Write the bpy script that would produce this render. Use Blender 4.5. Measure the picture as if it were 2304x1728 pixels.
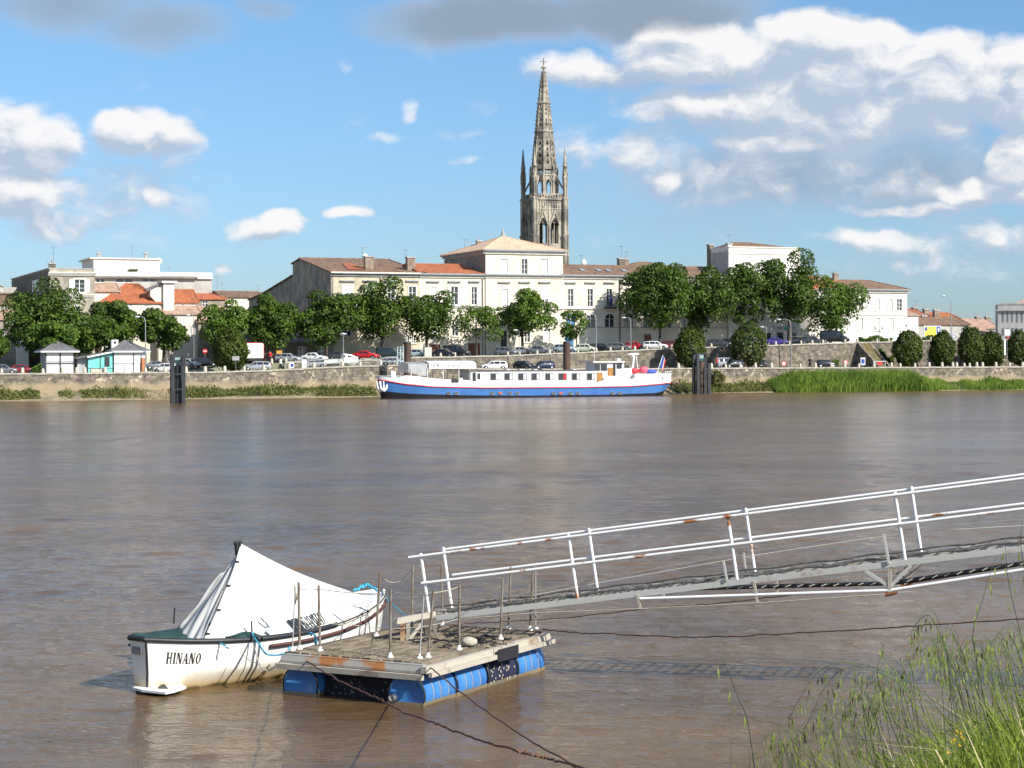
import bpy, bmesh, math, random
import numpy as np
from mathutils import Vector, Matrix
for o in list(bpy.data.objects): bpy.data.objects.remove(o)
SC = bpy.context.scene
COL = SC.collection
R = math.radians
# ------------------------------------------------------------------ camera
F = 4400.0; CX, CY = 1152.0, 814.0; ROLL = 0.0044; CH = 4.5
cam = bpy.data.objects.new('camera', bpy.data.cameras.new('camera')); COL.objects.link(cam)
cam.location = (0, 0, CH); cam.rotation_mode = 'XYZ'
cam.data.sensor_width = 36; cam.data.lens = 36*F/2304
cam.data.shift_y = -50/2304
cam.matrix_world = Matrix.Translation((0, 0, CH)) @ Matrix.Rotation(R(90), 4, 'X') @ Matrix.Rotation(-ROLL, 4, 'Z')
cam.data.clip_start = 0.3; cam.data.clip_end = 20000
SC.camera = cam
SC.render.resolution_x = 1024; SC.render.resolution_y = 768
# ------------------------------------------------------------------ light
SUN_AZ = R(128); SUN_EL = R(36)        # azimuth clockwise from +Y
sun_dir = Vector((math.sin(SUN_AZ)*math.cos(SUN_EL), math.cos(SUN_AZ)*math.cos(SUN_EL), math.sin(SUN_EL)))
sl = bpy.data.lights.new('sun', 'SUN'); sl.energy = 5.0; sl.angle = R(0.55); sl.color = (1.0, 0.955, 0.87)
so = bpy.data.objects.new('sun', sl); COL.objects.link(so)
so.rotation_mode = 'QUATERNION'; so.rotation_quaternion = sun_dir.to_track_quat('Z', 'Y')
SC.view_settings.view_transform = 'Standard'; SC.view_settings.look = 'None'
SC.view_settings.exposure = 0.42; SC.view_settings.gamma = 1
SC.view_settings.use_curve_mapping = False
SC.render.engine = 'CYCLES'
# ------------------------------------------------------------------ sky with clouds (all laid out by direction)
W_ = bpy.data.worlds.new('World'); SC.world = W_; W_.use_nodes = True
nt = W_.node_tree; nt.nodes.clear()
def N(t, **k):
    n = nt.nodes.new(t)
    for a, v in k.items(): setattr(n, a, v)
    return n
def sock(nd, tree, v, i):
    if isinstance(v, (int, float, tuple)): nd.inputs[i].default_value = v
    else: tree.links.new(v, nd.inputs[i])
def M_(tree, op, a, b=None, c=None, clamp=False):
    n = tree.nodes.new('ShaderNodeMath'); n.operation = op; n.use_clamp = clamp
    sock(n, tree, a, 0)
    if b is not None: sock(n, tree, b, 1)
    if c is not None: sock(n, tree, c, 2)
    return n.outputs[0]
def V_(tree, op, a, b=None):
    n = tree.nodes.new('ShaderNodeVectorMath'); n.operation = op
    sock(n, tree, a, 0)
    if b is not None: sock(n, tree, b, 1)
    return n
def smooth(tree, v, lo, hi, o0=0.0, o1=1.0):
    n = tree.nodes.new('ShaderNodeMapRange'); n.interpolation_type = 'SMOOTHSTEP'
    sock(n, tree, v, 0)
    for i, q in enumerate((lo, hi, o0, o1)): n.inputs[i+1].default_value = q
    return n.outputs[0]
def pa(X, Y):   # photo pixel -> (azimuth, elevation tangent) of that direction
    return (math.atan((X-CX)/F), (CY-Y)/F)
# cloud blobs: X, Y, rx, ry (photo px), weight
WB = [(1760,360,430,130,.34),(2120,560,260,90,.34),(1330,330,170,70,.34),(250,440,240,130,.30),(60,330,110,85,.80),(40,440,170,70,.72),(120,500,110,44,.62),(318,300,100,56,.95),(270,280,50,34,.75),(380,335,70,50,.6),
      (650,500,66,36,.80),(1560,85,120,42,.8),(1840,95,140,60,1.0),(1960,130,110,70,1.0),(2110,190,130,85,1.05),(2270,215,110,90,1.1),
      (1640,130,260,60,.92),(1330,160,130,42,.72),(1690,240,260,46,.85),(1950,270,240,75,.85),(2290,380,50,70,1.1),(2230,440,110,32,.9),(1900,190,260,80,.9)]
WS = [(560,505,80,24,.42),(358,445,38,46,.5),(240,503,70,20,.42),(795,477,46,18,.62),(932,255,17,42,.42),(880,305,52,15,.36),(1040,290,60,22,.26),(1045,368,50,12,.3),(785,150,26,22,.28),(1400,330,120,60,.40),(1820,335,190,32,.6),
      (1500,410,36,38,.5),(2050,474,170,16,.55),(1960,545,140,36,.5),(2230,550,120,45,.4),(1400,210,60,20,.35),(505,600,22,14,.4),(1570,365,24,20,.3)]
GR = [(150,25,190,66,.75),(350,55,160,62,.72),(590,15,80,26,.6),(1110,42,270,68,1.1),(1450,30,300,72,1.05),(1400,175,220,30,.6),
      (1760,400,360,100,.75),(2060,400,260,100,.70),(1700,290,280,44,.55),(300,420,160,80,.40),(2050,310,220,56,.5),(1620,490,260,60,.42),(1350,430,160,80,.30)]
def cloudfield(P, lst, tot=None):
    for (X, Y, rx, ry, w) in lst:
        a, b = pa(X, Y); kx, ky = F/rx/1.3, F/ry/1.3
        n = nt.nodes.new('ShaderNodeVectorMath'); n.operation = 'MULTIPLY_ADD'
        nt.links.new(P, n.inputs[0]); n.inputs[1].default_value = (kx, ky, 0); n.inputs[2].default_value = (-a*kx, -b*ky, 0)
        l = V_(nt, 'DOT_PRODUCT', n.outputs[0], n.outputs[0]).outputs['Value']
        m = M_(nt, 'MULTIPLY_ADD', l, -w, w)
        tot = M_(nt, 'MAXIMUM', tot if tot is not None else 0.0, m)
    return tot
tc = N('ShaderNodeTexCoord'); sp = N('ShaderNodeSeparateXYZ'); nt.links.new(tc.outputs['Generated'], sp.inputs[0])
az = M_(nt, 'ARCTAN2', sp.outputs[0], sp.outputs[1])
hl = M_(nt, 'SQRT', M_(nt, 'ADD', M_(nt, 'MULTIPLY', sp.outputs[0], sp.outputs[0]), M_(nt, 'MULTIPLY', sp.outputs[1], sp.outputs[1])))
el = M_(nt, 'DIVIDE', sp.outputs[2], M_(nt, 'MAXIMUM', hl, .05))
cb = N('ShaderNodeCombineXYZ'); nt.links.new(az, cb.inputs[0]); nt.links.new(el, cb.inputs[1])
P0 = cb.outputs[0]
w1 = N('ShaderNodeTexNoise'); w1.inputs['Scale'].default_value = 24; w1.inputs['Detail'].default_value = 5; nt.links.new(P0, w1.inputs['Vector'])
wo = V_(nt, 'MULTIPLY', V_(nt, 'SUBTRACT', w1.outputs['Color'], (.5, .5, .5)).outputs[0], (.034, .020, 0))
PW = V_(nt, 'ADD', P0, wo.outputs[0]).outputs[0]
def fbm(off, scale=34, det=10, rough=.62):
    n = N('ShaderNodeTexNoise'); n.inputs['Scale'].default_value = scale; n.inputs['Detail'].default_value = det; n.inputs['Roughness'].default_value = rough
    mp = N('ShaderNodeMapping'); mp.inputs['Scale'].default_value = (1, 1.5, 1); mp.inputs['Location'].default_value = off
    nt.links.new(PW, mp.inputs[0]); nt.links.new(mp.outputs[0], n.inputs['Vector']); return M_(nt, 'SUBTRACT', n.outputs[0], .5)
def puff(off):
    v = N('ShaderNodeTexNoise'); v.noise_type = 'RIDGED_MULTIFRACTAL'; v.normalize = False; v.inputs['Scale'].default_value = 20; v.inputs['Detail'].default_value = 5; v.inputs['Roughness'].default_value = .6
    v.inputs['Offset'].default_value = .9; v.inputs['Gain'].default_value = 1.2
    mp = N('ShaderNodeMapping'); mp.inputs['Scale'].default_value = (1, 1.45, 1); mp.inputs['Location'].default_value = off
    nt.links.new(PW, mp.inputs[0]); nt.links.new(mp.outputs[0], v.inputs['Vector'])
    return M_(nt, 'ADD', M_(nt, 'MULTIPLY', M_(nt, 'SUBTRACT', .95, v.outputs[0]), .16), M_(nt, 'MULTIPLY', fbm(off), .75))
f0 = puff((0, 0, 0)); f1 = puff((.004, .010, 0))
n2 = N('ShaderNodeTexNoise'); n2.inputs['Scale'].default_value = 6; n2.inputs['Detail'].default_value = 3; nt.links.new(P0, n2.inputs['Vector'])
sx = N('ShaderNodeSeparateXYZ'); nt.links.new(P0, sx.inputs[0])
outm = smooth(nt, M_(nt, 'MAXIMUM', M_(nt, 'SUBTRACT', M_(nt, 'ABSOLUTE', sx.outputs[0]), .27), M_(nt, 'SUBTRACT', sx.outputs[1], .2)), 0.0, 0.08)
farc = M_(nt, 'MULTIPLY', smooth(nt, n2.outputs[0], .5, .68), outm)    # loose cumulus beyond the framed part of the sky
bw = cloudfield(PW, WB, cloudfield(PW, WS, farc))
PU = V_(nt, 'ADD', PW, (.004, .010, 0)).outputs[0]
bu = cloudfield(PU, WB)
bgr = cloudfield(PW, GR)
D0 = M_(nt, 'ADD', M_(nt, 'MULTIPLY_ADD', f0, 1.0, bw), -.10)
slope = M_(nt, 'ADD', M_(nt, 'SUBTRACT', bw, bu), M_(nt, 'MULTIPLY', M_(nt, 'SUBTRACT', f0, f1), 1.9))
alpha = M_(nt, 'MULTIPLY', smooth(nt, D0, .0, .50), .96)
lit = smooth(nt, slope, -.24, .50)
G0 = M_(nt, 'MULTIPLY_ADD', f0, .5, bgr)
galpha = M_(nt, 'MULTIPLY', smooth(nt, G0, .02, .9), .95)
sky = N('ShaderNodeTexSky', sky_type='NISHITA'); sky.sun_disc = False
sky.sun_elevation = SUN_EL; sky.sun_rotation = SUN_AZ; sky.air_density = 1.0; sky.dust_density = .6; sky.ozone_density = 2.5; sky.altitude = 50
def mixc(tree, f, a, b):
    n = tree.nodes.new('ShaderNodeMix'); n.data_type = 'RGBA'
    sock(n, tree, f, 0)
    for i, q in ((6, a), (7, b)):
        if isinstance(q, tuple): n.inputs[i].default_value = (*q, 1)
        else: tree.links.new(q, n.inputs[i])
    return n.outputs[2]
tint = mixc(nt, smooth(nt, el, .0, .2), (.62, .78, 1.04), (.68, .90, 1.08))
ms = N('ShaderNodeMix', data_type='RGBA', blend_type='MULTIPLY'); ms.inputs[0].default_value = 1
nt.links.new(sky.outputs[0], ms.inputs[6]); nt.links.new(tint, ms.inputs[7])
S10 = 10.0
ccol = mixc(nt, lit, (3.6, 4.3, 5.3), (7.3, 7.2, 7.2))
ghi = mixc(nt, smooth(nt, M_(nt, 'MULTIPLY_ADD', f0, -.9, G0), .25, 1.0), (3.2, 4.0, 5.1), (2.3, 2.9, 3.65))
col = mixc(nt, galpha, ms.outputs[2], ghi)
col = mixc(nt, alpha, col, ccol)
col = mixc(nt, M_(nt, 'MULTIPLY', smooth(nt, bgr, .7, 1.0), .8), col, ghi)
bgn = N('ShaderNodeBackground'); bgn.inputs[1].default_value = 0.1
nt.links.new(col, bgn.inputs[0]); wout = N('ShaderNodeOutputWorld'); nt.links.new(bgn.outputs[0], wout.inputs[0])

# ------------------------------------------------------------------ geometry helpers
def ray(X, Y):
    dx, dy = X-CX, CY-Y
    return (dx+ROLL*dy)/F, (dy-ROLL*dx)/F
def W(X, Y, d):
    a, b = ray(X, Y); return Vector((a*d, d, CH+b*d))
def onz(X, Y, z):
    a, b = ray(X, Y); d = (CH-z)/(-b); return Vector((a*d, d, z))
class Fr:
    """vertical local frame: x along a front, y inward, z up"""
    def __init__(s, x, y, th, z=0.0):
        s.o = Vector((x, y, z)); s.th = th
        s.u = Vector((math.cos(th), math.sin(th), 0)); s.n = Vector((-math.sin(th), math.cos(th), 0))
    def at(s, X, Y, t=0.0):
        a, b = ray(X, Y)
        d = (t + s.o.x*s.n.x + s.o.y*s.n.y)/(a*s.n.x+s.n.y)
        p = Vector((a*d, d, CH+b*d))
        return ((p-s.o).dot(s.u), p.z-s.o.z)
    def S(s, X, t=0.0): return s.at(X, 700, t)[0]
    def Z(s, X, Y, t=0.0): return s.at(X, Y, t)[1]
    def side(s, X, Y, l=0.0):
        a, b = ray(X, Y)
        d = (l + s.o.x*s.u.x + s.o.y*s.u.y)/(a*s.u.x+s.u.y)
        p = Vector((a*d, d, CH+b*d))
        return ((p-s.o).dot(s.n), p.z-s.o.z)
    def w(s, l, t, z): return s.o + s.u*l + s.n*t + Vector((0, 0, z))
TH = math.atan(.408)
Q = Fr(0, 260.6, TH)                    # the quay frame
def qf(X, t, z=0.0):                    # frame parallel to the quay whose origin is seen at column X
    s = Q.S(X, t); p = Q.w(s, t, 0); return Fr(p.x, p.y, TH, z)
class MB:
    def __init__(s): s.v = []; s.f = []; s.m = []; s.k = 0; s.sm = []
    def mat(s, k): s.k = k; return s
    def add(s, vs, fs, smooth=False):
        b = len(s.v); s.v += [tuple(p) for p in vs]
        for f in fs: s.f.append([b+i for i in f]); s.m.append(s.k); s.sm.append(smooth)
    def quad(s, a, b, c, d): s.add([a, b, c, d], [(0, 1, 2, 3)])
    def box(s, x0, x1, y0, y1, z0, z1):
        s.add([(x0,y0,z0),(x1,y0,z0),(x1,y1,z0),(x0,y1,z0),(x0,y0,z1),(x1,y0,z1),(x1,y1,z1),(x0,y1,z1)],
              [(0,3,2,1),(4,5,6,7),(0,1,5,4),(1,2,6,5),(2,3,7,6),(3,0,4,7)]); return s
    def obox(s, c, ax, ay, az):
        c, ax, ay, az = map(Vector, (c, ax, ay, az)); vs = []
        for k in (-1, 1):
            for (i, j) in ((-1,-1),(1,-1),(1,1),(-1,1)): vs.append(c+ax*i+ay*j+az*k)
        s.add(vs, [(0,3,2,1),(4,5,6,7),(0,1,5,4),(1,2,6,5),(2,3,7,6),(3,0,4,7)]); return s
    def bar(s, p, q, w, h=None, up=(0,0,1)):
        p, q = Vector(p), Vector(q); h = h or w; d = (q-p); L = d.length; d = d/L
        u = Vector(up); x = d.cross(u)
        if x.length < 1e-4: x = d.cross(Vector((1,0,0)))
        x.normalize(); z = x.cross(d).normalized()
        return s.obox((p+q)/2, d*(L/2), x*(w/2), z*(h/2))
    def tube(s, pts, r, n=8, caps=True, closed=False):
        pts = [Vector(p) for p in pts]; rs = r if isinstance(r, (list, tuple)) else [r]*len(pts)
        vs = []; prev = None
        for i, p in enumerate(pts):
            d = (pts[min(i+1, len(pts)-1)]-pts[max(i-1, 0)])
            if d.length < 1e-9: d = Vector((0,0,1))
            d.normalize()
            if prev is None: x = d.orthogonal().normalized()
            else:
                x = prev - d*prev.dot(d)
                x = x.normalized() if x.length > 1e-5 else d.orthogonal().normalized()
            prev = x; y = d.cross(x)
            for k in range(n):
                a = 2*math.pi*k/n; vs.append(p + (x*math.cos(a)+y*math.sin(a))*rs[i])
        fs = []
        for i in range(len(pts)-1):
            for k in range(n): fs.append((i*n+k, i*n+(k+1)%n, (i+1)*n+(k+1)%n, (i+1)*n+k))
        s.add(vs, fs, True)
        if caps:
            b = (len(pts)-1)*n
            s.add(vs[:n], [tuple(range(n-1, -1, -1))]); s.add(vs[b:b+n], [tuple(range(n))])
        return s
    def prism(s, poly, ext):
        ext = Vector(ext); a = [Vector(p) for p in poly]; n = len(a); vs = a+[p+ext for p in a]
        fs = [tuple(range(n-1, -1, -1)), tuple(range(n, 2*n))]+[(i, (i+1)%n, n+(i+1)%n, n+i) for i in range(n)]
        s.add(vs, fs); return s
    def lathe(s, prof, c=(0,0,0), n=16, sx=1, sy=1, ph=0, caps=True, smooth=True):
        c = Vector(c); vs = []
        for (r, z) in prof:
            for k in range(n):
                a = 2*math.pi*k/n+ph; vs.append(c+Vector((r*math.cos(a)*sx, r*math.sin(a)*sy, z)))
        fs = []
        for i in range(len(prof)-1):
            for k in range(n): fs.append((i*n+k, i*n+(k+1)%n, (i+1)*n+(k+1)%n, (i+1)*n+k))
        s.add(vs, fs, smooth)
        if caps:
            b = (len(prof)-1)*n
            s.add(vs[:n], [tuple(range(n-1, -1, -1))]); s.add(vs[b:b+n], [tuple(range(n))])
        return s
    def grid(s, fn, nu, nv, smooth=True):
        vs = [fn(i/nu, j/nv) for i in range(nu+1) for j in range(nv+1)]
        s.add(vs, [(i*(nv+1)+j, (i+1)*(nv+1)+j, (i+1)*(nv+1)+j+1, i*(nv+1)+j+1) for i in range(nu) for j in range(nv)], smooth); return s
    def build(s, name, mats, parent=None, loc=(0,0,0), rz=0.0, label=None):
        me = bpy.data.meshes.new(name); me.from_pydata(s.v, [], s.f)
        if not isinstance(mats, (list, tuple)): mats = [mats]
        for m in mats: me.materials.append(m)
        if len(mats) > 1: me.polygons.foreach_set('material_index', s.m)
        if any(s.sm): me.polygons.foreach_set('use_smooth', s.sm)
        me.update()
        o = bpy.data.objects.new(name, me); COL.objects.link(o); o.location = loc; o.rotation_euler = (0, 0, rz)
        if parent is not None: o.parent = parent
        if label: o['label'] = label
        return o
def tag(o, label, cat, group=None, kind=None):
    o['label'] = label
    if cat: o['category'] = cat
    if group: o['group'] = group
    if kind: o['kind'] = kind
    return o
def thing(name, label, cat, loc=(0,0,0), rz=0.0, group=None):
    o = bpy.data.objects.new(name, None); COL.objects.link(o); o.location = loc; o.rotation_euler = (0, 0, rz)
    o.empty_display_size = .3
    return tag(o, label, cat, group)
def copy_thing(root, loc, rz, label, group=None, scale=None, swap=None):
    r = root.copy(); COL.objects.link(r); r.location = loc; r.rotation_euler = (0, 0, rz); r['label'] = label
    if group: r['group'] = group
    if scale: r.scale = scale
    for ch in list(root.children):
        c = ch.copy(); COL.objects.link(c); c.parent = r
        if swap and ch.name.split('.')[0] in swap:
            c.data = ch.data.copy(); c.data.materials[0] = swap[ch.name.split('.')[0]]
        for q in ch.children:
            d = q.copy(); COL.objects.link(d); d.parent = c
    return r
def norm_out(me_obj):
    bm = bmesh.new(); bm.from_mesh(me_obj.data); bmesh.ops.recalc_face_normals(bm, faces=bm.faces); bm.to_mesh(me_obj.data); bm.free()
# ------------------------------------------------------------------ materials
MATS = {}
def mat(name, col, rough=.8, var=0.0, scale=1.0, col2=None, bump=0.0, bscale=None, metal=0.0, spec=None, brick=None, stain=0.0, stretch=(1,1,1), detail=5, thr=(.35, .65), coat=0, tile=None, alpha=1.0, emit=None):
    if name in MATS: return MATS[name]
    m = bpy.data.materials.new(name); m.use_nodes = True; t = m.node_tree; b = t.nodes['Principled BSDF']
    b.inputs['Base Color'].default_value = (*col, 1); b.inputs['Roughness'].default_value = rough; b.inputs['Metallic'].default_value = metal
    if spec is not None: b.inputs['Specular IOR Level'].default_value = spec
    if coat: b.inputs['Coat Weight'].default_value = coat
    if alpha < 1: b.inputs['Alpha'].default_value = alpha
    tcn = t.nodes.new('ShaderNodeTexCoord'); mp = t.nodes.new('ShaderNodeMapping'); t.links.new(tcn.outputs['Object'], mp.inputs[0]); mp.inputs['Scale'].default_value = stretch
    cur = col
    hb = None
    if col2 is not None or var:
        n = t.nodes.new('ShaderNodeTexNoise'); n.inputs['Scale'].default_value = scale; n.inputs['Detail'].default_value = detail; n.inputs['Roughness'].default_value = .62
        t.links.new(mp.outputs[0], n.inputs['Vector'])
        c2 = col2 if col2 is not None else tuple(c*(1-var) for c in col)
        cur = mixc(t, smooth(t, n.outputs[0], *thr), col, c2); hb = n.outputs[0]
    if brick:   # (width, height, mortar colour factor, colour variation)
        bw_, bh_, mf, cv = brick
        bt = t.nodes.new('ShaderNodeTexBrick'); bt.inputs['Scale'].default_value = 1; bt.inputs['Brick Width'].default_value = bw_; bt.inputs['Row Height'].default_value = bh_; bt.inputs['Mortar Size'].default_value = .02 if bh_ > .2 else .012
        bt.inputs['Mortar Smooth'].default_value = .3
        sx_ = t.nodes.new('ShaderNodeSeparateXYZ'); t.links.new(tcn.outputs['Object'], sx_.inputs[0])
        cc = t.nodes.new('ShaderNodeCombineXYZ'); t.links.new(M_(t, 'ADD', sx_.outputs[0], sx_.outputs[1]), cc.inputs[0]); t.links.new(sx_.outputs[2], cc.inputs[1])
        t.links.new(cc.outputs[0], bt.inputs['Vector'])
        bt.inputs['Color1'].default_value = (1, 1, 1, 1); bt.inputs['Color2'].default_value = (1-cv, 1-cv, 1-cv, 1); bt.inputs['Mortar'].default_value = (mf, mf, mf, 1)
        mm = t.nodes.new('ShaderNodeMix'); mm.data_type = 'RGBA'; mm.blend_type = 'MULTIPLY'; mm.inputs[0].default_value = 1
        if isinstance(cur, tuple): mm.inputs[6].default_value = (*cur, 1)
        else: t.links.new(cur, mm.inputs[6])
        t.links.new(bt.outputs[0], mm.inputs[7]); cur = mm.outputs[2]
    if tile:    # roof tiles: ribs down the slope, colour per tile
        (tw, dark) = tile
        vn = t.nodes.new('ShaderNodeTexVoronoi'); vn.inputs['Scale'].default_value = 1/tw; t.links.new(mp.outputs[0], vn.inputs['Vector'])
        sxx = t.nodes.new('ShaderNodeSeparateColor'); t.links.new(vn.outputs['Color'], sxx.inputs[0])
        base = cur
        cur = mixc(t, M_(t, 'MULTIPLY', sxx.outputs[0], .8), base if not isinstance(base, tuple) else base, dark)
        hb = vn.outputs['Distance']
    if stain:   # weather streaks running down
        ns = t.nodes.new('ShaderNodeTexNoise'); ns.inputs['Scale'].default_value = 1; ns.inputs['Detail'].default_value = 6; ns.inputs['Roughness'].default_value = .65
        m2 = t.nodes.new('ShaderNodeMapping'); m2.inputs['Scale'].default_value = (1.1, 1.1, .22); t.links.new(tcn.outputs['Object'], m2.inputs[0]); t.links.new(m2.outputs[0], ns.inputs['Vector'])
        f = M_(t, 'MULTIPLY', smooth(t, ns.outputs[0], .48, .72), stain)
        cur = mixc(t, f, cur, tuple(c*.35 for c in col))
    if not isinstance(cur, tuple): t.links.new(cur, b.inputs['Base Color'])
    if bump:
        if bscale or hb is None:
            nb = t.nodes.new('ShaderNodeTexNoise'); nb.inputs['Scale'].default_value = bscale or 8; nb.inputs['Detail'].default_value = 5; t.links.new(mp.outputs[0], nb.inputs['Vector']); hb = nb.outputs[0]
        bp = t.nodes.new('ShaderNodeBump'); bp.inputs['Strength'].default_value = min(bump, 1); bp.inputs['Distance'].default_value = .05 if bump <= 1 else .05*bump
        t.links.new(hb, bp.inputs['Height']); t.links.new(bp.outputs[0], b.inputs['Normal'])
    if emit:
        b.inputs['Emission Color'].default_value = (*col, 1); b.inputs['Emission Strength'].default_value = emit
    MATS[name] = m; return m
def leafmat(name, c1, c2, scale=.6, trans=.25):
    m = bpy.data.materials.new(name); m.use_nodes = True; t = m.node_tree; b = t.nodes['Principled BSDF']
    b.inputs['Roughness'].default_value = .55; b.inputs['Specular IOR Level'].default_value = .3
    tcn = t.nodes.new('ShaderNodeTexCoord'); n = t.nodes.new('ShaderNodeTexNoise'); n.inputs['Scale'].default_value = scale; n.inputs['Detail'].default_value = 6; n.inputs['Roughness'].default_value = .7
    t.links.new(tcn.outputs['Object'], n.inputs['Vector'])
    c = mixc(t, smooth(t, n.outputs[0], .3, .7), c1, c2); t.links.new(c, b.inputs['Base Color'])
    tr = t.nodes.new('ShaderNodeBsdfTranslucent'); t.links.new(mixc(t, .5, c, (.14, .2, .02)), tr.inputs[0])
    mx = t.nodes.new('ShaderNodeMixShader'); mx.inputs[0].default_value = trans
    t.links.new(b.outputs[0], mx.inputs[1]); t.links.new(tr.outputs[0], mx.inputs[2]); t.links.new(mx.outputs[0], t.nodes['Material Output'].inputs[0])
    return m
stone_white = mat('stone_white', (.79,.73,.61), .85, col2=(.69,.62,.49), scale=.5, brick=(1.1,.42,.80,.08), stain=.16)
stone_cream = mat('stone_cream', (.66,.59,.43), .88, col2=(.50,.44,.31), scale=.6, brick=(1.1,.42,.8,.10), stain=.25)
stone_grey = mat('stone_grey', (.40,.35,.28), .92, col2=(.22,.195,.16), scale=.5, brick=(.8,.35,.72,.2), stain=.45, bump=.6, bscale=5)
stone_spire = mat('stone_spire', (.46,.41,.33), .92, col2=(.19,.17,.145), scale=.35, brick=(1.0,.45,.8,.15), stain=.5, bump=.8, bscale=3, thr=(.4,.62))
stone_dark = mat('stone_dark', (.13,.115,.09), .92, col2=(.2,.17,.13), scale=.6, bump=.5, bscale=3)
trim_white = mat('trim_white', (.78,.74,.65), .8, col2=(.66,.62,.54), scale=.7)
trim_grey = mat('trim_grey', (.42,.42,.41), .75, col2=(.30,.29,.27), scale=1.0)
render_white = mat('render_white', (.80,.77,.70), .85, var=.14, scale=.4, stain=.14)
render_grey = mat('render_grey', (.46,.42,.33), .9, col2=(.28,.25,.20), scale=.45, stain=.45)
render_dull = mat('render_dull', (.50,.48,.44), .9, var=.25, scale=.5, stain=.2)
render_pink = mat('render_pink', (.74,.66,.58), .9, var=.15, scale=.5, stain=.12)
render_conc = mat('render_conc', (.44,.42,.42), .88, var=.2, scale=.6, stain=.25)
tile_brown = mat('tile_brown', (.17,.095,.06), .9, col2=(.10,.065,.045), scale=.5, tile=(.38,(.27,.165,.105)), bump=1, stretch=(1,.6,1))
tile_orange = mat('tile_orange', (.36,.095,.035), .88, col2=(.24,.085,.045), scale=.45, tile=(.38,(.44,.15,.06)), bump=1, stretch=(1,.6,1))
tile_pale = mat('tile_pale', (.62,.42,.27), .88, col2=(.50,.33,.21), scale=.5, tile=(.38,(.74,.52,.35)), bump=1, stretch=(1,.6,1))
tile_pink = mat('tile_pink', (.30,.18,.13), .9, col2=(.28,.19,.14), scale=.5, tile=(.38,(.52,.34,.25)), bump=1, stretch=(1,.6,1))
slate = mat('slate', (.095,.095,.105), .75, col2=(.14,.14,.14), scale=1.2, tile=(.3,(.17,.17,.175)), bump=.4)
fibre = mat('fibre_cement', (.34,.33,.29), .9, col2=(.24,.22,.19), scale=.8, stain=.2)
glass_dark = mat('glass_dark', (.035,.042,.05), .12, spec=.8, var=.4, scale=.7)
wood_white = mat('wood_white', (.80,.79,.76), .6, var=.08, scale=2)
wood_brown = mat('wood_brown', (.26,.085,.05), .6, var=.3, scale=2)
wood_blue = mat('wood_blue', (.05,.20,.46), .55, var=.2, scale=2)
chim_brick = mat('chimney_brick', (.36,.28,.21), .92, col2=(.22,.17,.13), scale=1.4, brick=(.3,.1,.75,.15))
metal_grey = mat('metal_grey', (.33,.34,.35), .5, metal=.5, var=.2, scale=3)
metal_dark = mat('metal_dark', (.05,.05,.055), .55, metal=.3, var=.2, scale=3)
metal_white = mat('metal_white', (.78,.78,.77), .45, var=.08, scale=3)
lamp_glass = mat('lamp_glass', (.72,.72,.70), .35)
# ------------------------------------------------------------------ terrain of the far bank
def interp(x, tab):
    if x <= tab[0][0]: return tab[0][1]
    for (a, p), (b, q) in zip(tab, tab[1:]):
        if x <= b: return p+(q-p)*(x-a)/(b-a)
    return tab[-1][1]
def colS(tab, t): return [(Q.S(X, t), z) for X, z in tab]
ZQ = colS([(0,3.2),(480,3.25),(640,3.5),(760,3.85),(900,4.0),(1010,3.6),(1150,3.35),(1700,3.35),(2304,3.3)], 4)
ZU = colS([(0,3.3),(300,3.4),(430,3.85),(560,4.35),(700,4.6),(850,4.95),(1150,5.3),(1450,6.1),(1850,6.95),(2100,7.4),(2304,7.6)], 15)
zq = lambda s: interp(s, ZQ)
zu = lambda s: interp(s, ZU)
T_EDGE = 3.2; T_WALL = 13.0
grass_ground = mat('quay_ground', (.26,.24,.19), .95, col2=(.12,.15,.05), scale=.22, bump=.4, bscale=3)
asphalt = mat('quay_road', (.19,.185,.18), .9, var=.2, scale=.6, bump=.2, bscale=8)
mud = mat('mud_bank', (.30,.235,.155), .95, col2=(.19,.155,.10), scale=.7, bump=1, bscale=1.6)
mb = MB()
SS = [ -2500,-900,-400,-200]+[x for x in range(-110, 131, 6)]+[200, 400, 900, 2500]
TT = [(-40,lambda s:-3),(-2,lambda s:-.5),(0,lambda s:0.02),(1.5,lambda s:.62),(T_EDGE-.35,lambda s:1.25),(T_EDGE-.30,lambda s:1.25),(T_EDGE+.35,lambda s:zq(s)),(T_WALL,lambda s:zq(s)),(T_WALL+.12,lambda s:zu(s) if s > Q.S(900,13) else zq(s)+(zu(s)-zq(s))*.02),(T_WALL+1.6,lambda s:zu(s)),(45,lambda s:zu(s)),(120,lambda s:zu(s)+.5),(600,lambda s:zu(s)+2),(2500,lambda s:9)]
vs = []; 
for i, s in enumerate(SS):
    for j, (t, fz) in enumerate(TT):
        jz = (.10*math.sin(s*1.3+t*3)+.07*math.sin(s*3.1+t)) if 0 < j < 5 else 0
        vs.append(tuple(Q.w(s, t, fz(s)+jz)))
nT = len(TT)
fs = []; mi = []
for i in range(len(SS)-1):
    for j in range(nT-1):
        fs.append((i*nT+j, (i+1)*nT+j, (i+1)*nT+j+1, i*nT+j+1)); mi.append(0 if j < 6 else 1)
me = bpy.data.meshes.new('ground'); me.from_pydata(vs, [], fs); me.materials.append(mud); me.materials.append(grass_ground)
me.polygons.foreach_set('material_index', mi); me.update()
o = bpy.data.objects.new('ground', me); COL.objects.link(o); o['kind'] = 'structure'
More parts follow.
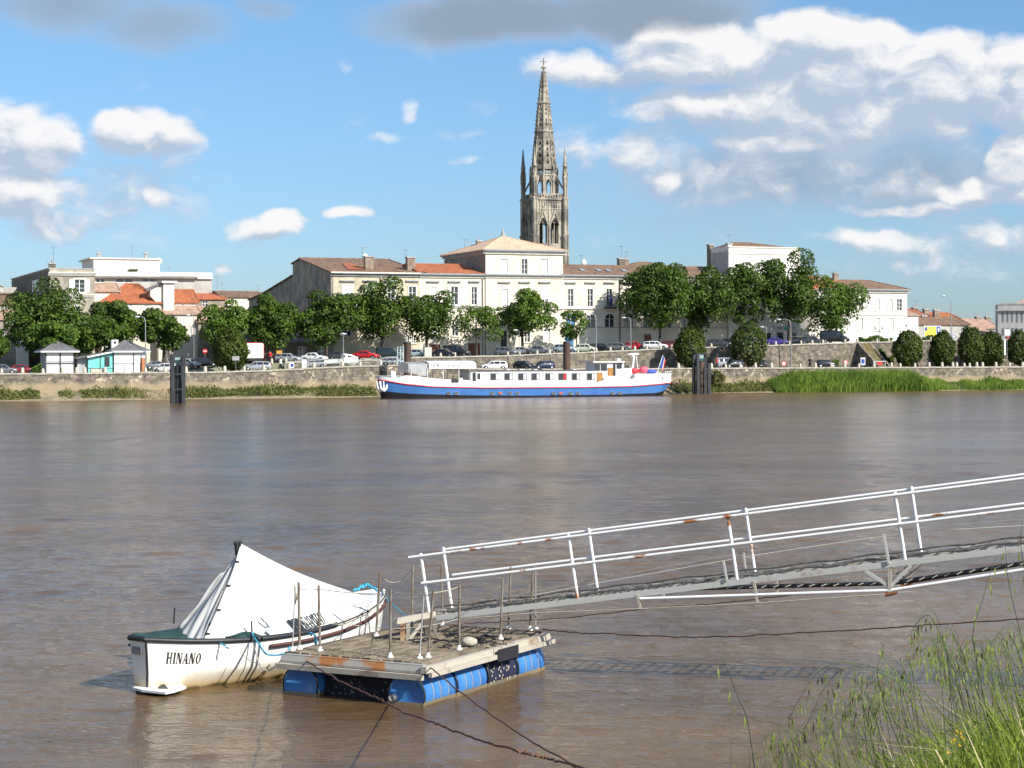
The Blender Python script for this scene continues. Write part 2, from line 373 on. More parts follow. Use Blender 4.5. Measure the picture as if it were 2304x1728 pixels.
# roads on both levels
def strip(name, t0, t1, s0, s1, zf, m, dz, step=4.0):
    b = MB(); n = max(1, int((s1-s0)/step))
    ed = [s0+(s1-s0)*i/n for i in range(n+1)]
    vv = []
    for s in ed: vv += [Q.w(s, t0, zf(s)+dz), Q.w(s, t1, zf(s)+dz)]
    b.add(vv, [(2*i, 2*i+2, 2*i+3, 2*i+1) for i in range(n)])
    o = b.build(name, m); o['kind'] = 'structure'; return o
strip('quay_road', 7.0, 11.6, -110, 130, lambda s: zq(s), asphalt, .03)
strip('upper_road', 18.5, 24.0, -110, 130, lambda s: zu(s), asphalt, .03)
strip('pavement', 24.4, 25.9, -60, 110, lambda s: zu(s), mat('pavement_stone', (.42,.40,.36), .9, var=.2, scale=1), .13)
# ------------------------------------------------------------------ water
wm = bpy.data.materials.new('river_water'); wm.use_nodes = True; t = wm.node_tree; b = t.nodes['Principled BSDF']
b.inputs['IOR'].default_value = 1.33; b.inputs['Specular IOR Level'].default_value = .20
geo = t.nodes.new('ShaderNodeNewGeometry')
def wn(sx, sy, detail, rough=.5, rot=0.0, dist=0.0):
    mp = t.nodes.new('ShaderNodeMapping'); mp.inputs['Scale'].default_value = (sx, sy, 1); mp.inputs['Rotation'].default_value = (0, 0, rot)
    t.links.new(geo.outputs['Position'], mp.inputs[0])
    n = t.nodes.new('ShaderNodeTexNoise'); n.inputs['Scale'].default_value = 1; n.inputs['Detail'].default_value = detail; n.inputs['Roughness'].default_value = rough; n.inputs['Distortion'].default_value = dist
    t.links.new(mp.outputs[0], n.inputs['Vector']); return n.outputs[0]
big = wn(.035, .05, 4, .6, .2, .6)              # gusts and eddies
mid = wn(.25, .6, 3, .55, -.1)
fine = wn(2.2, 4.2, 4, .62, .1)
rip = wn(7.0, 13.0, 3, .6, -.15)
pat = wn(.09, .16, 5, .62, .15, .8)
gust = smooth(t, big, .36, .62)
sxy = t.nodes.new('ShaderNodeSeparateXYZ'); t.links.new(geo.outputs['Position'], sxy.inputs[0])
wide = smooth(t, sxy.outputs[1], 24, 95)          # sheltered near the bank, wind ruffled in mid river
wc = mixc(t, smooth(t, pat, .35, .66), (.155,.097,.045), (.100,.063,.031))  # paler and darker patches in the colour stand in for glint streaks
t.links.new(wc, b.inputs['Base Color'])
hsum = M_(t, 'ADD', M_(t, 'MULTIPLY', fine, .085), M_(t, 'MULTIPLY', rip, .040))
bp = t.nodes.new('ShaderNodeBump'); bp.inputs['Distance'].default_value = 1.0
t.links.new(hsum, bp.inputs['Height']); t.links.new(M_(t, 'ADD', M_(t, 'MULTIPLY', gust, .2), .30), bp.inputs['Strength']); t.links.new(bp.outputs[0], b.inputs['Normal'])
calm = smooth(t, pat, .60, .72)                   # slicks between the gusts shine more
t.links.new(M_(t, 'MAXIMUM', M_(t, 'SUBTRACT', M_(t, 'ADD', M_(t, 'MULTIPLY', wide, .12), M_(t, 'MULTIPLY_ADD', gust, .04, .03)), M_(t, 'MULTIPLY', calm, .08)), .03), b.inputs['Roughness'])
# the sheet itself carries real wavelets where they can be told apart
rw = np.random.default_rng(7)
ys = [13.0]
while ys[-1] < 292: ys.append(ys[-1]*1.0021)
ys = np.array(ys); asp = np.linspace(-.42, .42, 701)
YY, AA = np.meshgrid(ys, asp, indexing='ij'); XX = YY*AA; dyl = YY*.0021
ZZ = np.zeros_like(XX)
patch = np.zeros_like(XX)
for k in range(14):
    th = rw.uniform(-.5, .5); lam = rw.uniform(9, 45); patch += np.sin(2*math.pi*(XX*math.sin(th)*.6+YY*math.cos(th))/lam+rw.uniform(0, 6.28)+1.5*np.sin(XX/rw.uniform(6, 20)+k))
patch = .5+.5*np.tanh(patch/3.0)
for k in range(64):
    lam = .16*(1.5/.16)**rw.random(); th = rw.normal(.15, .75); ph = rw.uniform(0, 6.28); amp = .0027*lam**.6*(.6+.8*rw.random())
    kx, ky = 2*math.pi*math.sin(th)/lam, 2*math.pi*math.cos(th)/lam
    att = np.clip((lam/np.maximum(dyl, XX*0+.84*YY/700)-3.0)/4.0, 0, 1)
    ZZ += amp*att*np.sin(kx*XX+ky*YY+ph+.7*np.sin(.31*XX*rw.uniform(.5,1.5)+.27*YY+k))
ZZ *= (.6+.5*patch)*np.clip((YY-13)/20, .45, 1)
ZZ *= np.clip((.42-np.abs(AA))/.09, 0, 1)*np.clip((YY-13)/2, 0, 1)*np.clip((292-YY)/20, 0, 1)
nV, nU = XX.shape
V = np.stack([XX, YY, ZZ], -1).reshape(-1, 3)
i0 = (np.arange(nV-1)[:, None]*nU+np.arange(nU-1)[None]).reshape(-1); Fq = np.stack([i0, i0+1, i0+nU+1, i0+nU], 1)
nb_ = len(V); y0, y1 = ys[0], ys[-1]
base = np.array([(-3000,-60,0),(3000,-60,0),(3000,y0,0),(.42*y0,y0,0),(-.42*y0,y0,0),(-3000,y0,0),(-3000,y1,0),(-.42*y1,y1,0),(.42*y1,y1,0),(3000,y1,0),(3000,1800,0),(-3000,1800,0)])
V = np.vstack([V, base]); Fq = np.vstack([Fq, nb_+np.array([[0,1,2,5],[5,4,7,6],[3,2,9,8],[6,9,10,11]])])
me = bpy.data.meshes.new('river_water'); me.vertices.add(len(V)); me.vertices.foreach_set('co', V.astype(np.float32).reshape(-1)); me.loops.add(len(Fq)*4); me.loops.foreach_set('vertex_index', Fq.astype(np.int32).reshape(-1))
me.polygons.add(len(Fq)); me.polygons.foreach_set('loop_start', np.arange(0, len(Fq)*4, 4, dtype=np.int32)); me.polygons.foreach_set('loop_total', np.full(len(Fq), 4, np.int32)); me.polygons.foreach_set('use_smooth', np.ones(len(Fq), bool))
me.materials.append(wm); me.update(calc_edges=True)
o = bpy.data.objects.new('river_water', me); COL.objects.link(o); o['kind'] = 'structure'

# ================================================================== buildings
def wall_open(mb, x0, x1, z0, z1, ops, y=0.0, rv=.22):
    xs = sorted({x0, x1} | {v for o in ops for v in o[:2]}); zs = sorted({z0, z1} | {v for o in ops for v in o[2:4]})
    for i in range(len(xs)-1):
        for j in range(len(zs)-1):
            cx_, cz_ = (xs[i]+xs[i+1])/2, (zs[j]+zs[j+1])/2
            if any(o[0] < cx_ < o[1] and o[2] < cz_ < o[3] for o in ops): continue
            mb.quad((xs[i], y, zs[j]), (xs[i+1], y, zs[j]), (xs[i+1], y, zs[j+1]), (xs[i], y, zs[j+1]))
    for (a, b, c, d) in [o[:4] for o in ops]:
        mb.quad((a,y,c),(a,y,d),(a,y+rv,d),(a,y+rv,c)); mb.quad((b,y,d),(b,y,c),(b,y+rv,c),(b,y+rv,d))
        mb.quad((a,y,d),(b,y,d),(b,y+rv,d),(a,y+rv,d)); mb.quad((a,y,c),(a,y+rv,c),(b,y+rv,c),(b,y,c))
def body(mb, x0, x1, dep, z0, z1, ops=(), y=0.0):
    wall_open(mb, x0, x1, z0, z1, ops, y)
    mb.quad((x1,y,z0),(x1,dep,z0),(x1,dep,z1),(x1,y,z1)); mb.quad((x0,dep,z0),(x0,y,z0),(x0,y,z1),(x0,dep,z1))
    mb.quad((x1,dep,z0),(x0,dep,z0),(x0,dep,z1),(x1,dep,z1)); mb.quad((x0,y,z1),(x1,y,z1),(x1,dep,z1),(x0,dep,z1))
def window(root, a, b, c, d, style='open', y=.10, fm=None, nh=2):
    fm = fm or wood_white
    if style == 'closed':
        mb = MB(); w = (b-a)/2
        for k in range(2):
            mb.box(a+k*w+.015, a+(k+1)*w-.015, y-.03, y+.03, c+.02, d-.02)
            for q in range(6): zz = c+.15+(d-c-.3)*q/5; mb.box(a+k*w+.1, a+(k+1)*w-.1, y-.045, y-.031, zz-.05, zz+.04)
        return mb.build('shutter', fm, root)
    mb = MB(); r = .07
    mb.box(a, a+r, y-.04, y+.05, c, d); mb.box(b-r, b, y-.04, y+.05, c, d); mb.box(a+r, b-r, y-.04, y+.05, c, c+r); mb.box(a+r, b-r, y-.04, y+.05, d-r, d)
    m = (a+b)/2; mb.box(m-.05, m+.05, y-.045, y+.04, c+r, d-r)
    for k in range(1, nh+1):
        z = c+(d-c)*k/(nh+1); mb.box(a+r, m-.05, y-.03, y+.04, z-.025, z+.025); mb.box(m+.05, b-r, y-.03, y+.04, z-.025, z+.025)
    f = mb.build('window', fm, root)
    p = MB(); p.box(a+.02, b-.02, y+.06, y+.09, c+.02, d-.02); p.build('pane', glass_dark, f)
    if style == 'roller':
        q = MB(); zz = c+(d-c)*.42; q.box(a+.01, b-.01, y-.09, y-.05, zz, d)
        for k in range(5): z = zz+(d-zz)*(k+.5)/5; q.box(a+.03, b-.03, y-.105, y-.091, z-.03, z+.02)
        q.build('roller_blind', wood_white, f)
    if style == 'leaves':     # open shutter leaves folded back on the wall
        w = (b-a)*.55
        for (p0, p1) in ((a-w, a-.03), (b+.03, b+w)):
            q = MB(); q.box(p0, p1, -.09, -.03, c, d)
            for k in range(7): z = c+.1+(d-c-.2)*k/6; q.box(p0+.08, p1-.08, -.105, -.091, z-.04, z+.03)
            q.build('shutter', wood_white, root)
    return f
def hood(root, a, b, z, m=None, w=.28):
    mb = MB(); mb.box(a-.45, b+.45, -w, .02, z, z+.16); mb.box(a-.35, b+.35, -w*.6, .02, z-.12, z-.001)
    return mb.build('window_hood', m or trim_grey, root)
def surround(root, a, b, c, d, m=None):
    mb = MB(); r = .2
    mb.box(a-r, a, -.06, .03, c, d+r); mb.box(b, b+r, -.06, .03, c, d+r); mb.box(a, b, -.06, .03, d, d+r); mb.box(a-r-.05, b+r+.05, -.12, .03, c-.16, c)
    return mb.build('window_surround', m or trim_white, root)
def cornice(root, x0, x1, z, m=None, m2=None, w=.45, h=.55, name='cornice'):
    mb = MB(); mb.box(x0, x1, -w*.45, .02, z-h, z-h*.62); mb.box(x0, x1, -w*.75, .02, z-h*.62+.002, z-h*.3)
    mb.box(x0, x1, -w, .02, z-h*.3+.002, z-.002)
    c = mb.build(name, m or trim_white, root)
    if m2: q = MB(); q.box(x0, x1, -w-.12, -w+.02, z-.16, z+.05); q.build('gutter', m2, c)
    return c
def tri_roof(mb, polys):
    for p in polys:
        mb.add(p, [tuple(range(len(p)))])
def hip_roof(x0, x1, y0, y1, z, zr, xi0, xi1, yr=None, ov=.4, th=.16):
    """closed hip roof (gable where the inset is 0)"""
    mb = MB(); yr = (y0+y1)/2 if yr is None else yr
    a, b, c, d = (x0-ov, y0-ov, z), (x1+ov, y0-ov, z), (x1+ov, y1+ov, z), (x0-ov, y1+ov, z)
    e, f = (x0-ov+xi0 if xi0 else x0-ov, yr, zr), (x1+ov-xi1 if xi1 else x1+ov, yr, zr)
    a2, b2, c2, d2 = [(p[0], p[1], p[2]-th) for p in (a, b, c, d)]
    mb.add([a, b, c, d, e, f, a2, b2, c2, d2], [(0,1,5,4), (2,3,4,5), (1,2,5), (3,0,4), (6,7,1,0), (7,8,2,1), (8,9,3,2), (9,6,0,3), (9,8,7,6)])
    # ridge and hip cappings
    for p, q in ((e, f), (a, e), (d, e), (b, f), (c, f)):
        if (Vector(p)-Vector(q)).length > .5: mb.tube([p, q], .10, 6)
    return mb
def chimney(root, x, y, z0, z1, w=.9, dpt=.6, pots=2, m=None, capm=None):
    mb = MB(); mb.box(x-w/2, x+w/2, y-dpt/2, y+dpt/2, z0, z1-.18)
    c = mb.build('chimney', m or chim_brick, root)
    q = MB(); q.box(x-w/2-.1, x+w/2+.1, y-dpt/2-.1, y+dpt/2+.1, z1-.18, z1)
    for k in range(pots):
        xx = x-w/2+w*(k+.5)/pots; q.lathe([(.13, z1+.002), (.10, z1+.35)], (xx, y, 0), 8)
    q.build('chimney_cap', capm or trim_grey, c); return c
def antenna(root, x, y, z, h=2.2, l=1.3, n=5, m=None, dish=False):
    mb = MB(); mb.tube([(x,y,z-.3),(x,y,z+h)], .035, 5); mb.tube([(x-l*.4,y,z+h*.93),(x+l*.6,y,z+h*.95)], .03, 5)
    for k in range(n):
        xx = x-l*.35+l*.9*k/(n-1); w = .3-.02*k; mb.tube([(xx,y-w,z+h*.94),(xx,y+w,z+h*.94)], .02, 4)
    mb.tube([(x-l*.35,y,z+h*.6),(x+l*.3,y,z+h*.62)], .025, 5)
    o = mb.build('antenna', metal_grey, root)
    if dish:
        d = MB(); d.lathe([(.02,0),(.22,.03),(.38,.12),(.42,.17),(.40,.15),(.2,.06)], (0,0,0), 12, caps=False)
        dd = d.build('satellite_dish', trim_white, root, (x+.3, y-.3, z+.5)); dd.rotation_euler = (R(75), 0, R(20))
    return o
def pipe(root, x, z0, z1, y=-.12, m=None, r=.07):
    mb = MB(); mb.tube([(x,y,z0),(x,y,z1)], r, 8)
    for k in range(4): z = z0+(z1-z0)*(k+.5)/4; mb.box(x-r*1.5, x+r*1.5, y-r*1.3, 0, z-.04, z+.04)
    return mb.build('drainpipe', m or metal_grey, root)
def wins(fr, root, lst, t=0.0, hoodY=None, hm=None, sur=True, fm=None, nh=2):
    """lst of (X0, X1, Y0, Y1, style); makes the windows, returns the openings"""
    ops = []
    for (X0, X1, Y0, Y1, st) in lst:
        Xm = (X0+X1)/2
        a, b = fr.S(X0, t), fr.S(X1, t); d, c = fr.Z(Xm, Y0, t), fr.Z(Xm, Y1, t)
        ops.append((a, b, c, d))
        window(root, a, b, c, d, st, fm=fm, nh=nh)
        if sur: surround(root, a, b, c, d)
        if hoodY: hood(root, a, b, fr.Z(Xm, hoodY, t), hm)
    return ops
def bframe(X, t, dz=0.0):
    z = zu(Q.S(X, t)); return qf(X, t, z)
TF = 26.0
# ---- cream stone wing with brown hipped roof and the big bare gable end
fr = bframe(745, TF); g = thing('stone_building', 'cream stone building with brown tile roof and a bare dark gable end', 'building', fr.o, fr.th)
zc = fr.Z(745, 612); xe = fr.S(944); kr, zr = fr.side(676, 582); kb, zb = fr.side(659, 593)
ops = wins(fr, g, [(772,792,643,682,'roller'),(823,842,645,684,'roller'),(872,888,645,684,'open'),(920,936,645,686,'open')], hoodY=633)
ops += wins(fr, g, [(912,920,755,772,'open'),(926,934,755,772,'open'),(772,790,722,756,'open'),(823,840,722,756,'open')], sur=True)
mb = MB(); wall_open(mb, 0, xe, -1, zc, ops)
mb.quad((xe,0,-1),(xe,kb,-1),(xe,kb,zc),(xe,0,zc)); mb.quad((xe,kb,-1),(0,kb,-1),(0,kb,zb),(xe,kb,zb))
mb.build('wall', stone_cream, g)
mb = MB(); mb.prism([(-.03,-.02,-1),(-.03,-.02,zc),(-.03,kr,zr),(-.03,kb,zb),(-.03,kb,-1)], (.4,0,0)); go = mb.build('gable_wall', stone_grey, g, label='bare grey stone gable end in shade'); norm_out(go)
cornice(g, -.1, xe, zc, trim_grey, trim_white)
sr = fr.S(874, kr); zre = zr
mb = MB()
A_, B_, C_, D_ = (-.25,-.55,zc+.02),(xe+.9,-.55,zc+.02),(xe+.9,kb+.3,zc+.02),(-.25,kb+.3,zb+.05)
E_, G__ = (-.25,kr,zr+.1),(sr,kr,zr+.1)
dn = lambda p: (p[0],p[1],p[2]-.15)
mb.add([A_,B_,C_,D_,E_,G__]+[dn(p) for p in (A_,B_,C_,D_,E_,G__)], [(0,1,5,4),(1,2,5),(2,3,4,5),(6,7,1,0),(7,8,2,1),(8,9,3,2),(3,9,10,4),(0,4,10,6)])
mb.tube([E_,G__],.12,6); mb.tube([B_,G__],.12,6)
mb.build('roof', tile_brown, g)
mb = MB(); p0 = Vector(B_)*.45+Vector(A_)*.55; 
def on_front(s, f): return Vector((s, -.5+(kr+.5)*f, zc+.05+(zr+.1-zc)*f))
mb.add([on_front(fr.S(792),.15), on_front(fr.S(832),.15), on_front(fr.S(822,3),.62), on_front(fr.S(800,3),.62)], [(0,1,2,3)])
for v in range(4): mb.v[v] = (mb.v[v][0], mb.v[v][1], mb.v[v][2]+.06)
mb.build('roof_patch', tile_orange, g, label='newer orange patch of tiles')
f3 = 3.0
chimney(g, fr.S(830, f3), f3, fr.Z(830, 612, f3), fr.Z(830, 576, f3), 1.25, .8, 0)
chimney(g, fr.S(924, f3), f3, fr.Z(924, 616, f3), fr.Z(924, 578, f3), 1.2, .9, 0)
antenna(g, fr.S(816, 4), 4, fr.Z(816, 585, 4), 1.9, 1.2, dish=True); antenna(g, fr.S(913, 4), 4, fr.Z(913, 580, 4), 1.2, .7)
pipe(g, fr.S(856), 0, zc-.5)
mb = MB(); zs_ = fr.Z(850, 691); mb.box(0, xe, -.1, .02, zs_-.12, zs_+.12); mb.build('string_course', trim_grey, g)
# lower rear outbuilding stepping down behind the gable
pts = [fr.side(X, Y) for X, Y in ((659,621),(645,630),(620,645),(592,662),(560,676))]
g2 = thing('rear_outbuilding', 'long low stone outbuilding whose roof slopes down behind the dark gable end', 'building', fr.o, fr.th)
mb = MB(); poly = [(0,kb+.05,-1)]+[(0,k,z) for k, z in pts]+[(0,pts[-1][0],-1)]; poly[1] = (0,kb+.05,pts[0][1])
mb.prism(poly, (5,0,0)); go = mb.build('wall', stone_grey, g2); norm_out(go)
mb = MB()
for (k0, z0), (k1, z1) in zip([(kb+.05, pts[0][1])]+pts[1:], pts[1:]): mb.prism([(-.25,k0,z0+.02),(-.25,k1,z1+.02),(-.25,k1,z1+.2),(-.25,k0,z0+.2)], (5.5,0,0))
go = mb.build('roof', tile_brown, g2); norm_out(go)
# ---- white stone wing with orange roof
fr = bframe(944, TF); g = thing('stone_building', 'white stone wing with bright orange tile roof, left of the tall pavilion', 'building', fr.o, fr.th)
zc = fr.Z(944, 615.5); xe = fr.S(1091)-.02
ops = wins(fr, g, [(967,982,645,684,'closed'),(1015,1030,645,686,'leaves'),(1061,1073,646,686,'open')], hoodY=634.5, hm=trim_grey)
ops2 = []
for (X0, X1, Y0, nm, m) in ((964,990,775,'garage_door',wood_brown),(1008,1035,775,'garage_door',metal_dark),(1053,1080,772,'garage_door',wood_brown)):
    a, b, d = fr.S(X0), fr.S(X1), fr.Z((X0+X1)/2, Y0); c = fr.Z((X0+X1)/2, 806); ops2.append((a, b, max(c,.02), d))
    mb = MB(); mb.box(a, b, .12, .18, max(c,.02), d)
    for k in range(5): xx = a+(b-a)*(k+.5)/5; mb.box(xx-.12, xx+.12, .09, .119, max(c,.02)+.15, d-.15)
    mb.build(nm, m, g)
ops += wins(fr, g, [(968,982,722,756,'closed'),(1017,1030,722,756,'open')])
mb = MB(); body(mb, .01, xe, 10, -1, zc, ops+ops2); mb.build('wall', stone_white, g)
cornice(g, 0.01, xe, zc, trim_white, metal_grey)
mb = MB(); zs_ = fr.Z(1000, 691); mb.box(0, xe, -.1, .02, zs_-.12, zs_+.12); mb.build('string_course', trim_grey, g)
zr = fr.Z(1020, 595, 6); hip_roof(.3, xe-.3, 0, 12, zc+.03, zr, .01, 1.8, yr=6).build('roof', tile_orange, g)
pipe(g, xe-.35, 0, zc-.5)
# ---- pavilion
fr = bframe(1093, TF-.15); g = thing('pavilion_building', 'tall white stone pavilion with pale pyramid roof in front of the church tower', 'building', fr.o, fr.th)
zt = fr.Z(1093, 561.5); xe = fr.S(1267); kd = 17.5; zc = fr.Z(1180, 618)
top = wins(fr, g, [(1128,1142,583,617,'closed'),(1174,1187,583,617,'open'),(1217,1233,583,617,'closed')])
midw = wins(fr, g, [(1128,1142,650,690,'closed'),(1174,1187,650,690,'closed'),(1219,1233,651,690,'roller')], hoodY=636)
low = []
a, b = fr.S(1126), fr.S(1140); z1 = fr.Z(1133, 744); low.append((a, b, .02, z1))
mb = MB(); mb.box(a, b, .1, .16, .02, z1); mb.build('door', metal_dark, g)
mb = MB(); body(mb, 0, xe, kd, -1, zt, top+midw+low+wins(fr, g, [(1180,1192,735,770,'open'),(1222,1236,735,770,'closed')])); mb.build('wall', stone_white, g)
cornice(g, -.4, xe+.4, zt, trim_white, metal_grey, w=.5, h=.6)
mb = MB(); mb.box(-.5,-.02,-.5,kd+.4,zt-.2,zt); mb.box(-.3,-.02,-.3,kd+.2,zt-.5,zt-.202); mb.build('side_cornice', trim_grey, g)
cornice(g, -.15, xe, zc, trim_white, metal_grey, w=.35, h=.5)
mb = MB(); mb.box(-.05,-.012,.15,kd-.1,zc-1,zt-.65); mb.build('side_shade', stone_grey, g, label='unpainted grey stone side wall')  # pavilion's shaded flank painted by a darker grey sheet
rf = hip_roof(0, xe, 0, kd, zt+.02, fr.Z(1128, 532, kd/2), xe/2+.5, xe/2+.3, ov=.55).build('roof', tile_pale, g)
mb = MB(); sa = xe/2+.1; za = fr.Z(1128, 532, kd/2); mb.lathe([(.42,za-.1),(.3,za+.25),(.28,za+.5),(.14,za+.9),(.05,za+1.25)], (sa,kd/2,0), 8); mb.build('finial', trim_grey, rf)
mb = MB(); zs_ = fr.Z(1180, 693); mb.box(0, xe, -.22, .02, zs_-.14, zs_+.14); mb.build('balcony_slab', trim_white, g)
antenna(g, .9, 11, zt+1.0, 1.2, 1.2); chimney(g, 3.6, 12, zt+.6, zt+2.1, .7, .5, 1)
# ---- right wing with arches
fr = bframe(1267, TF); g = thing('stone_building', 'long white stone wing with brown roof, skylights and ground floor arches', 'building', fr.o, fr.th)
zc = fr.Z(1267, 618.5); xe = fr.S(1640)-.03
lst = [(1278,1290,650,690,'open'),(1322,1334,650,690,'open'),(1365,1377,650,690,'open'),(1407,1419,650,690,'open')]
lst += [(1450+43*k, 1462+43*k, 650, 690, 'open' if k % 2 else 'closed') for k in range(4)]
ops = wins(fr, g, lst, hoodY=637)
mb = MB()
for X in (1284, 1328, 1371, 1414, 1457, 1500, 1543):
    a, b = fr.S(X-10), fr.S(X+10); zsp = fr.Z(X, 717); zbk = fr.Z(X, 737); r = (b-a)/2; cx_ = (a+b)/2
    # arched opening: rectangle below, fan light above built as its own recessed panel
    ops.append((a, b, zbk, zsp)); n = 10
    arc = [(cx_+r*math.cos(math.pi*k/n), zsp+r*math.sin(math.pi*k/n)) for k in range(n+1)]
    arc2 = [(cx_+(r+.28)*math.cos(math.pi*k/n), zsp+(r+.28)*math.sin(math.pi*k/n)) for k in range(n+1)]
    q = MB()
    for k in range(n):
        q.prism([(arc[k][0],-.1,arc[k][1]),(arc2[k][0],-.1,arc2[k][1]),(arc2[k+1][0],-.1,arc2[k+1][1]),(arc[k+1][0],-.1,arc[k+1][1])], (0,.08,0))
    w = q.build('arch_window', trim_white, g)
    q = MB(); q.add([(x,-.03,z) for x, z in arc]+[(cx_,-.03,zsp)], [tuple(range(n+1))]); q.quad((a,.15,zbk),(b,.15,zbk),(b,.15,zsp),(a,.15,zsp)); q.build('pane', glass_dark if X not in (1284,) else wood_blue, w)
    q = MB(); q.box(a, b, -.02, .12, zsp-.06, zsp+.06); q.box(cx_-.04, cx_+.04, -.05, .1, zbk, zsp+r*.95); q.build('glazing_bar', wood_white, w)
a, b = fr.S(1271), fr.S(1290); z1 = fr.Z(1280, 745); ops.append((a, b, .02, z1))
mb = MB(); mb.box(a, b, .1, .16, .02, z1); mb.box((a+b)/2-.04,(a+b)/2+.04,.06,.1,.05,z1); mb.build('door', wood_blue, g, label='bright blue double door')
for X in (1457, 1543):
    a, b = fr.S(X-8), fr.S(X+8); z1 = fr.Z(X, 752); ops.append((a, b, .02, z1)); mb = MB(); mb.box(a, b, .1, .16, .02, z1); mb.build('door', wood_brown, g)
mb = MB(); body(mb, 0, xe, 11, -1, zc, ops); mb.build('wall', stone_white, g)
cornice(g, 0, xe, zc, trim_white, metal_grey)
mb = MB(); zs_ = fr.Z(1400, 694); mb.box(0, xe, -.2, .02, zs_-.13, zs_+.13); mb.build('string_course', trim_white, g)
mb = MB(); zs_ = fr.Z(1400, 737); mb.box(0, xe, -.08, .02, zs_-.08, zs_+.08); mb.build('string_course', trim_grey, g)
zr = fr.Z(1300, 596.5, 6.5); rf = hip_roof(0, xe, 0, 13, zc+.03, zr, 0, 0, yr=6.5, ov=.3).build('roof', tile_brown, g)
for X in (1308, 1345, 1367, 1403, 1527):
    s = fr.S(X, 3); f = .45; z = zc+.03+(zr-zc)*f; y = -.3+6.8*f; sl_ = (zr-zc)/6.8
    q = MB(); q.obox((s, y, z+.1), (.38,0,0), (0,.5,.5*sl_), (0,-.05*sl_,.05)); q.build('skylight', mat('skylight_glass', (.30,.36,.42), .2, spec=.8), rf)
zr2 = fr.Z(1440, 590, 10); hip_roof(fr.S(1395,10), fr.S(1500,10), 7, 13, fr.Z(1440,603,10), zr2, 3.5, 3.5, ov=.2).build('rear_roof', tile_brown, g)
chimney(g, fr.S(1398, 7), 7, zr-.5, fr.Z(1398, 581, 7), 1.0, .9, 0, stone_dark); chimney(g, fr.S(1407, 7), 7, zr-.5, fr.Z(1407, 582, 7), .9, .8, 1)
antenna(g, fr.S(1399, 8), 8, fr.Z(1399, 584, 8), 2.2, 1.0); antenna(g, fr.S(1410, 8), 8, fr.Z(1410, 586, 8), 1.4, .9); antenna(g, fr.S(1308, 7), 7, fr.Z(1308, 597, 7), 1.6, .5, dish=True)
pipe(g, fr.S(1394), 0, zc-.5, m=metal_dark)
# balcony with rail in front of the third window
a, b = fr.S(1358), fr.S(1384); z0 = fr.Z(1371, 693)+.15
mb = MB()
for k in range(12): xx = a+(b-a)*k/11; mb.tube([(xx,-.55,z0),(xx,-.55,z0+1.0)], .02, 4)
mb.bar((a,-.55,z0+1.0),(b,-.55,z0+1.0),.05); mb.box(a, b, -.6, -.2, z0-.25, z0-.02); mb.build('balcony', metal_dark, g)
# ---- tall white building
fr = bframe(1640, TF-.4); g = thing('white_building', 'tall plain white rendered building with two tall chimneys on its shaded left side', 'building', fr.o, fr.th)
zt = fr.Z(1640, 555); xe = fr.S(1801); kd = fr.side(1594, 575)[0]
ops = wins(fr, g, [(1718,1729,611,628,'open'),(1660,1672,650,682,'closed'),(1700,1712,650,682,'open')], sur=False)
a, b = fr.S(1748), fr.S(1762); z1 = fr.Z(1755, 748); ops.append((a, b, .02, z1)); mb = MB(); mb.box(a, b, .1, .16, .02, z1); mb.build('door', glass_dark, g)
for (X0, X1) in ((1700,1735),(1770,1792)):
    a, b = fr.S(X0), fr.S(X1); c, d = fr.Z(X0, 772), fr.Z(X0, 748); ops.append((a, b, c, d)); window(g, a, b, c, d, 'open', nh=0)
mb = MB(); body(mb, 0, xe, kd, -1, zt, ops); mb.build('wall', render_white, g)
mb = MB(); mb.box(-.02, xe+.02, -.1, .02, zt-.12, zt+.1); z = fr.Z(1700, 571); mb.box(0, xe, -.08, .02, z-.08, z+.08); mb.build('band', render_pink, g)
mb = MB(); mb.box(-.06, -.01, .3, kd-.2, -1, zt-.7); mb.build('side_shade', render_dull, g, label='grey stained side wall')  # greyer sheet laid on to paint the shade of this flank
rf = hip_roof(.3, xe-.2, .5, kd, zt-.1, fr.Z(1668, 546, kd/2), 2.4, 7.0, ov=0).build('roof', tile_brown, g)
chimney(g, .35, .5, zt-3.2, fr.Z(1641, 547), .75, .7, 0, render_white); k1, z1 = fr.side(1596, 550)
chimney(g, .2, k1, zt-4, z1, .8, .9, 0, stone_dark)
antenna(g, 1.2, 2, zt+.8, 1.2, .9)
# long shop sign
X0, X1 = 1742, 1792; a, b = fr.S(X0), fr.S(X1); c, d = fr.Z(1767, 742), fr.Z(1767, 734.5)
mb = MB(); mb.box(a, b, -.2, -.02, c, d); sg = mb.build('shop_sign', trim_white, g)
mb = MB(); mb.box(a+(b-a)*.4, a+(b-a)*.57, -.23, -.201, c+.03, d-.03); mb.build('sign_panel', mat('teal_paint', (.10,.48,.46), .5), sg)
mb = MB()
for k in range(8): xx = a+.35+k*.16; mb.box(xx, xx+.10, -.225, -.201, c+.14, d-.12)
mb.build('sign_lettering', mat('sign_grey', (.25,.33,.42), .6), sg); mb = MB()
for k in range(6): xx = a+(b-a)*.68+k*.16; mb.box(xx, xx+.10, -.225, -.201, c+.14, d-.12)
mb.build('sign_lettering', mat('sign_grey', (.25,.33,.42), .6), sg)
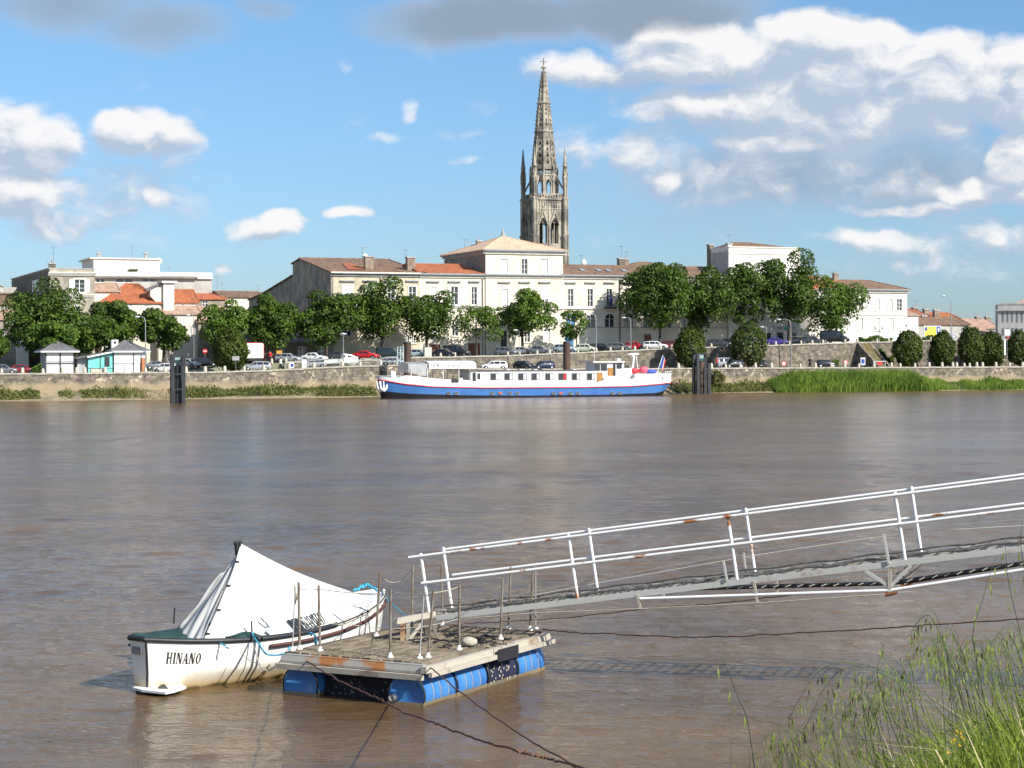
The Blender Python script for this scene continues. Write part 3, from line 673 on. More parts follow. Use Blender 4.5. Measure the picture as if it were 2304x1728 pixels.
# low shop between white building and right house
fr = bframe(1801, TF-.2); g = thing('low_shop', 'low white flat roofed shop front between the white building and the right house', 'building', fr.o, fr.th)
xe = fr.S(1840)-.03; zt = fr.Z(1815, 742); 
ops = wins(fr, g, [(1808,1820,752,772,'open'),(1824,1834,752,772,'open')], sur=False, nh=0); mb = MB(); body(mb, .03, xe, 7, -1, zt, ops); mb.build('wall', render_white, g)
mb = MB(); mb.box(.03, xe, -.3, .02, zt-.05, zt+.25); mb.build('fascia', trim_white, g)
# ---- right house
fr = bframe(1840, TF); g = thing('corner_house', 'white two storey corner house with brown hipped roof above the stone stairs', 'house', fr.o, fr.th)
zc = fr.Z(1914, 650.5); xe = fr.S(2041)
ops = wins(fr, g, [(1932,1941,673,699,'open'),(1971,1980,674,699,'closed'),(1999,2008,674,699,'closed'),(2018,2029,673,699,'open'),(1932,1941,715,742,'closed'),(1970,1980,716,744,'closed'),(2001,2010,716,744,'closed'),(1880,1890,673,699,'open')])
mb = MB(); body(mb, .02, xe, 11, -1, zc, ops); mb.build('wall', render_white, g)
cornice(g, 0, xe+.3, zc, trim_white, metal_grey)
mb = MB(); z = fr.Z(1980, 708); mb.box(0, xe, -.1, .02, z-.12, z+.12); z = fr.Z(1980, 660); mb.box(0, xe, -.05, .02, z-.06, z+.06); mb.build('string_course', render_pink, g)
hip_roof(fr.S(1880), xe, 0, 11, zc+.03, fr.Z(1950, 631, 5.5), 3, 4.2, ov=.45).build('roof', tile_brown, g)
hip_roof(0, fr.S(1912,3), 1.5, 12, zc+.2, fr.Z(1870, 622, 6), 2.5, 2.4, ov=.3).build('rear_roof', tile_orange, g)
chimney(g, fr.S(1880,5), 5, zc+1.5, fr.Z(1880, 614, 5), .8, .6, 1); chimney(g, fr.S(1836,5)+.5, 5, zc, fr.Z(1836, 620, 5), .9, .7, 0)
antenna(g, .9, 6, zc+1.4, 1.6, 1.1)
fr = bframe(2041, TF+.3); g = thing('house_annex', 'narrow white lean-to annex against the right end of the corner house', 'house', fr.o, fr.th)
xe = fr.S(2066); zt = fr.Z(2050, 709); mb = MB(); body(mb, .03, xe, 7, -1, zt, wins(fr, g, [(2052,2060,720,742,'closed')], sur=False)); mb.build('wall', render_white, g)
hip_roof(.3, xe, 0, 7, zt+.03, zt+.9, 0, 0, ov=.25).build('roof', tile_pink, g)
# ---- small far houses on the right
def small_house(X0, X1, Yc, Yr, t, dep, wm_, rm, label, name='small_house', xi=(0,0), win=(), ch=(), ant=None, name_cat='house', z0=-1.5):
    fr = bframe(X0, t); g = thing(name, label, name_cat, fr.o, fr.th, None)
    xe = fr.S(X1); zc = fr.Z((X0+X1)/2, Yc); ops = wins(fr, g, [w if len(w) == 5 else (*w, 'open') for w in win], sur=False, nh=1)
    mb = MB(); body(mb, .02, xe-.02, dep, z0, zc, ops); mb.build('wall', wm_, g)
    if Yr is not None:
        zr = fr.Z((X0+X1)/2, Yr, dep/2); rf = hip_roof(.02, xe-.02, 0, dep, zc+.02, zr, xi[0], xi[1], ov=.25).build('roof', rm, g)
    for (X, Yt) in ch: chimney(g, fr.S(X, dep*.5), dep*.5, zc, fr.Z(X, Yt, dep*.5), 1.0, .7, 2)
    if ant: antenna(g, fr.S(ant[0], dep*.5), dep*.5, fr.Z(ant[0], ant[1], dep*.5), 1.6, 1.1)
    return g
small_house(2036,2090,712,696,46,9,render_pink,tile_orange,'small house with orange roof and two chimneys just right of the corner house',win=[(2072,2078,722,732)],ch=[(2058,692),(2083,695)],ant=(2062,696))
small_house(2060,2180,730,713,40,9,render_dull,tile_brown,'low house with grey brown roof behind the yellow billboard',win=[(2120,2128,740,752),(2162,2170,740,752)],ch=[(2106,697),(2078,710)])
small_house(2110,2160,718,704,58,8,render_pink,tile_orange,'far house with bright orange gable roof behind the street lamp',win=[(2152,2157,722,730)],ch=[(2136,704)])
small_house(2150,2182,735,716,62,7,render_white,slate,'small far house with steep grey slate roof',win=[(2160,2166,738,748)],xi=(2,2))
small_house(2176,2250,738,718,60,10,render_conc,tile_pink,'pale far house with pinkish roof beside the concrete building',win=[(2196,2202,742,752),(2212,2218,742,752)],ch=[(2200,712),(2222,712)])
small_house(2196,2246,752,741,45,8,render_pink,tile_pink,'low shed with pink tiles in front of the concrete building',win=[(2220,2228,756,764)])
fr = bframe(2245, 34); fr = Fr(fr.o.x, fr.o.y, R(-12), fr.o.z); g = thing('concrete_building', 'grey concrete building with flat roof and narrow upright windows at the right edge', 'building', fr.o, fr.th)
xe = fr.S(2345); zt = fr.Z(2245, 683); lst = [(2245+X, 2245+X+4.5, 701, 726, 'open') for X in (8,19,29,40,51,62,73,84)]+[(2245+X, 2245+X+5, 739, 755, 'open') for X in (8,19,29,40,51,62,73,84)]
mb = MB(); body(mb, 0, xe, 12, -2, zt, wins(fr, g, lst, sur=False, fm=metal_grey, nh=0)); mb.build('wall', render_conc, g)
mb = MB(); z = fr.Z(2270, 698); mb.box(-.3, xe, -.35, .02, z-.12, z+.12); mb.box(-.1, xe, -.08, .02, zt-.2, zt+.1); mb.build('roof_slab', trim_grey, g)
hip_roof(3.2, xe, 6, 12, zt+.1, zt+1.5, 3, 0, ov=.1).build('roof', tile_pink, g); antenna(g, 4.5, 1, zt, 1.8, 1.0)
# ---- left group
fr = bframe(112, TF); g = thing('grey_building', 'grey rendered building with flat parapet and white shuttered side window at the left', 'building', fr.o, fr.th)
zt = fr.Z(112, 605); xe = fr.S(213); kd = fr.side(26, 609)[0]
ops = wins(fr, g, [(168,190,629,658,'leaves'),(160,180,690,722,'open')])
mb = MB(); body(mb, 0, xe, kd, -1, zt, ops); mb.build('wall', render_grey, g)
mb = MB(); mb.box(-.04,-.01,.2,kd-.2,-1,zt-.15); mb.build('side_shade', stone_dark, g, label='dark weathered side wall')  # shade of the left side put in as a dark facing
cornice(g, -.2, xe+.2, fr.Z(150, 612.5), trim_white, None, w=.4, h=.45); cornice(g, 0, xe, fr.Z(150, 662), trim_white, None, w=.3, h=.4, name='string_course')
mb = MB(); mb.box(-.15, xe+.05, -.05, .3, zt, zt+.15); mb.box(-.15, .15, .3, kd, zt, zt+.15); mb.build('coping', trim_grey, g)
k1, zA = fr.side(79, 631); k0, _ = fr.side(87, 631); zB = fr.side(79, 657)[1]
mb = MB(); mb.box(-.14, -.05, k0, k1, zB, zA); w = mb.build('window', glass_dark, g)
mb = MB(); mb.box(-.17, -.10, k0-1.6, k0-.05, zB, zA); mb.build('shutter', wood_white, w); mb = MB(); mb.box(-.17, -.10, k1+.05, k1+1.6, zB, zA); mb.build('shutter', wood_white, w)
chimney(g, .6, 1.6, zt, zt+.9, .9, .6, 1, stone_dark); antenna(g, .7, 1.2, zt+.6, 2.6, 1.0)
fr = bframe(212, TF+7); g = thing('penthouse_building', 'long white flat roofed building with raised block and two chimney posts at the left', 'building', fr.o, fr.th)
zt = fr.Z(300, 584); xm = fr.S(359); xe = fr.S(477); z2 = fr.Z(410, 613)
ops = wins(fr, g, [(216,236,626,636,'open'),(260,300,626,636,'open'),(320,352,626,634,'open')], sur=False, nh=0)
mb = MB(); body(mb, 0, xe, 10, -1, fr.Z(300, 622), ops); mb.build('wall', render_dull, g)
mb = MB(); mb.box(-.1, xm, -.25, 9, fr.Z(280, 621), zt); ub = mb.build('upper_block', render_white, g)
mb = MB(); mb.box(-.6, xm+.2, -.45, 9.2, zt, zt+.2); mb.build('roof_slab', trim_white, ub)
mb = MB(); mb.box(xm+.005, xe, -.3, 9, fr.Z(410, 622), z2); z3 = fr.Z(460, 628); mb.box(fr.S(443), xe+.05, -.33, 9, z3, fr.Z(410, 622)-.002); mb.build('parapet', render_white, g)
mb = MB(); mb.box(0, fr.S(443), -.7, -.26, fr.Z(300, 624), fr.Z(300, 621.5)-.01); mb.build('canopy_edge', fibre, g)
for X in (223, 329): chimney(g, fr.S(X, 2), 2, zt+.2, fr.Z(X, 569, 2), .42, .4, 0, trim_grey); 
antenna(g, fr.S(298,3), 3, zt, 2.2, 1.2, dish=False); antenna(g, xm-.2, 1, zt-.6, .9, .5, dish=True); antenna(g, fr.S(380,5), 5, z2, 1.0, 1.2)
mb = MB(); 
for k in range(10): mb.tube([(fr.S(288+k*2.2),-.35,fr.Z(300,610)),(fr.S(288+k*2.2)+.1,-.5,fr.Z(300,610)+.25)], .07, 5)
mb.build('roof_plants', mat('dry_plant', (.10,.13,.04), .9), g)
small_house(212,268,655,632,TF+3.5,9,render_pink,tile_pink,'pinkish tiled roof house squeezed under the long white flat roofed building')
small_house(228,368,681,628,TF+1,15,stone_white,tile_orange,'cream house with big hipped orange roof behind the two kiosks',xi=(6,4.5),win=[(325,334,687,697,'closed'),(290,298,687,697,'closed')],ch=[(303,648)])
small_house(366,445,655,632,TF+9,10,render_dull,fibre,'house with grey corrugated roof between the two orange roofs',xi=(0,0))
small_house(394,444,680,652,TF+2.6,7,render_pink,tile_orange,'small house with plain orange roof slope right of the white stair tower',win=[(408,414,684,692)])
small_house(416,508,672,637,TF+5,13,stone_grey,tile_orange,'house with long orange hip roof and a grey dormer, right of the white parapet',xi=(1.5,6),win=[(455,468,676,690)],ant=(489,646))
fr = bframe(368, TF+.6); g = thing('stair_tower', 'white wall with flat cap and sloping tiled side between the orange roofs', 'building', fr.o, fr.th)
zt = fr.Z(380, 637); xe = fr.S(392); mb = MB(); mb.box(0, xe, 0, 2.5, -1, zt); mb.build('wall', render_white, g)
mb = MB(); mb.box(-.3, xe+.4, -.3, 2.8, zt, zt+.3); mb.build('cap', trim_white, g)
zl = fr.Z(330, 653); sl = fr.S(330); mb = MB(); mb.prism([(sl+.6,.4,zl-.8),(0,.4,zl-2.6),(0,.4,zt-.1),(sl+.6,.4,zl)], (0,1.5,0)); q = mb.build('side_wall', render_pink, g); norm_out(q)
mb = MB(); mb.prism([(sl,.2,zl-.1),(-.02,.2,zt-.1),(-.02,.2,zt+.15),(sl,.2,zl+.12)], (0,2,0)); q = mb.build('sloping_roof', slate, g); norm_out(q)
small_house(356,450,706,680,TF-.5,9,render_pink,tile_pink,'low house with pale pink tiled roof behind the third tree from the left',win=[(426,432,735,765),(436,442,735,765),(412,418,735,765)])
small_house(446,560,725,690,TF-1,9,stone_grey,tile_pink,'low stone house half hidden by the trees left of the dark gable',win=[(470,478,735,760),(500,508,735,760)])
small_house(560,744,770,758,TF-4.5,5,stone_dark,slate,'dark low shop with slate canopy under the trees in front of the gable end',name='low_shop',win=[(580,600,780,800),(620,640,780,800),(670,690,780,800),(715,730,780,800)],name_cat='building')
small_house(500,594,668,656,80,10,render_pink,tile_brown,'distant house with brown roof and white dormer left of the sloping outbuilding',ch=[(524,664)])
small_house(540,600,664,657,95,10,render_white,tile_pink,'distant pale house furthest back left of the sloping outbuilding',ant=(581,660))
small_house(478,516,664,655,90,9,render_dull,tile_brown,'distant dull roofed house right of the long orange hip roof',ant=(500,655))
small_house(-30,38,660,636,TF+20,12,render_dull,tile_brown,'brown roofed house at the left edge behind the grey building',win=[(2,9,646,654)],xi=(2,3))
small_house(-40,27,684,666,TF+10,9,stone_cream,tile_brown,'low house with brown roof and dark opening at the left edge',win=[(10,22,686,698),(0,8,688,696)])
small_house(-60,62,718,698,TF+1,8,stone_grey,tile_pink,'grey stone house with pink tiled roof at the left edge behind the kiosk',win=[(-8,0,760,800),(6,14,745,785),(30,38,745,785)])
fr = bframe(38, TF-.3); g = thing('narrow_house', 'narrow bright white house front with blue shutters behind the left kiosk', 'house', fr.o, fr.th)
xe = fr.S(64); zt = fr.Z(50, 740); mb = MB(); body(mb, 0, xe, 1.2, -1, zt, wins(fr, g, [(42,47,765,785,'open'),(52,57,765,785,'closed')], sur=False)); mb.build('wall', render_white, g)
mb = MB(); mb.box(-.1, xe+.1, -.2, 1.2, zt, zt+.15); mb.build('coping', trim_grey, g)
# ---- church tower and spire
DC = 430.0; pc = W(1225, 600, DC); K = DC/F
frc = Fr(pc.x, pc.y, R(20), 3.0); g = thing('church_tower', 'tall gothic church tower with slender pierced stone spire and cross', 'church', frc.o, frc.th)
zC = lambda Y: CH+(CY-Y)*K-3.0
hw = 3.42; zk = zC(450); z1 = zC(383)
# pierced belfry stage: walls with lancets cut through (front, left, right, back)
def rotated(mb, ang, fn):
    b = len(mb.v); fn(mb); c, s = math.cos(ang), math.sin(ang)
    for i in range(b, len(mb.v)):
        x, y, z = mb.v[i]; mb.v[i] = (x*c-y*s, x*s+y*c, z)
def lancet_ops(cx_, w, z0, z1, n=5):
    r = w/2; out = [(cx_-r, cx_+r, z0, z1)]
    for k in range(n):
        f0 = k/n; zz0, zz1 = z1+w*.95*f0, z1+w*.95*(k+1)/n; ww = r*(1-((k+1)/n)**1.6)
        if ww > .05: out.append((cx_-ww, cx_+ww, zz0, zz1))
    return out
mb = MB(); rr = [0, math.pi/2, math.pi, -math.pi/2]
zl0, zl1 = zC(550), zC(507)
opsT = lancet_ops(-1.55, 1.75, zl0, zl1)+lancet_ops(1.15, 1.75, zl0, zl1)
for a in rr: rotated(mb, a, lambda m: wall_open(m, -hw, hw, -3, zk, opsT, y=-hw, rv=.9))
mb.box(-hw+1, hw-1, -hw+1, hw-1, -3, zl0-6)
mb.quad((-hw,-hw,zk),(hw,-hw,zk),(hw,hw,zk),(-hw,hw,zk))
mb.build('wall', stone_spire, g)
for a in rr:
    for cx_ in (-1.55, 1.15):
        mb = MB()
        def tr(m):
            y = -hw+.35
            m.box(cx_-.07, cx_+.07, y-.12, y+.12, zl0, zl1+.2)
            for q in (-1, 1):
                m.box(cx_+q*.85-.06, cx_+q*.85+.06, y-.1, y+.1, zl0, zl1)
                pts = [(cx_+q*.45+.42*math.cos(t_), y, zl1-.1+.55*math.sin(t_)) for t_ in [math.pi*k/8 for k in range(9)]]; m.tube(pts, .09, 5)
            pts = [(cx_+.38*math.cos(t_), y, zl1+.75+.38*math.sin(t_)) for t_ in [2*math.pi*k/10 for k in range(11)]]; m.tube(pts, .09, 5)
            m.bar((cx_-.35,y,zl1+.75),(cx_+.35,y,zl1+.75),.1); m.bar((cx_,y,zl1+.4),(cx_,y,zl1+1.1),.1)
            # gabled hood over the lancet
            zt_ = zl1+1.65
            for q in (-1, 1): m.bar((cx_+q*1.1,-hw-.12,zl1-.1),(cx_,-hw-.12,zt_+1.3),.2,.25)
            m.lathe([(.22,zt_+1.2),(.12,zt_+1.9),(.25,zt_+2.1),(.02,zt_+2.8)], (cx_,-hw-.12,0), 6)
        rotated(mb, a, tr); mb.build('tracery', stone_spire, g)
mb = MB()
for a in rr:
    def bl(m):
        m.box(-hw-.25, hw+.25, -hw-.28, -hw, zk-.25, zk+.22); m.box(-hw-.1, hw+.1, -hw-.16, -hw, zC(472)-.12, zC(472)+.12)
        for k in range(11):
            x = -hw+.6+(2*hw-1.2)*k/10; m.box(x-.09, x+.09, -hw-.14, -hw, zC(484), zk-.5)
            if k < 10:
                x2 = x+(2*hw-1.2)/20; m.tube([(x,-hw-.1,zk-.9),(x2,-hw-.1,zk-.55),(x+(2*hw-1.2)/10,-hw-.1,zk-.9)], .07, 4)
        for x in (-.2,): m.box(x-.14, x+.14, -hw-.2, -hw, -3, zk-1)
        for k in range(9):
            x = -hw+.9+(2*hw-1.8)*k/8; m.box(x-.12, x+.12, -hw-.15, -hw, zk+.22, zk+1.0)
        m.box(-hw+.7, hw-.7, -hw-.16, -hw+.02, zk+1.0, zk+1.15)
    rotated(mb, a, bl)
mb.build('arcade_band', stone_spire, g)
# corner buttresses rising to pinnacles
for (i, j) in ((-1,-1),(1,-1),(1,1),(-1,1)):
    mb = MB(); cx_, cy_ = i*(hw+.15), j*(hw+.15)
    st = [(1.35,-3,zC(600)),(1.2,zC(600),zC(530)),(1.05,zC(530),zk+.3),(.82,zk+.3,zC(400))]
    for (w, a, b) in st:
        mb.box(cx_-w/2, cx_+w/2, cy_-w/2, cy_+w/2, a, b); mb.box(cx_-w/2-.12, cx_+w/2+.12, cy_-w/2-.12, cy_+w/2+.12, b-.3, b)
        for q in (-1, 1): mb.box(cx_+i*.01+q*w*.3-.08, cx_+q*w*.3+.08, cy_-w/2-.12, cy_+w/2+.12, a, b-.3)
    mb.build('buttress', stone_spire, g)
    mb = MB(); zp = zC(400); zt_ = zC(338)
    mb.lathe([(.62,zp),(.55,zp+.5),(.50,zC(378)),(.66,zC(377)),(.42,zC(374)),(.05,zt_)], (cx_,cy_,0), 4, ph=math.pi/4)
    mb.lathe([(.05,zt_-.3),(.18,zt_),(.03,zt_+.45)], (cx_,cy_,0), 6)
    for k in range(8):
        f = k/8; z = zC(374)+(zt_-zC(374))*f; r = .42*(1-f)+.08
        for a in range(4): an = math.pi/4+a*math.pi/2; mb.lathe([(.02,z-.1),(.11,z),(.02,z+.16)], (cx_+r*math.cos(an),cy_+r*math.sin(an),0), 4)
    for k in range(4): mb.lathe([(.16,zp-1.4),(.14,zp+.4),(.2,zp+.45),(.02,zp+1.7)], (cx_+.5*math.cos(k*math.pi/2+.78),cy_+.5*math.sin(k*math.pi/2+.78),0), 4)
    mb.build('pinnacle', stone_spire, g)
    mb = MB(); mb.tube([(cx_*.93,cy_*.93,zC(430)),(cx_*.72,cy_*.72,zC(412)),(cx_*.56,cy_*.56,zC(396))], .22, 5); mb.build('flying_buttress', stone_spire, g)
# octagonal lantern
ro = 3.0; zq0, zq1 = zk, zC(396)
mb = MB(); n = 8
ap = ro*math.cos(math.pi/8); hwid = ro*math.sin(math.pi/8)
for k in range(8):
    rotated(mb, k*math.pi/4, lambda m: wall_open(m, -hwid, hwid, zq0, zq1, lancet_ops(0, 1.15, zq0+.9, zq0+3.4, 5), y=-ap, rv=.3))
    rotated(mb, k*math.pi/4, lambda m: wall_open(m, -hwid+.12, hwid-.12, zq0, zq1, lancet_ops(0, 1.15, zq0+.9, zq0+3.4, 5), y=-ap+.3, rv=.02))
mb.build('lantern', stone_spire, g)
mb = MB()
for k in range(8):
    an = math.pi/8+k*math.pi/4; x, y = ro*math.cos(an), ro*math.sin(an)
    mb.box(x-.2, x+.2, y-.2, y+.2, zq0, zq1+.3); mb.lathe([(.26,zq1+.3),(.2,zq1+.9),(.28,zq1+1.0),(.02,zq1+2.4)], (x,y,0), 4)
    def gb(m):
        for q in (-1, 1): m.bar((q*1.0,-ap-.08,zq0+3.9),(0,-ap-.08,zq1+.9),.16,.2)
        m.box(-hwid, hwid, -ap-.22, -ap, zq1-.15, zq1+.15)
        for q in range(6): m.box(-hwid+.15+q*.36, -hwid+.25+q*.36, -ap-.12, -ap, zq1+.15, zq1+.75)
        m.box(-hwid, hwid, -ap-.14, -ap+.02, zq1+.75, zq1+.9)
    rotated(mb, k*math.pi/4, gb)
mb.build('gallery', stone_spire, g)
# pierced spire: eight faces with small quatrefoil holes
prof = [(383,2.62),(353,2.35),(330,2.17),(297,1.80),(262,1.55),(233,1.20),(200,.86),(170,.50),(160,.30)]
mb = MB(); PR = [(r*1.02, zC(Y)) for Y, r in prof]
mb.lathe(PR, (0,0,0), 8, ph=math.pi/8, smooth=False)
hole = mat('stone_hole', (.02,.018,.015), 1)
for (Y, sz) in ((368,.46),(352,.5),(338,.42),(325,.46),(312,.36),(282,.32),(272,.36),(258,.28),(248,.32),(222,.2),(208,.22),(195,.16)):
    z = zC(Y); r = np.interp(z, [p[1] for p in PR], [p[0] for p in PR])*math.cos(math.pi/8); sl = .085
    for k in range(8):
        def q(m):
            m.mat(1); m.add([(-sz*.55,-r-.03,z),(0,-r-.03-sl*sz,z-sz),(sz*.55,-r-.03,z),(0,-r+sl*sz-.03,z+sz*1.25)], [(0,1,2,3)]); m.mat(0)
            if Y in (368,352,325,312,282,258,248):
                for d in (-1, 1): m.bar((d*sz*.95,-r-.06,z-sz*.3),(0,-r-.02,z+sz*2.0),.09,.12)
        rotated(mb, k*math.pi/4, q)
sp_ = mb.build('spire', [stone_spire, hole], g)
mb = MB()
for k in range(8):
    an = math.pi/8+k*math.pi/4; c, s = math.cos(an), math.sin(an)
    mb.tube([(r*c, r*s, z) for r, z in PR], [.17-.012*i for i in range(len(PR))], 5)
    z = PR[0][1]+.5
    while z < PR[-1][1]:
        r = np.interp(z, [p[1] for p in PR], [p[0] for p in PR])+.14; q = .17*(.55+.45*(r/2.6))
        mb.lathe([(.02,z-q*.8),(q,z-q*.1),(q*.5,z+q*.7),(.02,z+q*1.2)], (r*c, r*s, 0), 4); z += .95
mb.build('crockets', stone_spire, sp_)
mb = MB()
for Y in (297, 233):
    mb = MB(); r = np.interp(zC(Y), [p[1] for p in PR], [p[0] for p in PR]); z = zC(Y)
    mb.lathe([(r+.05,z-.35),(r+.32,z-.12),(r+.32,z+.12),(r+.02,z+.3)], (0,0,0), 8, ph=math.pi/8, smooth=False)
    for k in range(24):
        an = k*math.pi/12; mb.box((r+.02)*math.cos(an)-.07,(r+.02)*math.cos(an)+.07,(r+.02)*math.sin(an)-.07,(r+.02)*math.sin(an)+.07, z-1.6, z-.3)
    mb.build('band', stone_spire, sp_)
mb = MB(); zt_ = zC(160); mb.lathe([(.3,zt_-.2),(.2,zt_+.5),(.52,zt_+.7),(.3,zt_+.95),(.12,zt_+1.3),(.09,zt_+2.2)], (0,0,0), 8)
for an in range(8): mb.lathe([(.02,zt_+.5),(.14,zt_+.75),(.02,zt_+1)], (.5*math.cos(an*.785), .5*math.sin(an*.785), 0), 4)
mb.build('finial', stone_spire, g)
mb = MB(); z2 = zC(131); mb.bar((0,0,zt_+2),(0,0,z2),.13); mb.bar((-.75,0,zC(139)),(.75,0,zC(139)),.12); mb.bar((0,-.5,zC(143)),(0,.5,zC(143)),.08); mb.build('cross', metal_dark, g)
# ================================================================== walls of the quay
def along(name, t, X0, X1, zt, zb, thick, m, label, cat, cop=None, step=3.0, batter=.0, parent=None):
    s0, s1 = Q.S(X0, t), Q.S(X1, t); n = int((s1-s0)/step); mb = MB(); g = thing(name, label, cat, Q.w(s0, t, 0), TH)
    rnd = random.Random(5)
    ed = [s0+(s1-s0)*i/n for i in range(n+1)]
    vv = []
    for s in ed: vv += [(s-s0, -batter, zb(s)), (s-s0, 0, zt(s)), (s-s0, thick, zt(s)), (s-s0, thick, zb(s))]
    fs = []
    for i in range(n):
        for k in range(3): fs.append((4*i+k, 4*i+4+k, 4*i+5+k, 4*i+1+k))
    fs += [(3,2,1,0), (4*n,4*n+1,4*n+2,4*n+3)]
    mb.add(vv, fs); o = mb.build('wall', m, g); norm_out(o)
    if cop:
        mb = MB(); s = s0
        while s < s1-.3:
            L = rnd.uniform(.9, 1.5); e = min(s+L, s1); dz = rnd.uniform(-.02, .03)
            z0, z1_ = zt(s), zt(e); h = .2
            mb.prism([(s-s0+.015,-.1,z0+.003+dz),(e-s0-.015,-.1,z1_+.003+dz),(e-s0-.015,-.1,z1_+h+dz),(s-s0+.015,-.1,z0+h+dz)], (0,thick+.1,0)); s = e
        o = mb.build('coping', cop, g); norm_out(o)
    return g
rubble = mat('rubble_stone', (.32,.27,.205), .95, col2=(.14,.12,.095), scale=1.4, brick=(.75,.33,.45,.42), bump=.9, bscale=4, stain=.3)
def rubble_quay():
    m = rubble.copy(); m.name = 'quay_rubble'; t = m.node_tree; b = t.nodes['Principled BSDF']; src = b.inputs['Base Color'].links[0].from_socket
    tcn = t.nodes.new('ShaderNodeTexCoord'); sx = t.nodes.new('ShaderNodeSeparateXYZ'); t.links.new(tcn.outputs['Object'], sx.inputs[0])
    n = t.nodes.new('ShaderNodeTexNoise'); n.inputs['Scale'].default_value = .45; n.inputs['Detail'].default_value = 6; t.links.new(tcn.outputs['Object'], n.inputs['Vector'])
    v = t.nodes.new('ShaderNodeTexVoronoi'); v.inputs['Scale'].default_value = 3.4; t.links.new(tcn.outputs['Object'], v.inputs['Vector'])
    sc_ = t.nodes.new('ShaderNodeSeparateColor'); t.links.new(v.outputs['Color'], sc_.inputs[0])
    c = mixc(t, M_(t, 'MULTIPLY', smooth(t, sc_.outputs[0], .62, .78), smooth(t, n.outputs[0], .48, .66)), src, (.60,.51,.37))
    # dried silt left by the tide on the lower courses
    h = M_(t, 'ADD', sx.outputs[2], M_(t, 'MULTIPLY', M_(t, 'SUBTRACT', n.outputs[0], .5), -2.2))
    c = mixc(t, M_(t, 'MULTIPLY', smooth(t, h, 2.5, 1.7), .8), c, (.36,.28,.175))
    t.links.new(c, b.inputs['Base Color']); return m
quay_m = rubble_quay()
coping_m = mat('coping_stone', (.50,.46,.38), .9, col2=(.34,.31,.26), scale=1.5)
along('quay_wall', 2.75, -40, 2345, lambda s: zq(s)-.02, lambda s: -.6, .6, quay_m, 'long rubble stone quay wall above the muddy river bank', 'wall', coping_m, batter=.18)
along('terrace_wall', 12.8, 905, 2345, lambda s: zu(s)-.02, lambda s: zq(s)-.5, .5, rubble, 'tall rubble retaining wall below the row of parked cars', 'wall', coping_m, batter=.25)
along('ramp_wall', 12.8, 640, 903, lambda s: min(zq(s)+.75, zu(s)), lambda s: zq(s)-.5, .5, rubble, 'low stone wall beside the ramp, behind the tubular railing', 'wall', coping_m)
# stairs down from the terrace, at right angles to the wall
s0, s1 = Q.S(1932, 13), Q.S(1951, 13); g = thing('stone_stairs', 'flight of mossy stone steps leading down from the terrace below the corner house', 'stairs', Q.w(s0, 7.6, 0), TH)
mb = MB(); zt_, zb_ = zu(s0), zq(s1); n = 16; D = 5.1; Wd = s1-s0
for k in range(n): mb.box(.0, Wd, D*k/n, D*(k+1)/n-.004, zb_-.3, zb_+(zt_-zb_)*(k+1)/n)
mb.build('steps', mat('mossy_step', (.22,.165,.085), .95, col2=(.11,.11,.045), scale=1.5), g)
for x0, x1 in ((-.45,-.01),(Wd+.01,Wd+.45)):
    mb = MB(); mb.prism([(x0,-.5,zb_-.3),(x0,D+.2,zb_-.3),(x0,D+.2,zt_+.25),(x0,-.5,zb_+.25)], (x1-x0,0,0)); o = mb.build('side_wall', rubble, g); norm_out(o)
# ================================================================== vegetation
leaf_a = leafmat('leaf_plane', (.100,.165,.018), (.026,.060,.009), .7, .2)
leaf_b = leafmat('leaf_light', (.150,.245,.03), (.042,.095,.014), .9, .25)
leaf_c = leafmat('leaf_clipped', (.095,.135,.014), (.022,.042,.006), 1.0, .15)
leaf_d = leafmat('leaf_weed', (.19,.20,.055), (.085,.10,.03), .5, .2)
reed_m = leafmat('reed_green', (.30,.42,.07), (.10,.19,.035), .25, .4)
bark = mat('bark', (.085,.07,.052), .95, col2=(.05,.042,.034), scale=3, bump=.6)
def leaf_mesh(name, pts, nrm, size, m, parent, rng, loc=(0,0,0), asp=1.0):
    """many small bent leaf clumps in one mesh"""
    n = len(pts); pts = np.asarray(pts); nrm = np.asarray(nrm)
    nrm = nrm+rng.normal(0, .55, (n, 3)); nrm /= np.linalg.norm(nrm, axis=1)[:, None]
    r = rng.normal(0, 1, (n, 3)); a = np.cross(nrm, r); a /= np.linalg.norm(a, axis=1)[:, None]+1e-9; b = np.cross(nrm, a)
    s = size*(.55+.9*rng.random(n))[:, None]
    a = a*s*.5; b = b*s*.5*asp; c = nrm*s*.16
    V = np.empty((n, 6, 3)); V[:,0] = pts-a; V[:,1] = pts-.45*b+c-.2*a; V[:,2] = pts+.55*a-.5*b; V[:,3] = pts+a*1.0-c; V[:,4] = pts+.4*b+.2*a+c; V[:,5] = pts-.4*a+.6*b-c
    me = bpy.data.meshes.new(name); me.vertices.add(n*6); me.vertices.foreach_set('co', V.reshape(-1))
    me.loops.add(n*6); me.loops.foreach_set('vertex_index', np.arange(n*6, dtype=np.int32))
    me.polygons.add(n); me.polygons.foreach_set('loop_start', np.arange(0, n*6, 6, dtype=np.int32)); me.polygons.foreach_set('loop_total', np.full(n, 6, np.int32))
    me.materials.append(m); me.update(calc_edges=True); me.validate()
    o = bpy.data.objects.new(name, me); COL.objects.link(o); o.location = loc
    if parent is not None: o.parent = parent
    return o
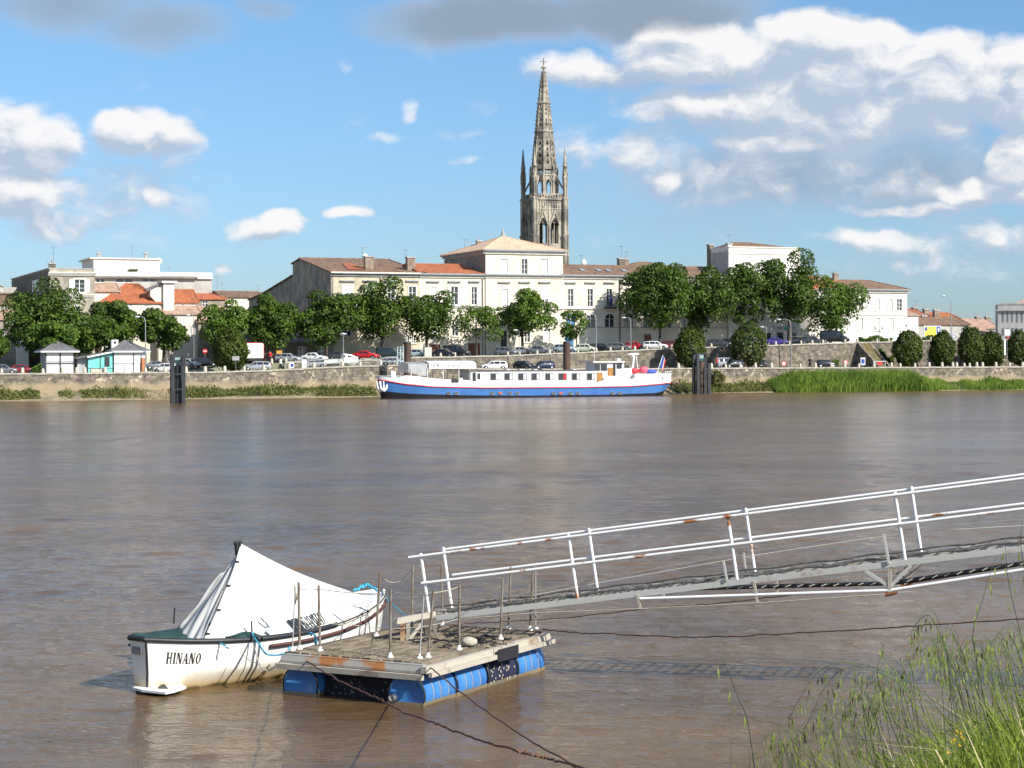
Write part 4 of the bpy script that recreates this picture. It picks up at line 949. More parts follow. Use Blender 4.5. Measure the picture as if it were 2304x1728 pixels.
def crown_pts(rng, cz, rx, ry, rz, lobes, n, lobe_r=.36, fill=.25, flat=0.0):
    C = []; 
    for k in range(lobes):
        while True:
            p = rng.uniform(-1, 1, 3)
            if .25 < np.linalg.norm(p) < 1: break
        p = p/np.linalg.norm(p)*(.38+.46*rng.random())
        C.append((p, lobe_r*(.55+.62*rng.random())))
    P, Nn = [], []
    w = np.array([r*r for _, r in C]); w /= w.sum()
    idx = rng.choice(len(C), n, p=w)
    d = rng.normal(0, 1, (n, 3)); d /= np.linalg.norm(d, axis=1)[:, None]
    d[:, 2] = np.where(rng.random(n) < .35, np.abs(d[:, 2]), d[:, 2])
    cc = np.array([C[i][0] for i in idx]); rr = np.array([C[i][1] for i in idx])
    rad = 1-np.abs(rng.normal(0, .12, n)); rad = np.where(rng.random(n) < fill, rng.random(n)**.5, rad)
    P = cc+d*(rr*rad)[:, None]
    S = np.array([rx, ry, rz]); P = P*S; P[:, 2] += cz
    Nn = d.copy(); Nn[:, 2] += .35
    return P, Nn, [(c*S+np.array([0, 0, cz])) for c, _ in C]
def tree(name, X0, X1, Y0, Y1, Xt, t, label, m=None, seed=1, n=5200, lobes=26, group='trees lining the quay', zg=None, size=.42, lobe_r=.36, trunk_r=.2, fill=.25, dz=0, cat='tree'):
    rng = np.random.default_rng(seed); fr = Fr(*Q.o[:2], TH)
    s = Q.S(Xt, t); p = Q.w(s, t, 0); z0 = zu(s) if zg is None else zg(s)
    d = p.y; k = F/d
    Xm = (X0+X1)/2; rx = (X1-X0)/2/k*1.17; zt = CH+ray(Xm, Y0-4)[1]*d; zb = CH+ray(Xm, Y1)[1]*d
    rz = (zt-zb)/2; cz = (zt+zb)/2-z0; off = (Xm-Xt)/k
    g = thing(name, label, cat, (p.x, p.y, z0), 0, group)
    n = int(n*1.3); P, Nn, C = crown_pts(rng, cz, rx, rx*.9, rz, lobes, n, lobe_r, fill)
    P[:, 0] += off
    leaf_mesh('crown', P, Nn, size, m or leaf_a, g, rng)
    if trunk_r:
        mb = MB(); zf = max(cz-rz*.75, .8); lean = rng.uniform(-.15, .15)
        mb.tube([(0,0,-.15),(lean*.3,0,zf*.4),(lean,0,zf),(lean*1.2+off*.4,.1,cz)], [trunk_r*1.5, trunk_r*1.05, trunk_r*.9, trunk_r*.4], 8)
        for c in C[:9]:
            e = Vector((c[0]+off, c[1], c[2])); b0 = Vector((lean, 0, zf*(.85+.3*rng.random()))); mid = b0.lerp(e, .5)+Vector((0, 0, -.15*rz+.2))
            mb.tube([b0, mid, e], [trunk_r*.55, trunk_r*.35, trunk_r*.12], 6)
        mb.build('trunk', bark, g)
    return g
T = [
 ('plane_tree',27,194,637,822,112,17,'large dark tree at the left behind the small pointed kiosk',leaf_a,dict(n=8200,lobes=34)),
 ('plane_tree',194,314,668,792,255,18.5,'round tree behind the turquoise kiosk',leaf_a,dict(n=5600)),
 ('plane_tree',312,427,690,792,368,18,'broad tree between the tall lamp and the pale pink roof',leaf_a,dict(n=5200)),
 ('plane_tree',434,560,671,792,497,19,'lighter wispy tree behind the round clipped shrub left of the white truck',leaf_b,dict(n=4800,size=.4)),
 ('plane_tree',552,668,664,785,612,18,'dense tree in front of the sloping outbuilding roof',leaf_a,dict(n=6000)),
 ('plane_tree',664,812,659,790,735,18,'wide dense tree covering the foot of the dark gable end',leaf_a,dict(n=7200,lobes=30)),
 ('plane_tree',800,932,638,775,862,19,'tall dense tree in front of the cream stone wing',leaf_a,dict(n=6400,lobes=28)),
 ('plane_tree',898,1020,651,775,958,19,'tree with leaning top in front of the garage doors',leaf_a,dict(n=4200,lobes=22)),
 ('plane_tree',1010,1128,678,776,1072,20,'thin pale green tree beside the drainpipe of the pavilion',leaf_b,dict(n=1900,lobes=22,size=.36,trunk_r=.14,lobe_r=.30)),
 ('plane_tree',1122,1250,655,768,1176,20,'bright green round tree standing alone in front of the pavilion',leaf_b,dict(n=4300,lobes=26)),
 ('young_tree',1254,1334,700,768,1297,20,'small young tree in front of the bright blue door',leaf_b,dict(n=1500,lobes=14,size=.34,trunk_r=.09)),
 ('plane_tree',1404,1556,586,755,1484,19,'very large dark tree hiding the arches right of the balcony',leaf_a,dict(n=10500,lobes=40)),
 ('plane_tree',1526,1652,606,752,1577,19.5,'bushy tree between the biggest tree and the white building',leaf_a,dict(n=6800,lobes=30)),
 ('plane_tree',1612,1734,590,735,1668,21,'loose tree with sky gaps in front of the white building',leaf_a,dict(n=4300,lobes=30,lobe_r=.28)),
 ('plane_tree',1705,1842,568,728,1775,19,'tall tree with bare straight trunk in front of the shop sign',leaf_a,dict(n=7800,lobes=34)),
 ('plane_tree',1816,1940,624,758,1868,19,'drooping light tree at the left end of the corner house',leaf_b,dict(n=5600,lobes=30,size=.38)),
 ('plane_tree',-40,24,742,815,-6,12,'half visible low tree cut by the left edge',leaf_a,dict(n=3000)),
 ('low_tree',66,186,718,800,130,10.5,'low mid green tree right behind the small pointed kiosk',leaf_b,dict(n=4200,zg=1,size=.36,trunk_r=.12)),
 ('low_tree',176,262,712,800,220,10.5,'low dark green tree behind the white chimney of the turquoise kiosk',leaf_a,dict(n=3400,zg=1,size=.36,trunk_r=.12)),
]
for i, (nm, X0, X1, Y0, Y1, Xt, t, lab, m, kw) in enumerate(T):
    if kw.get('zg') == 1: kw['zg'] = zq
    tree(nm, X0, X1, Y0, Y1, Xt, t, lab, m, seed=20+i, **kw)
def clipped(X0, X1, Y0, Y1, t, label, seed):
    rng = np.random.default_rng(seed); Xm = (X0+X1)/2; s = Q.S(Xm, t); p = Q.w(s, t, 0); z0 = zq(s); k = F/p.y
    rx = (X1-X0)/2/k; zt = CH+ray(Xm, Y0)[1]*p.y-z0; zb = .25
    g = thing('clipped_tree', label, 'tree', (p.x, p.y, z0), 0, 'clipped egg shaped trees on the lower quay')
    n = 5200; d = rng.normal(0, 1, (n, 3)); d /= np.linalg.norm(d, axis=1)[:, None]
    rad = (1-np.abs(rng.normal(0, .07, n)))*(1+.10*np.sin(d[:,0]*5+seed)*np.sin(d[:,2]*5+seed*2)+.07*np.sin(d[:,1]*11+d[:,2]*9+seed)+.05*np.sin(d[:,0]*17+d[:,2]*14))
    P = d*rad[:, None]*np.array([rx, rx*.95, (zt-zb)/2]); P[:, 0] *= 1-.12*d[:, 2]; P[:, 2] += (zt+zb)/2
    P[:, 0] += .22*np.sin(seed)*(P[:, 2]/zt); stray = rng.random(n) < .05; P[stray] += d[stray]*rng.uniform(.1, .45, (stray.sum(), 1))
    leaf_mesh('crown', P, d+np.array([0,0,.2]), .30, leaf_c, g, rng)
    mb = MB(); mb.tube([(0,0,-.1),(0,0,.6),(.05,0,zt*.6)], [.16,.13,.05], 8); mb.build('trunk', bark, g)
for i, a in enumerate([(480,556,736,834,8,'clipped egg shaped tree beside the white truck'),(1518,1587,737,831,8.5,'clipped tree behind the right black mooring pile'),(1642,1722,727,829,8.5,'larger clipped tree right of the grey van'),
        (2008,2074,744,826,7.5,'clipped tree just right of the stone stairs'),(2092,2148,746,827,7.5,'clipped tree below the yellow billboard'),(2158,2214,735,827,7.5,'taller clipped tree of the touching pair at the right'),
        (2204,2260,748,828,7.8,'lower clipped tree of the touching pair at the right'),(2265,2325,744,826,7.5,'clipped tree cut by the right edge')]): clipped(*a, seed=100+i)
# hedge under the corner house
def bush_box(name, X0, X1, t, zf, h, label, cat, m, seed, n=1500, depth=1.2, size=.26):
    rng = np.random.default_rng(seed); s0, s1 = Q.S(X0, t), Q.S(X1, t); g = thing(name, label, cat, Q.w(s0, t, zf((s0+s1)/2)), TH)
    P = np.stack([rng.uniform(0, s1-s0, n), rng.uniform(-depth/2, depth/2, n), rng.uniform(0, 1, n)**.6*h*(.75+.35*np.sin(rng.uniform(0,1,n)*0+1))], 1)
    P[:, 2] *= .75+.25*np.sin(P[:, 0]*1.7+seed)
    leaf_mesh('foliage', P, np.tile([0,-.4,.8], (n, 1)), size, m, g, rng); return g
bush_box('hedge', 1934, 2004, 15.5, zu, 1.1, 'low hedge in front of the white corner house', 'hedge', leaf_b, 3)
bush_box('hedge', 2070, 2096, 15.5, zu, 1.0, 'short green hedge under the yellow billboard', 'hedge', leaf_b, 4, n=700)
bush_box('shrub', 71, 92, 5.0, zq, 1.5, 'small yellow green shrub in a planter beside the left kiosk', 'shrub', leaf_b, 5, n=600, size=.22)
bush_box('shrub', 1868, 1884, 9.5, zq, 1.2, 'small round green shrub beside the black car at the foot of the wall', 'shrub', leaf_b, 6, n=500)
bush_box('shrub', 1604, 1628, 1.6, lambda s: .9, 2.2, 'lone spiky shrub growing on the bank right of the right mooring pile', 'shrub', leaf_d, 7, n=900, size=.24)
# dark undergrowth at the foot of the terrace wall, right
bush_box('ivy', 1978, 2010, 12.2, zq, 2.9, 'dark ivy covering the wall foot right of the stairs', 'ivy', leaf_c, 8, n=1600, depth=.5)
# grass, weeds and reeds on the bank (nobody could count them)
def blades(name, X0, X1, fT, n, hfun, m, seed, label, w=.07, bend=.35):
    rng = np.random.default_rng(seed); s0, s1 = Q.S(X0, 1), Q.S(X1, 1)
    s = rng.uniform(s0, s1, n); t0, t1 = fT; t = rng.uniform(t0, t1, n)
    h = np.array([hfun(a, b, rng) for a, b in zip(s, t)]); keep = h > .05; s, t, h = s[keep], t[keep], h[keep]; n = len(s)
    zt = np.interp(t, [-2, 0, 1.5, 2.7, 3.2], [-.5, 0, .6, 1.2, 3.0])
    an = rng.uniform(0, 6.28, n); u = np.stack([np.cos(an), np.sin(an), np.zeros(n)], 1)*w*.5
    an2 = rng.uniform(0, 6.28, n); bv = np.stack([np.cos(an2), np.sin(an2), np.zeros(n)], 1)*(bend*h*rng.random(n))[:, None]
    base = np.stack([s, t, zt-.05], 1); mid = base+bv*.3+np.stack([0*h, 0*h, h*.6], 1); tip = base+bv+np.stack([0*h, 0*h, h], 1)
    V = np.empty((n, 5, 3)); V[:,0] = base-u; V[:,1] = base+u; V[:,2] = mid+u*.8; V[:,3] = tip; V[:,4] = mid-u*.8
    c, sn = math.cos(TH), math.sin(TH); V = V.reshape(-1, 3); Wd = np.stack([V[:,0]*c-V[:,1]*sn+Q.o.x, V[:,0]*sn+V[:,1]*c+Q.o.y, V[:,2]], 1)
    me = bpy.data.meshes.new(name); me.vertices.add(n*5); me.vertices.foreach_set('co', Wd.reshape(-1)); me.loops.add(n*5); me.loops.foreach_set('vertex_index', np.arange(n*5, dtype=np.int32))
    me.polygons.add(n); me.polygons.foreach_set('loop_start', np.arange(0, n*5, 5, dtype=np.int32)); me.polygons.foreach_set('loop_total', np.full(n, 5, np.int32))
    me.materials.append(m); me.update(calc_edges=True)
    o = bpy.data.objects.new(name, me); COL.objects.link(o); return tag(o, label, 'reeds' if 'reed' in name else 'weeds', None, 'stuff')
sA, sB, sC = Q.S(1735, 1), Q.S(1790, 1), Q.S(2085, 1)
def reed_h(s, t, rng):
    e = min(1, max(0, (s-sA)/(sB-sA)))*min(1, max(0, (sC+1.5-s)/4)); return (1.0+1.55*e*min(1,(t+1.1)/1.6))*(.70+.36*rng.random()) if e > 0 else 0
blades('reeds', 1700, 2100, (-.6, 2.5), 11000, reed_h, reed_m, 1, 'tall green reeds growing against the quay wall at the right', w=.10)
def weed_h(s, t, rng):
    q = math.sin(s*.55)+.6*math.sin(s*1.7+1)+.4*math.sin(s*.21+2); X = s
    a = .42+.22*q; 
    if s < Q.S(430, 1): a = .12+.32*q
    return max(0, a)*(1.1 if t < 2.4 else .6)*(.15+1.2*rng.random()**1.5)*1.7*(.6+.6*math.sin(s*4.3)*math.sin(s*2.9+t*3))
def leafbank(name, X0, X1, n, seed, label, m, dens=1.0):
    rng = np.random.default_rng(seed); s0, s1 = Q.S(X0, 1), Q.S(X1, 1); P = []
    while len(P) < n:
        s, t = rng.uniform(s0, s1), rng.uniform(.35, 2.7); h = weed_h(s, t, rng)
        if h <= .05: continue
        z = np.interp(t, [0, 1.5, 2.7], [0, .6, 1.2])+h*rng.random(); p = Q.w(s, t, z); P.append(tuple(p))
    o = leaf_mesh(name, P, np.tile([.1,-.5,.7], (n, 1)), .24, m, None, rng); tag(o, label, 'weeds', None, 'stuff')
leafbank('weeds', -30, 845, 13000, 11, 'green and brown weeds on the muddy bank below the left quay wall', leaf_d)
leafbank('bank_plants', 1515, 1760, 4500, 12, 'low weeds on the bank between the right mooring pile and the reeds', leaf_d)
blades('bank_grass', 2070, 2340, (.1, 2.9), 6500, lambda s,t,r: max(.25,(.62+.25*math.sin(s*.5)+.22*math.sin(s*1.3)))*(.6+.6*r.random()), reed_m, 13, 'short bright grass on the bank right of the reeds', w=.10)
blades('dry_grass', 150, 1760, (.2, 2.6), 9000, lambda s,t,r: (.5+.35*math.sin(s*.7))*(.5+.8*r.random()), leaf_d, 14, 'thin dry grass mixed among the bank weeds', w=.08)
# ================================================================== small stone and street things on the far bank
bol_m = mat('bollard_stone', (.60,.55,.45), .9, col2=(.42,.38,.31), scale=3)
mb = MB(); mb.lathe([(.24,-.1),(.25,.1),(.21,.45),(.19,.68),(.14,.78),(.04,.82)], (0,0,0), 10)
bol0 = mb.build('stone_bollard', bol_m); first = [True]
ORD = 'first second third fourth fifth sixth seventh eighth ninth tenth eleventh twelfth thirteenth fourteenth fifteenth'.split()
def bollard(X, t, zf, lab, sc=1.0):
    s = Q.S(X, t); p = Q.w(s, t, zf(s)); o = bol0 if first[0] else bol0.copy()
    if not first[0]: COL.objects.link(o)
    first[0] = False; o.location = p; o.scale = (sc, sc, sc); tag(o, lab, 'bollard', 'stone bollards on the quay')
for Xs, lab in (((3,50,96,140,172,190,236),'pale stone bollard in front of the kiosks'),((327,371,418,461,505,549,593),'pale stone bollard between turquoise kiosk and railing'),
        ((650,706,770,810,856),'pale tapered bollard by the tubular railing'),((1526,1600,1632,1665,1699,1735),'pale stone bollard below the two clipped trees'),
        ((1800,1834,1870,1900,1932,1966),'pale stone bollard behind the reeds'),((2005,2025,2058,2090,2119,2143,2152,2169,2181,2197,2210,2240,2271,2300),'pale bollard on the right quay edge')):
    for i_, X in enumerate(Xs): bollard(X, 4.0, zq, ORD[i_]+' '+lab+', counted from the left', 1.05 if X % 3 else .9)
for Xs, lab in (((991,1023,1142,1168),'terrace bollard in front of the pavilion cars'),((1208,1236,1268,1300,1341,1373,1400,1428,1455,1486,1511),'terrace bollard below the arched wing'),
        ((1560,1600,1670,1700,1745,1776,1802,1827,1851,1901,1928),'terrace bollard below the white building'),((1973,1999,2071,2094),'stone bollard at the top of the stairs'),((611,643,668,700),'small bollard beside the parked silver wagon')):
    for i_, X in enumerate(Xs): bollard(X, 14.3, zu, ORD[i_]+' '+lab+', counted from the left', .85)
def lamp(X, Ytop, t, zf, label, arm=-1.0, kind='arm', r=.07):
    s = Q.S(X, t); p = Q.w(s, t, zf(s)); h = CH+ray(X, Ytop)[1]*p.y-p.z
    g = thing('street_lamp', label, 'street lamp', p, 0, None)
    mb = MB(); 
    if kind == 'arm':
        mb.tube([(0,0,0),(0,0,h*.5),(0,0,h*.9),(arm*.12,0,h*.97),(arm*.45,0,h),(arm,0,h*.995)], [r*1.3,r,r*.8,r*.7,r*.6,r*.5], 8); mb.build('pole', metal_grey, g)
        q = MB(); q.lathe([(.03,.06),(.20,.03),(.24,-.04),(.12,-.16),(.02,-.19)], (0,0,0), 10, sx=1.5); q.build('lamp_head', lamp_glass, g, (arm*1.1,0,h))
    elif kind == 'disc':
        mb.tube([(0,0,0),(0,0,h-.3)], [r*1.2, r*.8], 8); mb.build('pole', metal_grey, g)
        q = MB(); q.lathe([(.08,h-.32),(.16,h-.2),(.45,h-.12),(.48,h-.04),(.1,h+.05)], (0,0,0), 14); q.build('lamp_head', lamp_glass, g)
    else:
        mb.tube([(0,0,0),(0,0,h-.5)], [r*1.3, r*.7], 8); mb.tube([(-.55,0,h-.5),(-.4,0,h-.75),(0,0,h-.85),(.4,0,h-.75),(.55,0,h-.5)], .035, 6); mb.build('pole', metal_grey, g)
        for q_ in (-.55, .55): q = MB(); q.lathe([(.05,h-.5),(.16,h-.38),(.18,h-.1),(.03,h+.02)], (q_,0,0), 8); q.build('lamp_head', lamp_glass, g)
    return g
lamp(327,712,5.2,zq,'tall curved grey street lamp at the right corner of the turquoise kiosk',-.95)
lamp(772,750,5.5,zq,'short lamp post with flat disc head behind the tubular railing',kind='disc')
lamp(436,708,15,zu,'thin lamp post between the third and fourth trees from the left',-.7,r=.05)
lamp(1341,708,15.5,zu,'curved lamp post in front of the arches left of the cream car',-1.0)
lamp(1419,714,15.5,zu,'curved lamp post at the left side of the biggest tree',-.95)
lamp(1779,718,11,zq,'tall thin lamp post rising from the lower quay in front of the shop sign',-1.6)
lamp(1724,735,15,zu,'slim lamp post left of the purple car',-.6,r=.05)
lamp(1168,742,11,zq,'slender lamp post between the grey cars above the black hatchback',-.5,r=.045)
lamp(2140,665,20,zu,'tall lamp post with left arm right of the yellow billboard',-1.1)
lamp(1978,734,15,zu,'double headed lamp in front of the corner house','x','double')
lamp(1070,700,21,zu,'lamp with left arm half hidden by the thin pale tree',-.6,r=.05)
sign_red = mat('sign_red', (.60,.03,.03), .5); sign_blue = mat('sign_blue', (.03,.09,.36), .5); sign_yellow = mat('sign_yellow', (.85,.66,.05), .6); sign_white = mat('sign_white', (.82,.82,.80), .5); black_m = mat('black_paint', (.012,.012,.014), .5)
def sign(X, Yc, t, zf, label, face, w=.6, h=.6, shape='disc', name='road_sign', inner=None, pole=.03):
    s = Q.S(X, t); p = Q.w(s, t, zf(s)); z = CH+ray(X, Yc)[1]*p.y-p.z; g = thing(name, label, 'sign', p, R(6))
    mb = MB(); mb.tube([(0,0,0),(0,0,z+h*.3)], pole, 6); mb.build('pole', metal_grey, g)
    mb = MB()
    if shape == 'disc': mb.add([(w/2*math.cos(a*math.pi/8), -.05, z+w/2*math.sin(a*math.pi/8)) for a in range(16)]+[(w/2*math.cos(a*math.pi/8), -.035, z+w/2*math.sin(a*math.pi/8)) for a in range(16)], [tuple(range(16)), tuple(range(31,15,-1))]+[(i,(i+1)%16,16+(i+1)%16,16+i) for i in range(16)])
    else: mb.box(-w/2, w/2, -.05, -.035, z-h/2, z+h/2)
    f = mb.build('panel', face, g)
    if inner == 'bar': q = MB(); q.box(-w*.36, w*.36, -.06, -.052, z-w*.09, z+w*.09); q.build('bar', sign_white, f)
    if inner == 'square': q = MB(); q.box(-w*.36, w*.36, -.06, -.052, z-h*.30, z+h*.30); q.build('symbol', sign_blue, f)
    if inner == 'ring': q = MB(); q.add([(w*.33*math.cos(a*math.pi/8), -.06, z+w*.33*math.sin(a*math.pi/8)) for a in range(16)], [tuple(range(16))]); q.build('symbol', sign_white, f)
    return g
sign(1763,818,5.2,zq,'round red and white road sign behind the reeds, left one',sign_red,.75,.75,inner='ring')
sign(1902,815,5.2,zq,'round red and white road sign behind the reeds, near the stairs',sign_red,.75,.75,inner='ring')
sign(1941,813,6,zq,'square white sign with blue symbol at the foot of the stairs',sign_white,.7,1.1,'sq',inner='square')
sign(461,790,15.5,zu,'red road sign between the dark parked cars and the clipped tree',sign_red,.65,.65,inner='bar')
sign(628,794,17,zu,'bright yellow orange sign above the silver wagon',mat('sign_orange', (.85,.36,.03), .6),.7,.6,'sq')
sign(530,806,5.5,zq,'small pale square sign in front of the clipped tree by the truck',trim_grey,.9,.55,'sq')
sign(684,819,4.8,zq,'tall white panel sign at the left end of the railing',sign_white,.6,1.2,'sq')
sign(656,822,4.8,zq,'small white notice with stripes beside the walking man',sign_white,.6,.7,'sq',inner='square')
sign(2083,741,5,zq,'blue round sign on a tall thin pole in front of the billboard',sign_blue,.45,.45)
sign(2145,757,15,zu,'round blue sign with white arrow right of the billboard',sign_blue,.6,.6,inner='ring')
g = sign(2266,748,5,zq,'river traffic mast with white board and red round plate at the right',sign_white,.75,.9,'sq',name='river_sign')
s = Q.S(2266,5); 
mb = MB(); z = 6.9-zq(s)+.8; mb.lathe([(.3,z),(.3,z+.28)], (0,-.02,0), 12); mb.build('red_plate', sign_red, g)
mb = MB(); mb.box(-.5,-.25,-.05,-.02,1.9,4.3); mb.build('scale_board', sign_white, g)
# yellow billboard
fr = bframe(2079, 17); xe = fr.S(2117); z0, z1 = fr.Z(2098,758), fr.Z(2098,733); g = thing('billboard', 'yellow advertising billboard with white frame and a blue arrow panel', 'billboard', fr.o, fr.th)
mb = MB(); mb.box(0, xe, 0, .12, z0, z1); mb.build('frame', sign_white, g)
mb = MB(); mb.box(.12, xe*.70, -.03, -.002, z0+.1, z1-.12); pn = mb.build('yellow_panel', sign_yellow, g)
mb = MB(); mb.box(.25, .55, -.045, -.032, z1-.5, z1-.18); mb.box(.7, xe*.6, -.045, -.032, z1-.5, z1-.44); mb.box(.3, xe*.6, -.045, -.032, z0+.5, z0+.55); mb.build('lettering', sign_blue, pn)
mb = MB(); mb.box(xe*.73, xe-.1, -.03, -.002, z0+.6, z1-.1); bp_ = mb.build('blue_panel', sign_blue, g)
m_ = (xe*.73+xe-.1)/2; mb = MB(); mb.prism([(m_-.1,-.045,z0+.8),(m_+.1,-.045,z0+.8),(m_+.1,-.045,z1-.65),(m_+.24,-.045,z1-.65),(m_,-.045,z1-.25),(m_-.24,-.045,z1-.65),(m_-.1,-.045,z1-.65)], (0,.012,0)); mb.build('arrow', sign_white, bp_)
for x in (.3, xe-.3): mb = MB(); mb.box(x-.06, x+.06, .14, .24, -.3, z1-.1); mb.build('post', metal_grey, g)
# barrier
fr = qf(1965, 6.5); s = Q.S(1965, 6.5); xe = fr.S(1991); g = thing('barrier', 'small red and white tubular barrier at the foot of the stairs', 'barrier', fr.o+Vector((0,0,zq(s))), TH)
mb = MB(); mb.tube([(0,0,0),(0,0,1),(xe,0,1),(xe,0,0)], .05, 6); mb.build('frame', sign_white, g); mb = MB(); mb.box(xe*.3, xe*.7, -.08, -.055, .45, .95); mb.build('plate', sign_red, g)
# tubular railing
g = thing('railing', 'grey tubular two rail railing along the ramp in front of the white motorboat', 'railing', Q.w(Q.S(640,5.2), 5.2, 0), TH)
s00 = Q.S(640,5.2)
for (Xa, Xb) in ((640,692),(693,764),(766,806),(809,850),(852,892)):
    a, b = Q.S(Xa,5.2)-s00, Q.S(Xb,5.2)-s00; za, zb_ = zq(a+s00), zq(b+s00); mb = MB()
    mb.tube([(a,0,za),(a,0,za+.95),(a+.12,0,za+1.1),(b-.12,0,zb_+1.1),(b,0,zb_+.95),(b,0,zb_)], .055, 6); mb.tube([(a,0,za+.6),(b,0,zb_+.6)], .045, 6)
    n = max(1, int((b-a)/1.6))
    for k in range(1, n): x = a+(b-a)*k/n; z = za+(zb_-za)*k/n; mb.tube([(x,0,z),(x,0,z+1.1)], .045, 6)
    mb.build('rail_section', trim_grey, g)
# white concrete blocks
for X0, X1, lab in ((204,233,'long white concrete block in front of the turquoise kiosk'),):
    fr = qf(X0, 4.2); s = Q.S(X0, 4.2); mb = MB(); mb.box(0, fr.S(X1), 0, .6, 0, .62); o = mb.build('concrete_block', bol_m, None, fr.o+Vector((0,0,zq(s))), TH); tag(o, lab, 'block')
# white truck / panel and utility cabinets
# ================================================================== kiosks
def kiosk_frame(X, t): s = Q.S(X, t); return qf(X, t, zq(s))
kw_ = mat('kiosk_white', (.86,.85,.84), .6, var=.06, scale=2); kg_ = mat('kiosk_grey', (.45,.45,.47), .7, var=.2, scale=1); turq = mat('turquoise_paint', (.13,.50,.46), .55, col2=(.22,.62,.57), scale=.6)
fr = kiosk_frame(102, 6.0); xe = fr.S(166); ze = fr.Z(134, 792); g = thing('kiosk', 'small white shuttered kiosk with pointed slate roof at the left', 'kiosk', fr.o, fr.th)
dk = 4.2
mb = MB(); mb.box(0, xe, 0, dk, 0, ze); mb.build('wall', kg_, g)
for (a, b, c, d) in ((.04,.48,.62,.95),(.54,.97,.62,.95),(.04,.48,.03,.42),(.54,.97,.03,.42)):
    mb = MB(); mb.box(xe*a, xe*b, -.06, -.005, ze*c-.1 if c > .5 else ze*c, ze*d); mb.build('shutter_panel', kw_, g)
mb = MB()
for x in (0, xe*.51, xe): mb.box(x-.06, x+.06, -.1, -.062, 0, ze)
mb.box(0, xe, -.09, -.062, ze*.47, ze*.5); mb.build('frame', metal_dark, g)
z_a = fr.Z(122, 768, dk/2); rf = hip_roof(0, xe, 0, dk, ze+.12, z_a, xe/2+.55, xe/2+.55, ov=.6, th=.1).build('roof', slate, g)
mb = MB(); mb.box(-.62, xe+.62, -.63, -.56, ze-.05, ze+.14); mb.box(-.68, -.61, -.6, dk+.6, ze-.05, ze+.14); mb.build('fascia', kw_, rf)
fr = kiosk_frame(255, 6.0); xe = fr.S(328); ze = fr.Z(290, 792); x0 = fr.S(198); g = thing('kiosk', 'white and turquoise kiosk with slate roof, white chimney and side extension', 'kiosk', fr.o, fr.th)
dk = 4.6
mb = MB(); mb.box(0, xe, 0, dk, 0, ze); mb.build('wall', kg_, g)
for (a, b, c, d) in ((.02,.60,.50,.96),(.02,.30,.03,.40),(.36,.60,.03,.40),(.63,.97,.50,.96)):
    mb = MB(); mb.box(xe*a, xe*b, -.06, -.005, ze*c, ze*d); mb.build('shutter_panel', kw_, g)
mb = MB(); mb.box(xe*.63, xe*.80, -.06, -.005, .05, ze*.48); mb.build('shutter_panel', kw_, g)
mb = MB(); mb.box(xe*.82, xe*.97, -.08, -.005, 0, ze*.72); mb.build('door', mat('door_orange', (.50,.20,.08), .6, var=.2), g, label='small orange brown door')
mb = MB(); 
for x in (0, xe*.615, xe): mb.box(x-.05, x+.05, -.11, -.084, 0, ze)
mb.build('frame', metal_dark, g)
zl = fr.Z(198, 803)
mb = MB(); mb.prism([(x0,.05,0),(-.01,.05,0),(-.01,.05,ze-.1),(x0,.05,zl)], (0,dk-.5,0)); ex = mb.build('extension', turq, g); norm_out(ex)
a, b = fr.S(235), fr.S(246); mb = MB(); mb.box(a, b, 0, .045, .9, ze*.78); w = mb.build('window', glass_dark, ex); mb = MB(); mb.box(x0*.52-.04, x0*.52+.04, 0, .045, 0, ze*.85); mb.box(x0, 0, .02, .045, .65, .7); mb.build('post', metal_dark, ex)
mb = MB(); mb.box(x0-1.25, x0-.01, .6, dk-.6, 0, zl-.1); mb.build('shed', kg_, g)
mb = MB(); mb.prism([(x0-1.6,-.4,zl-.25),(0,-.4,ze+.02),(0,-.4,ze+.14),(x0-1.6,-.4,zl-.12)], (0,dk+.4,0)); q = mb.build('lean_to_roof', slate, g); norm_out(q)
mb = MB(); mb.prism([(x0-.2,-.47,zl-.12),(0,-.47,ze-.04),(0,-.47,ze+.14),(x0-.2,-.47,zl+.04)], (0,.065,0)); q = mb.build('fascia', kw_, g); norm_out(q)
z_a = fr.Z(281, 766, dk/2); rf = hip_roof(0, xe, 0, dk, ze+.12, z_a, xe/2+.3, xe/2+.55, ov=.5, th=.1).build('roof', slate, g)
mb = MB(); mb.box(-.2, xe+.5, -.55, -.48, ze-.05, ze+.14); mb.build('fascia', kw_, rf)
cx_ = fr.S(257, dk/2); mb = MB(); mb.box(cx_-.42, cx_+.42, dk/2-.4, dk/2+.4, ze, fr.Z(257, 764.5, dk/2)); mb.build('chimney', kw_, g)
mb = MB(); zz = fr.Z(257, 768, dk/2); mb.box(cx_-.15, cx_+.15, dk/2-.43, dk/2-.401, zz-.3, zz); mb.build('chimney_vent', black_m, g)
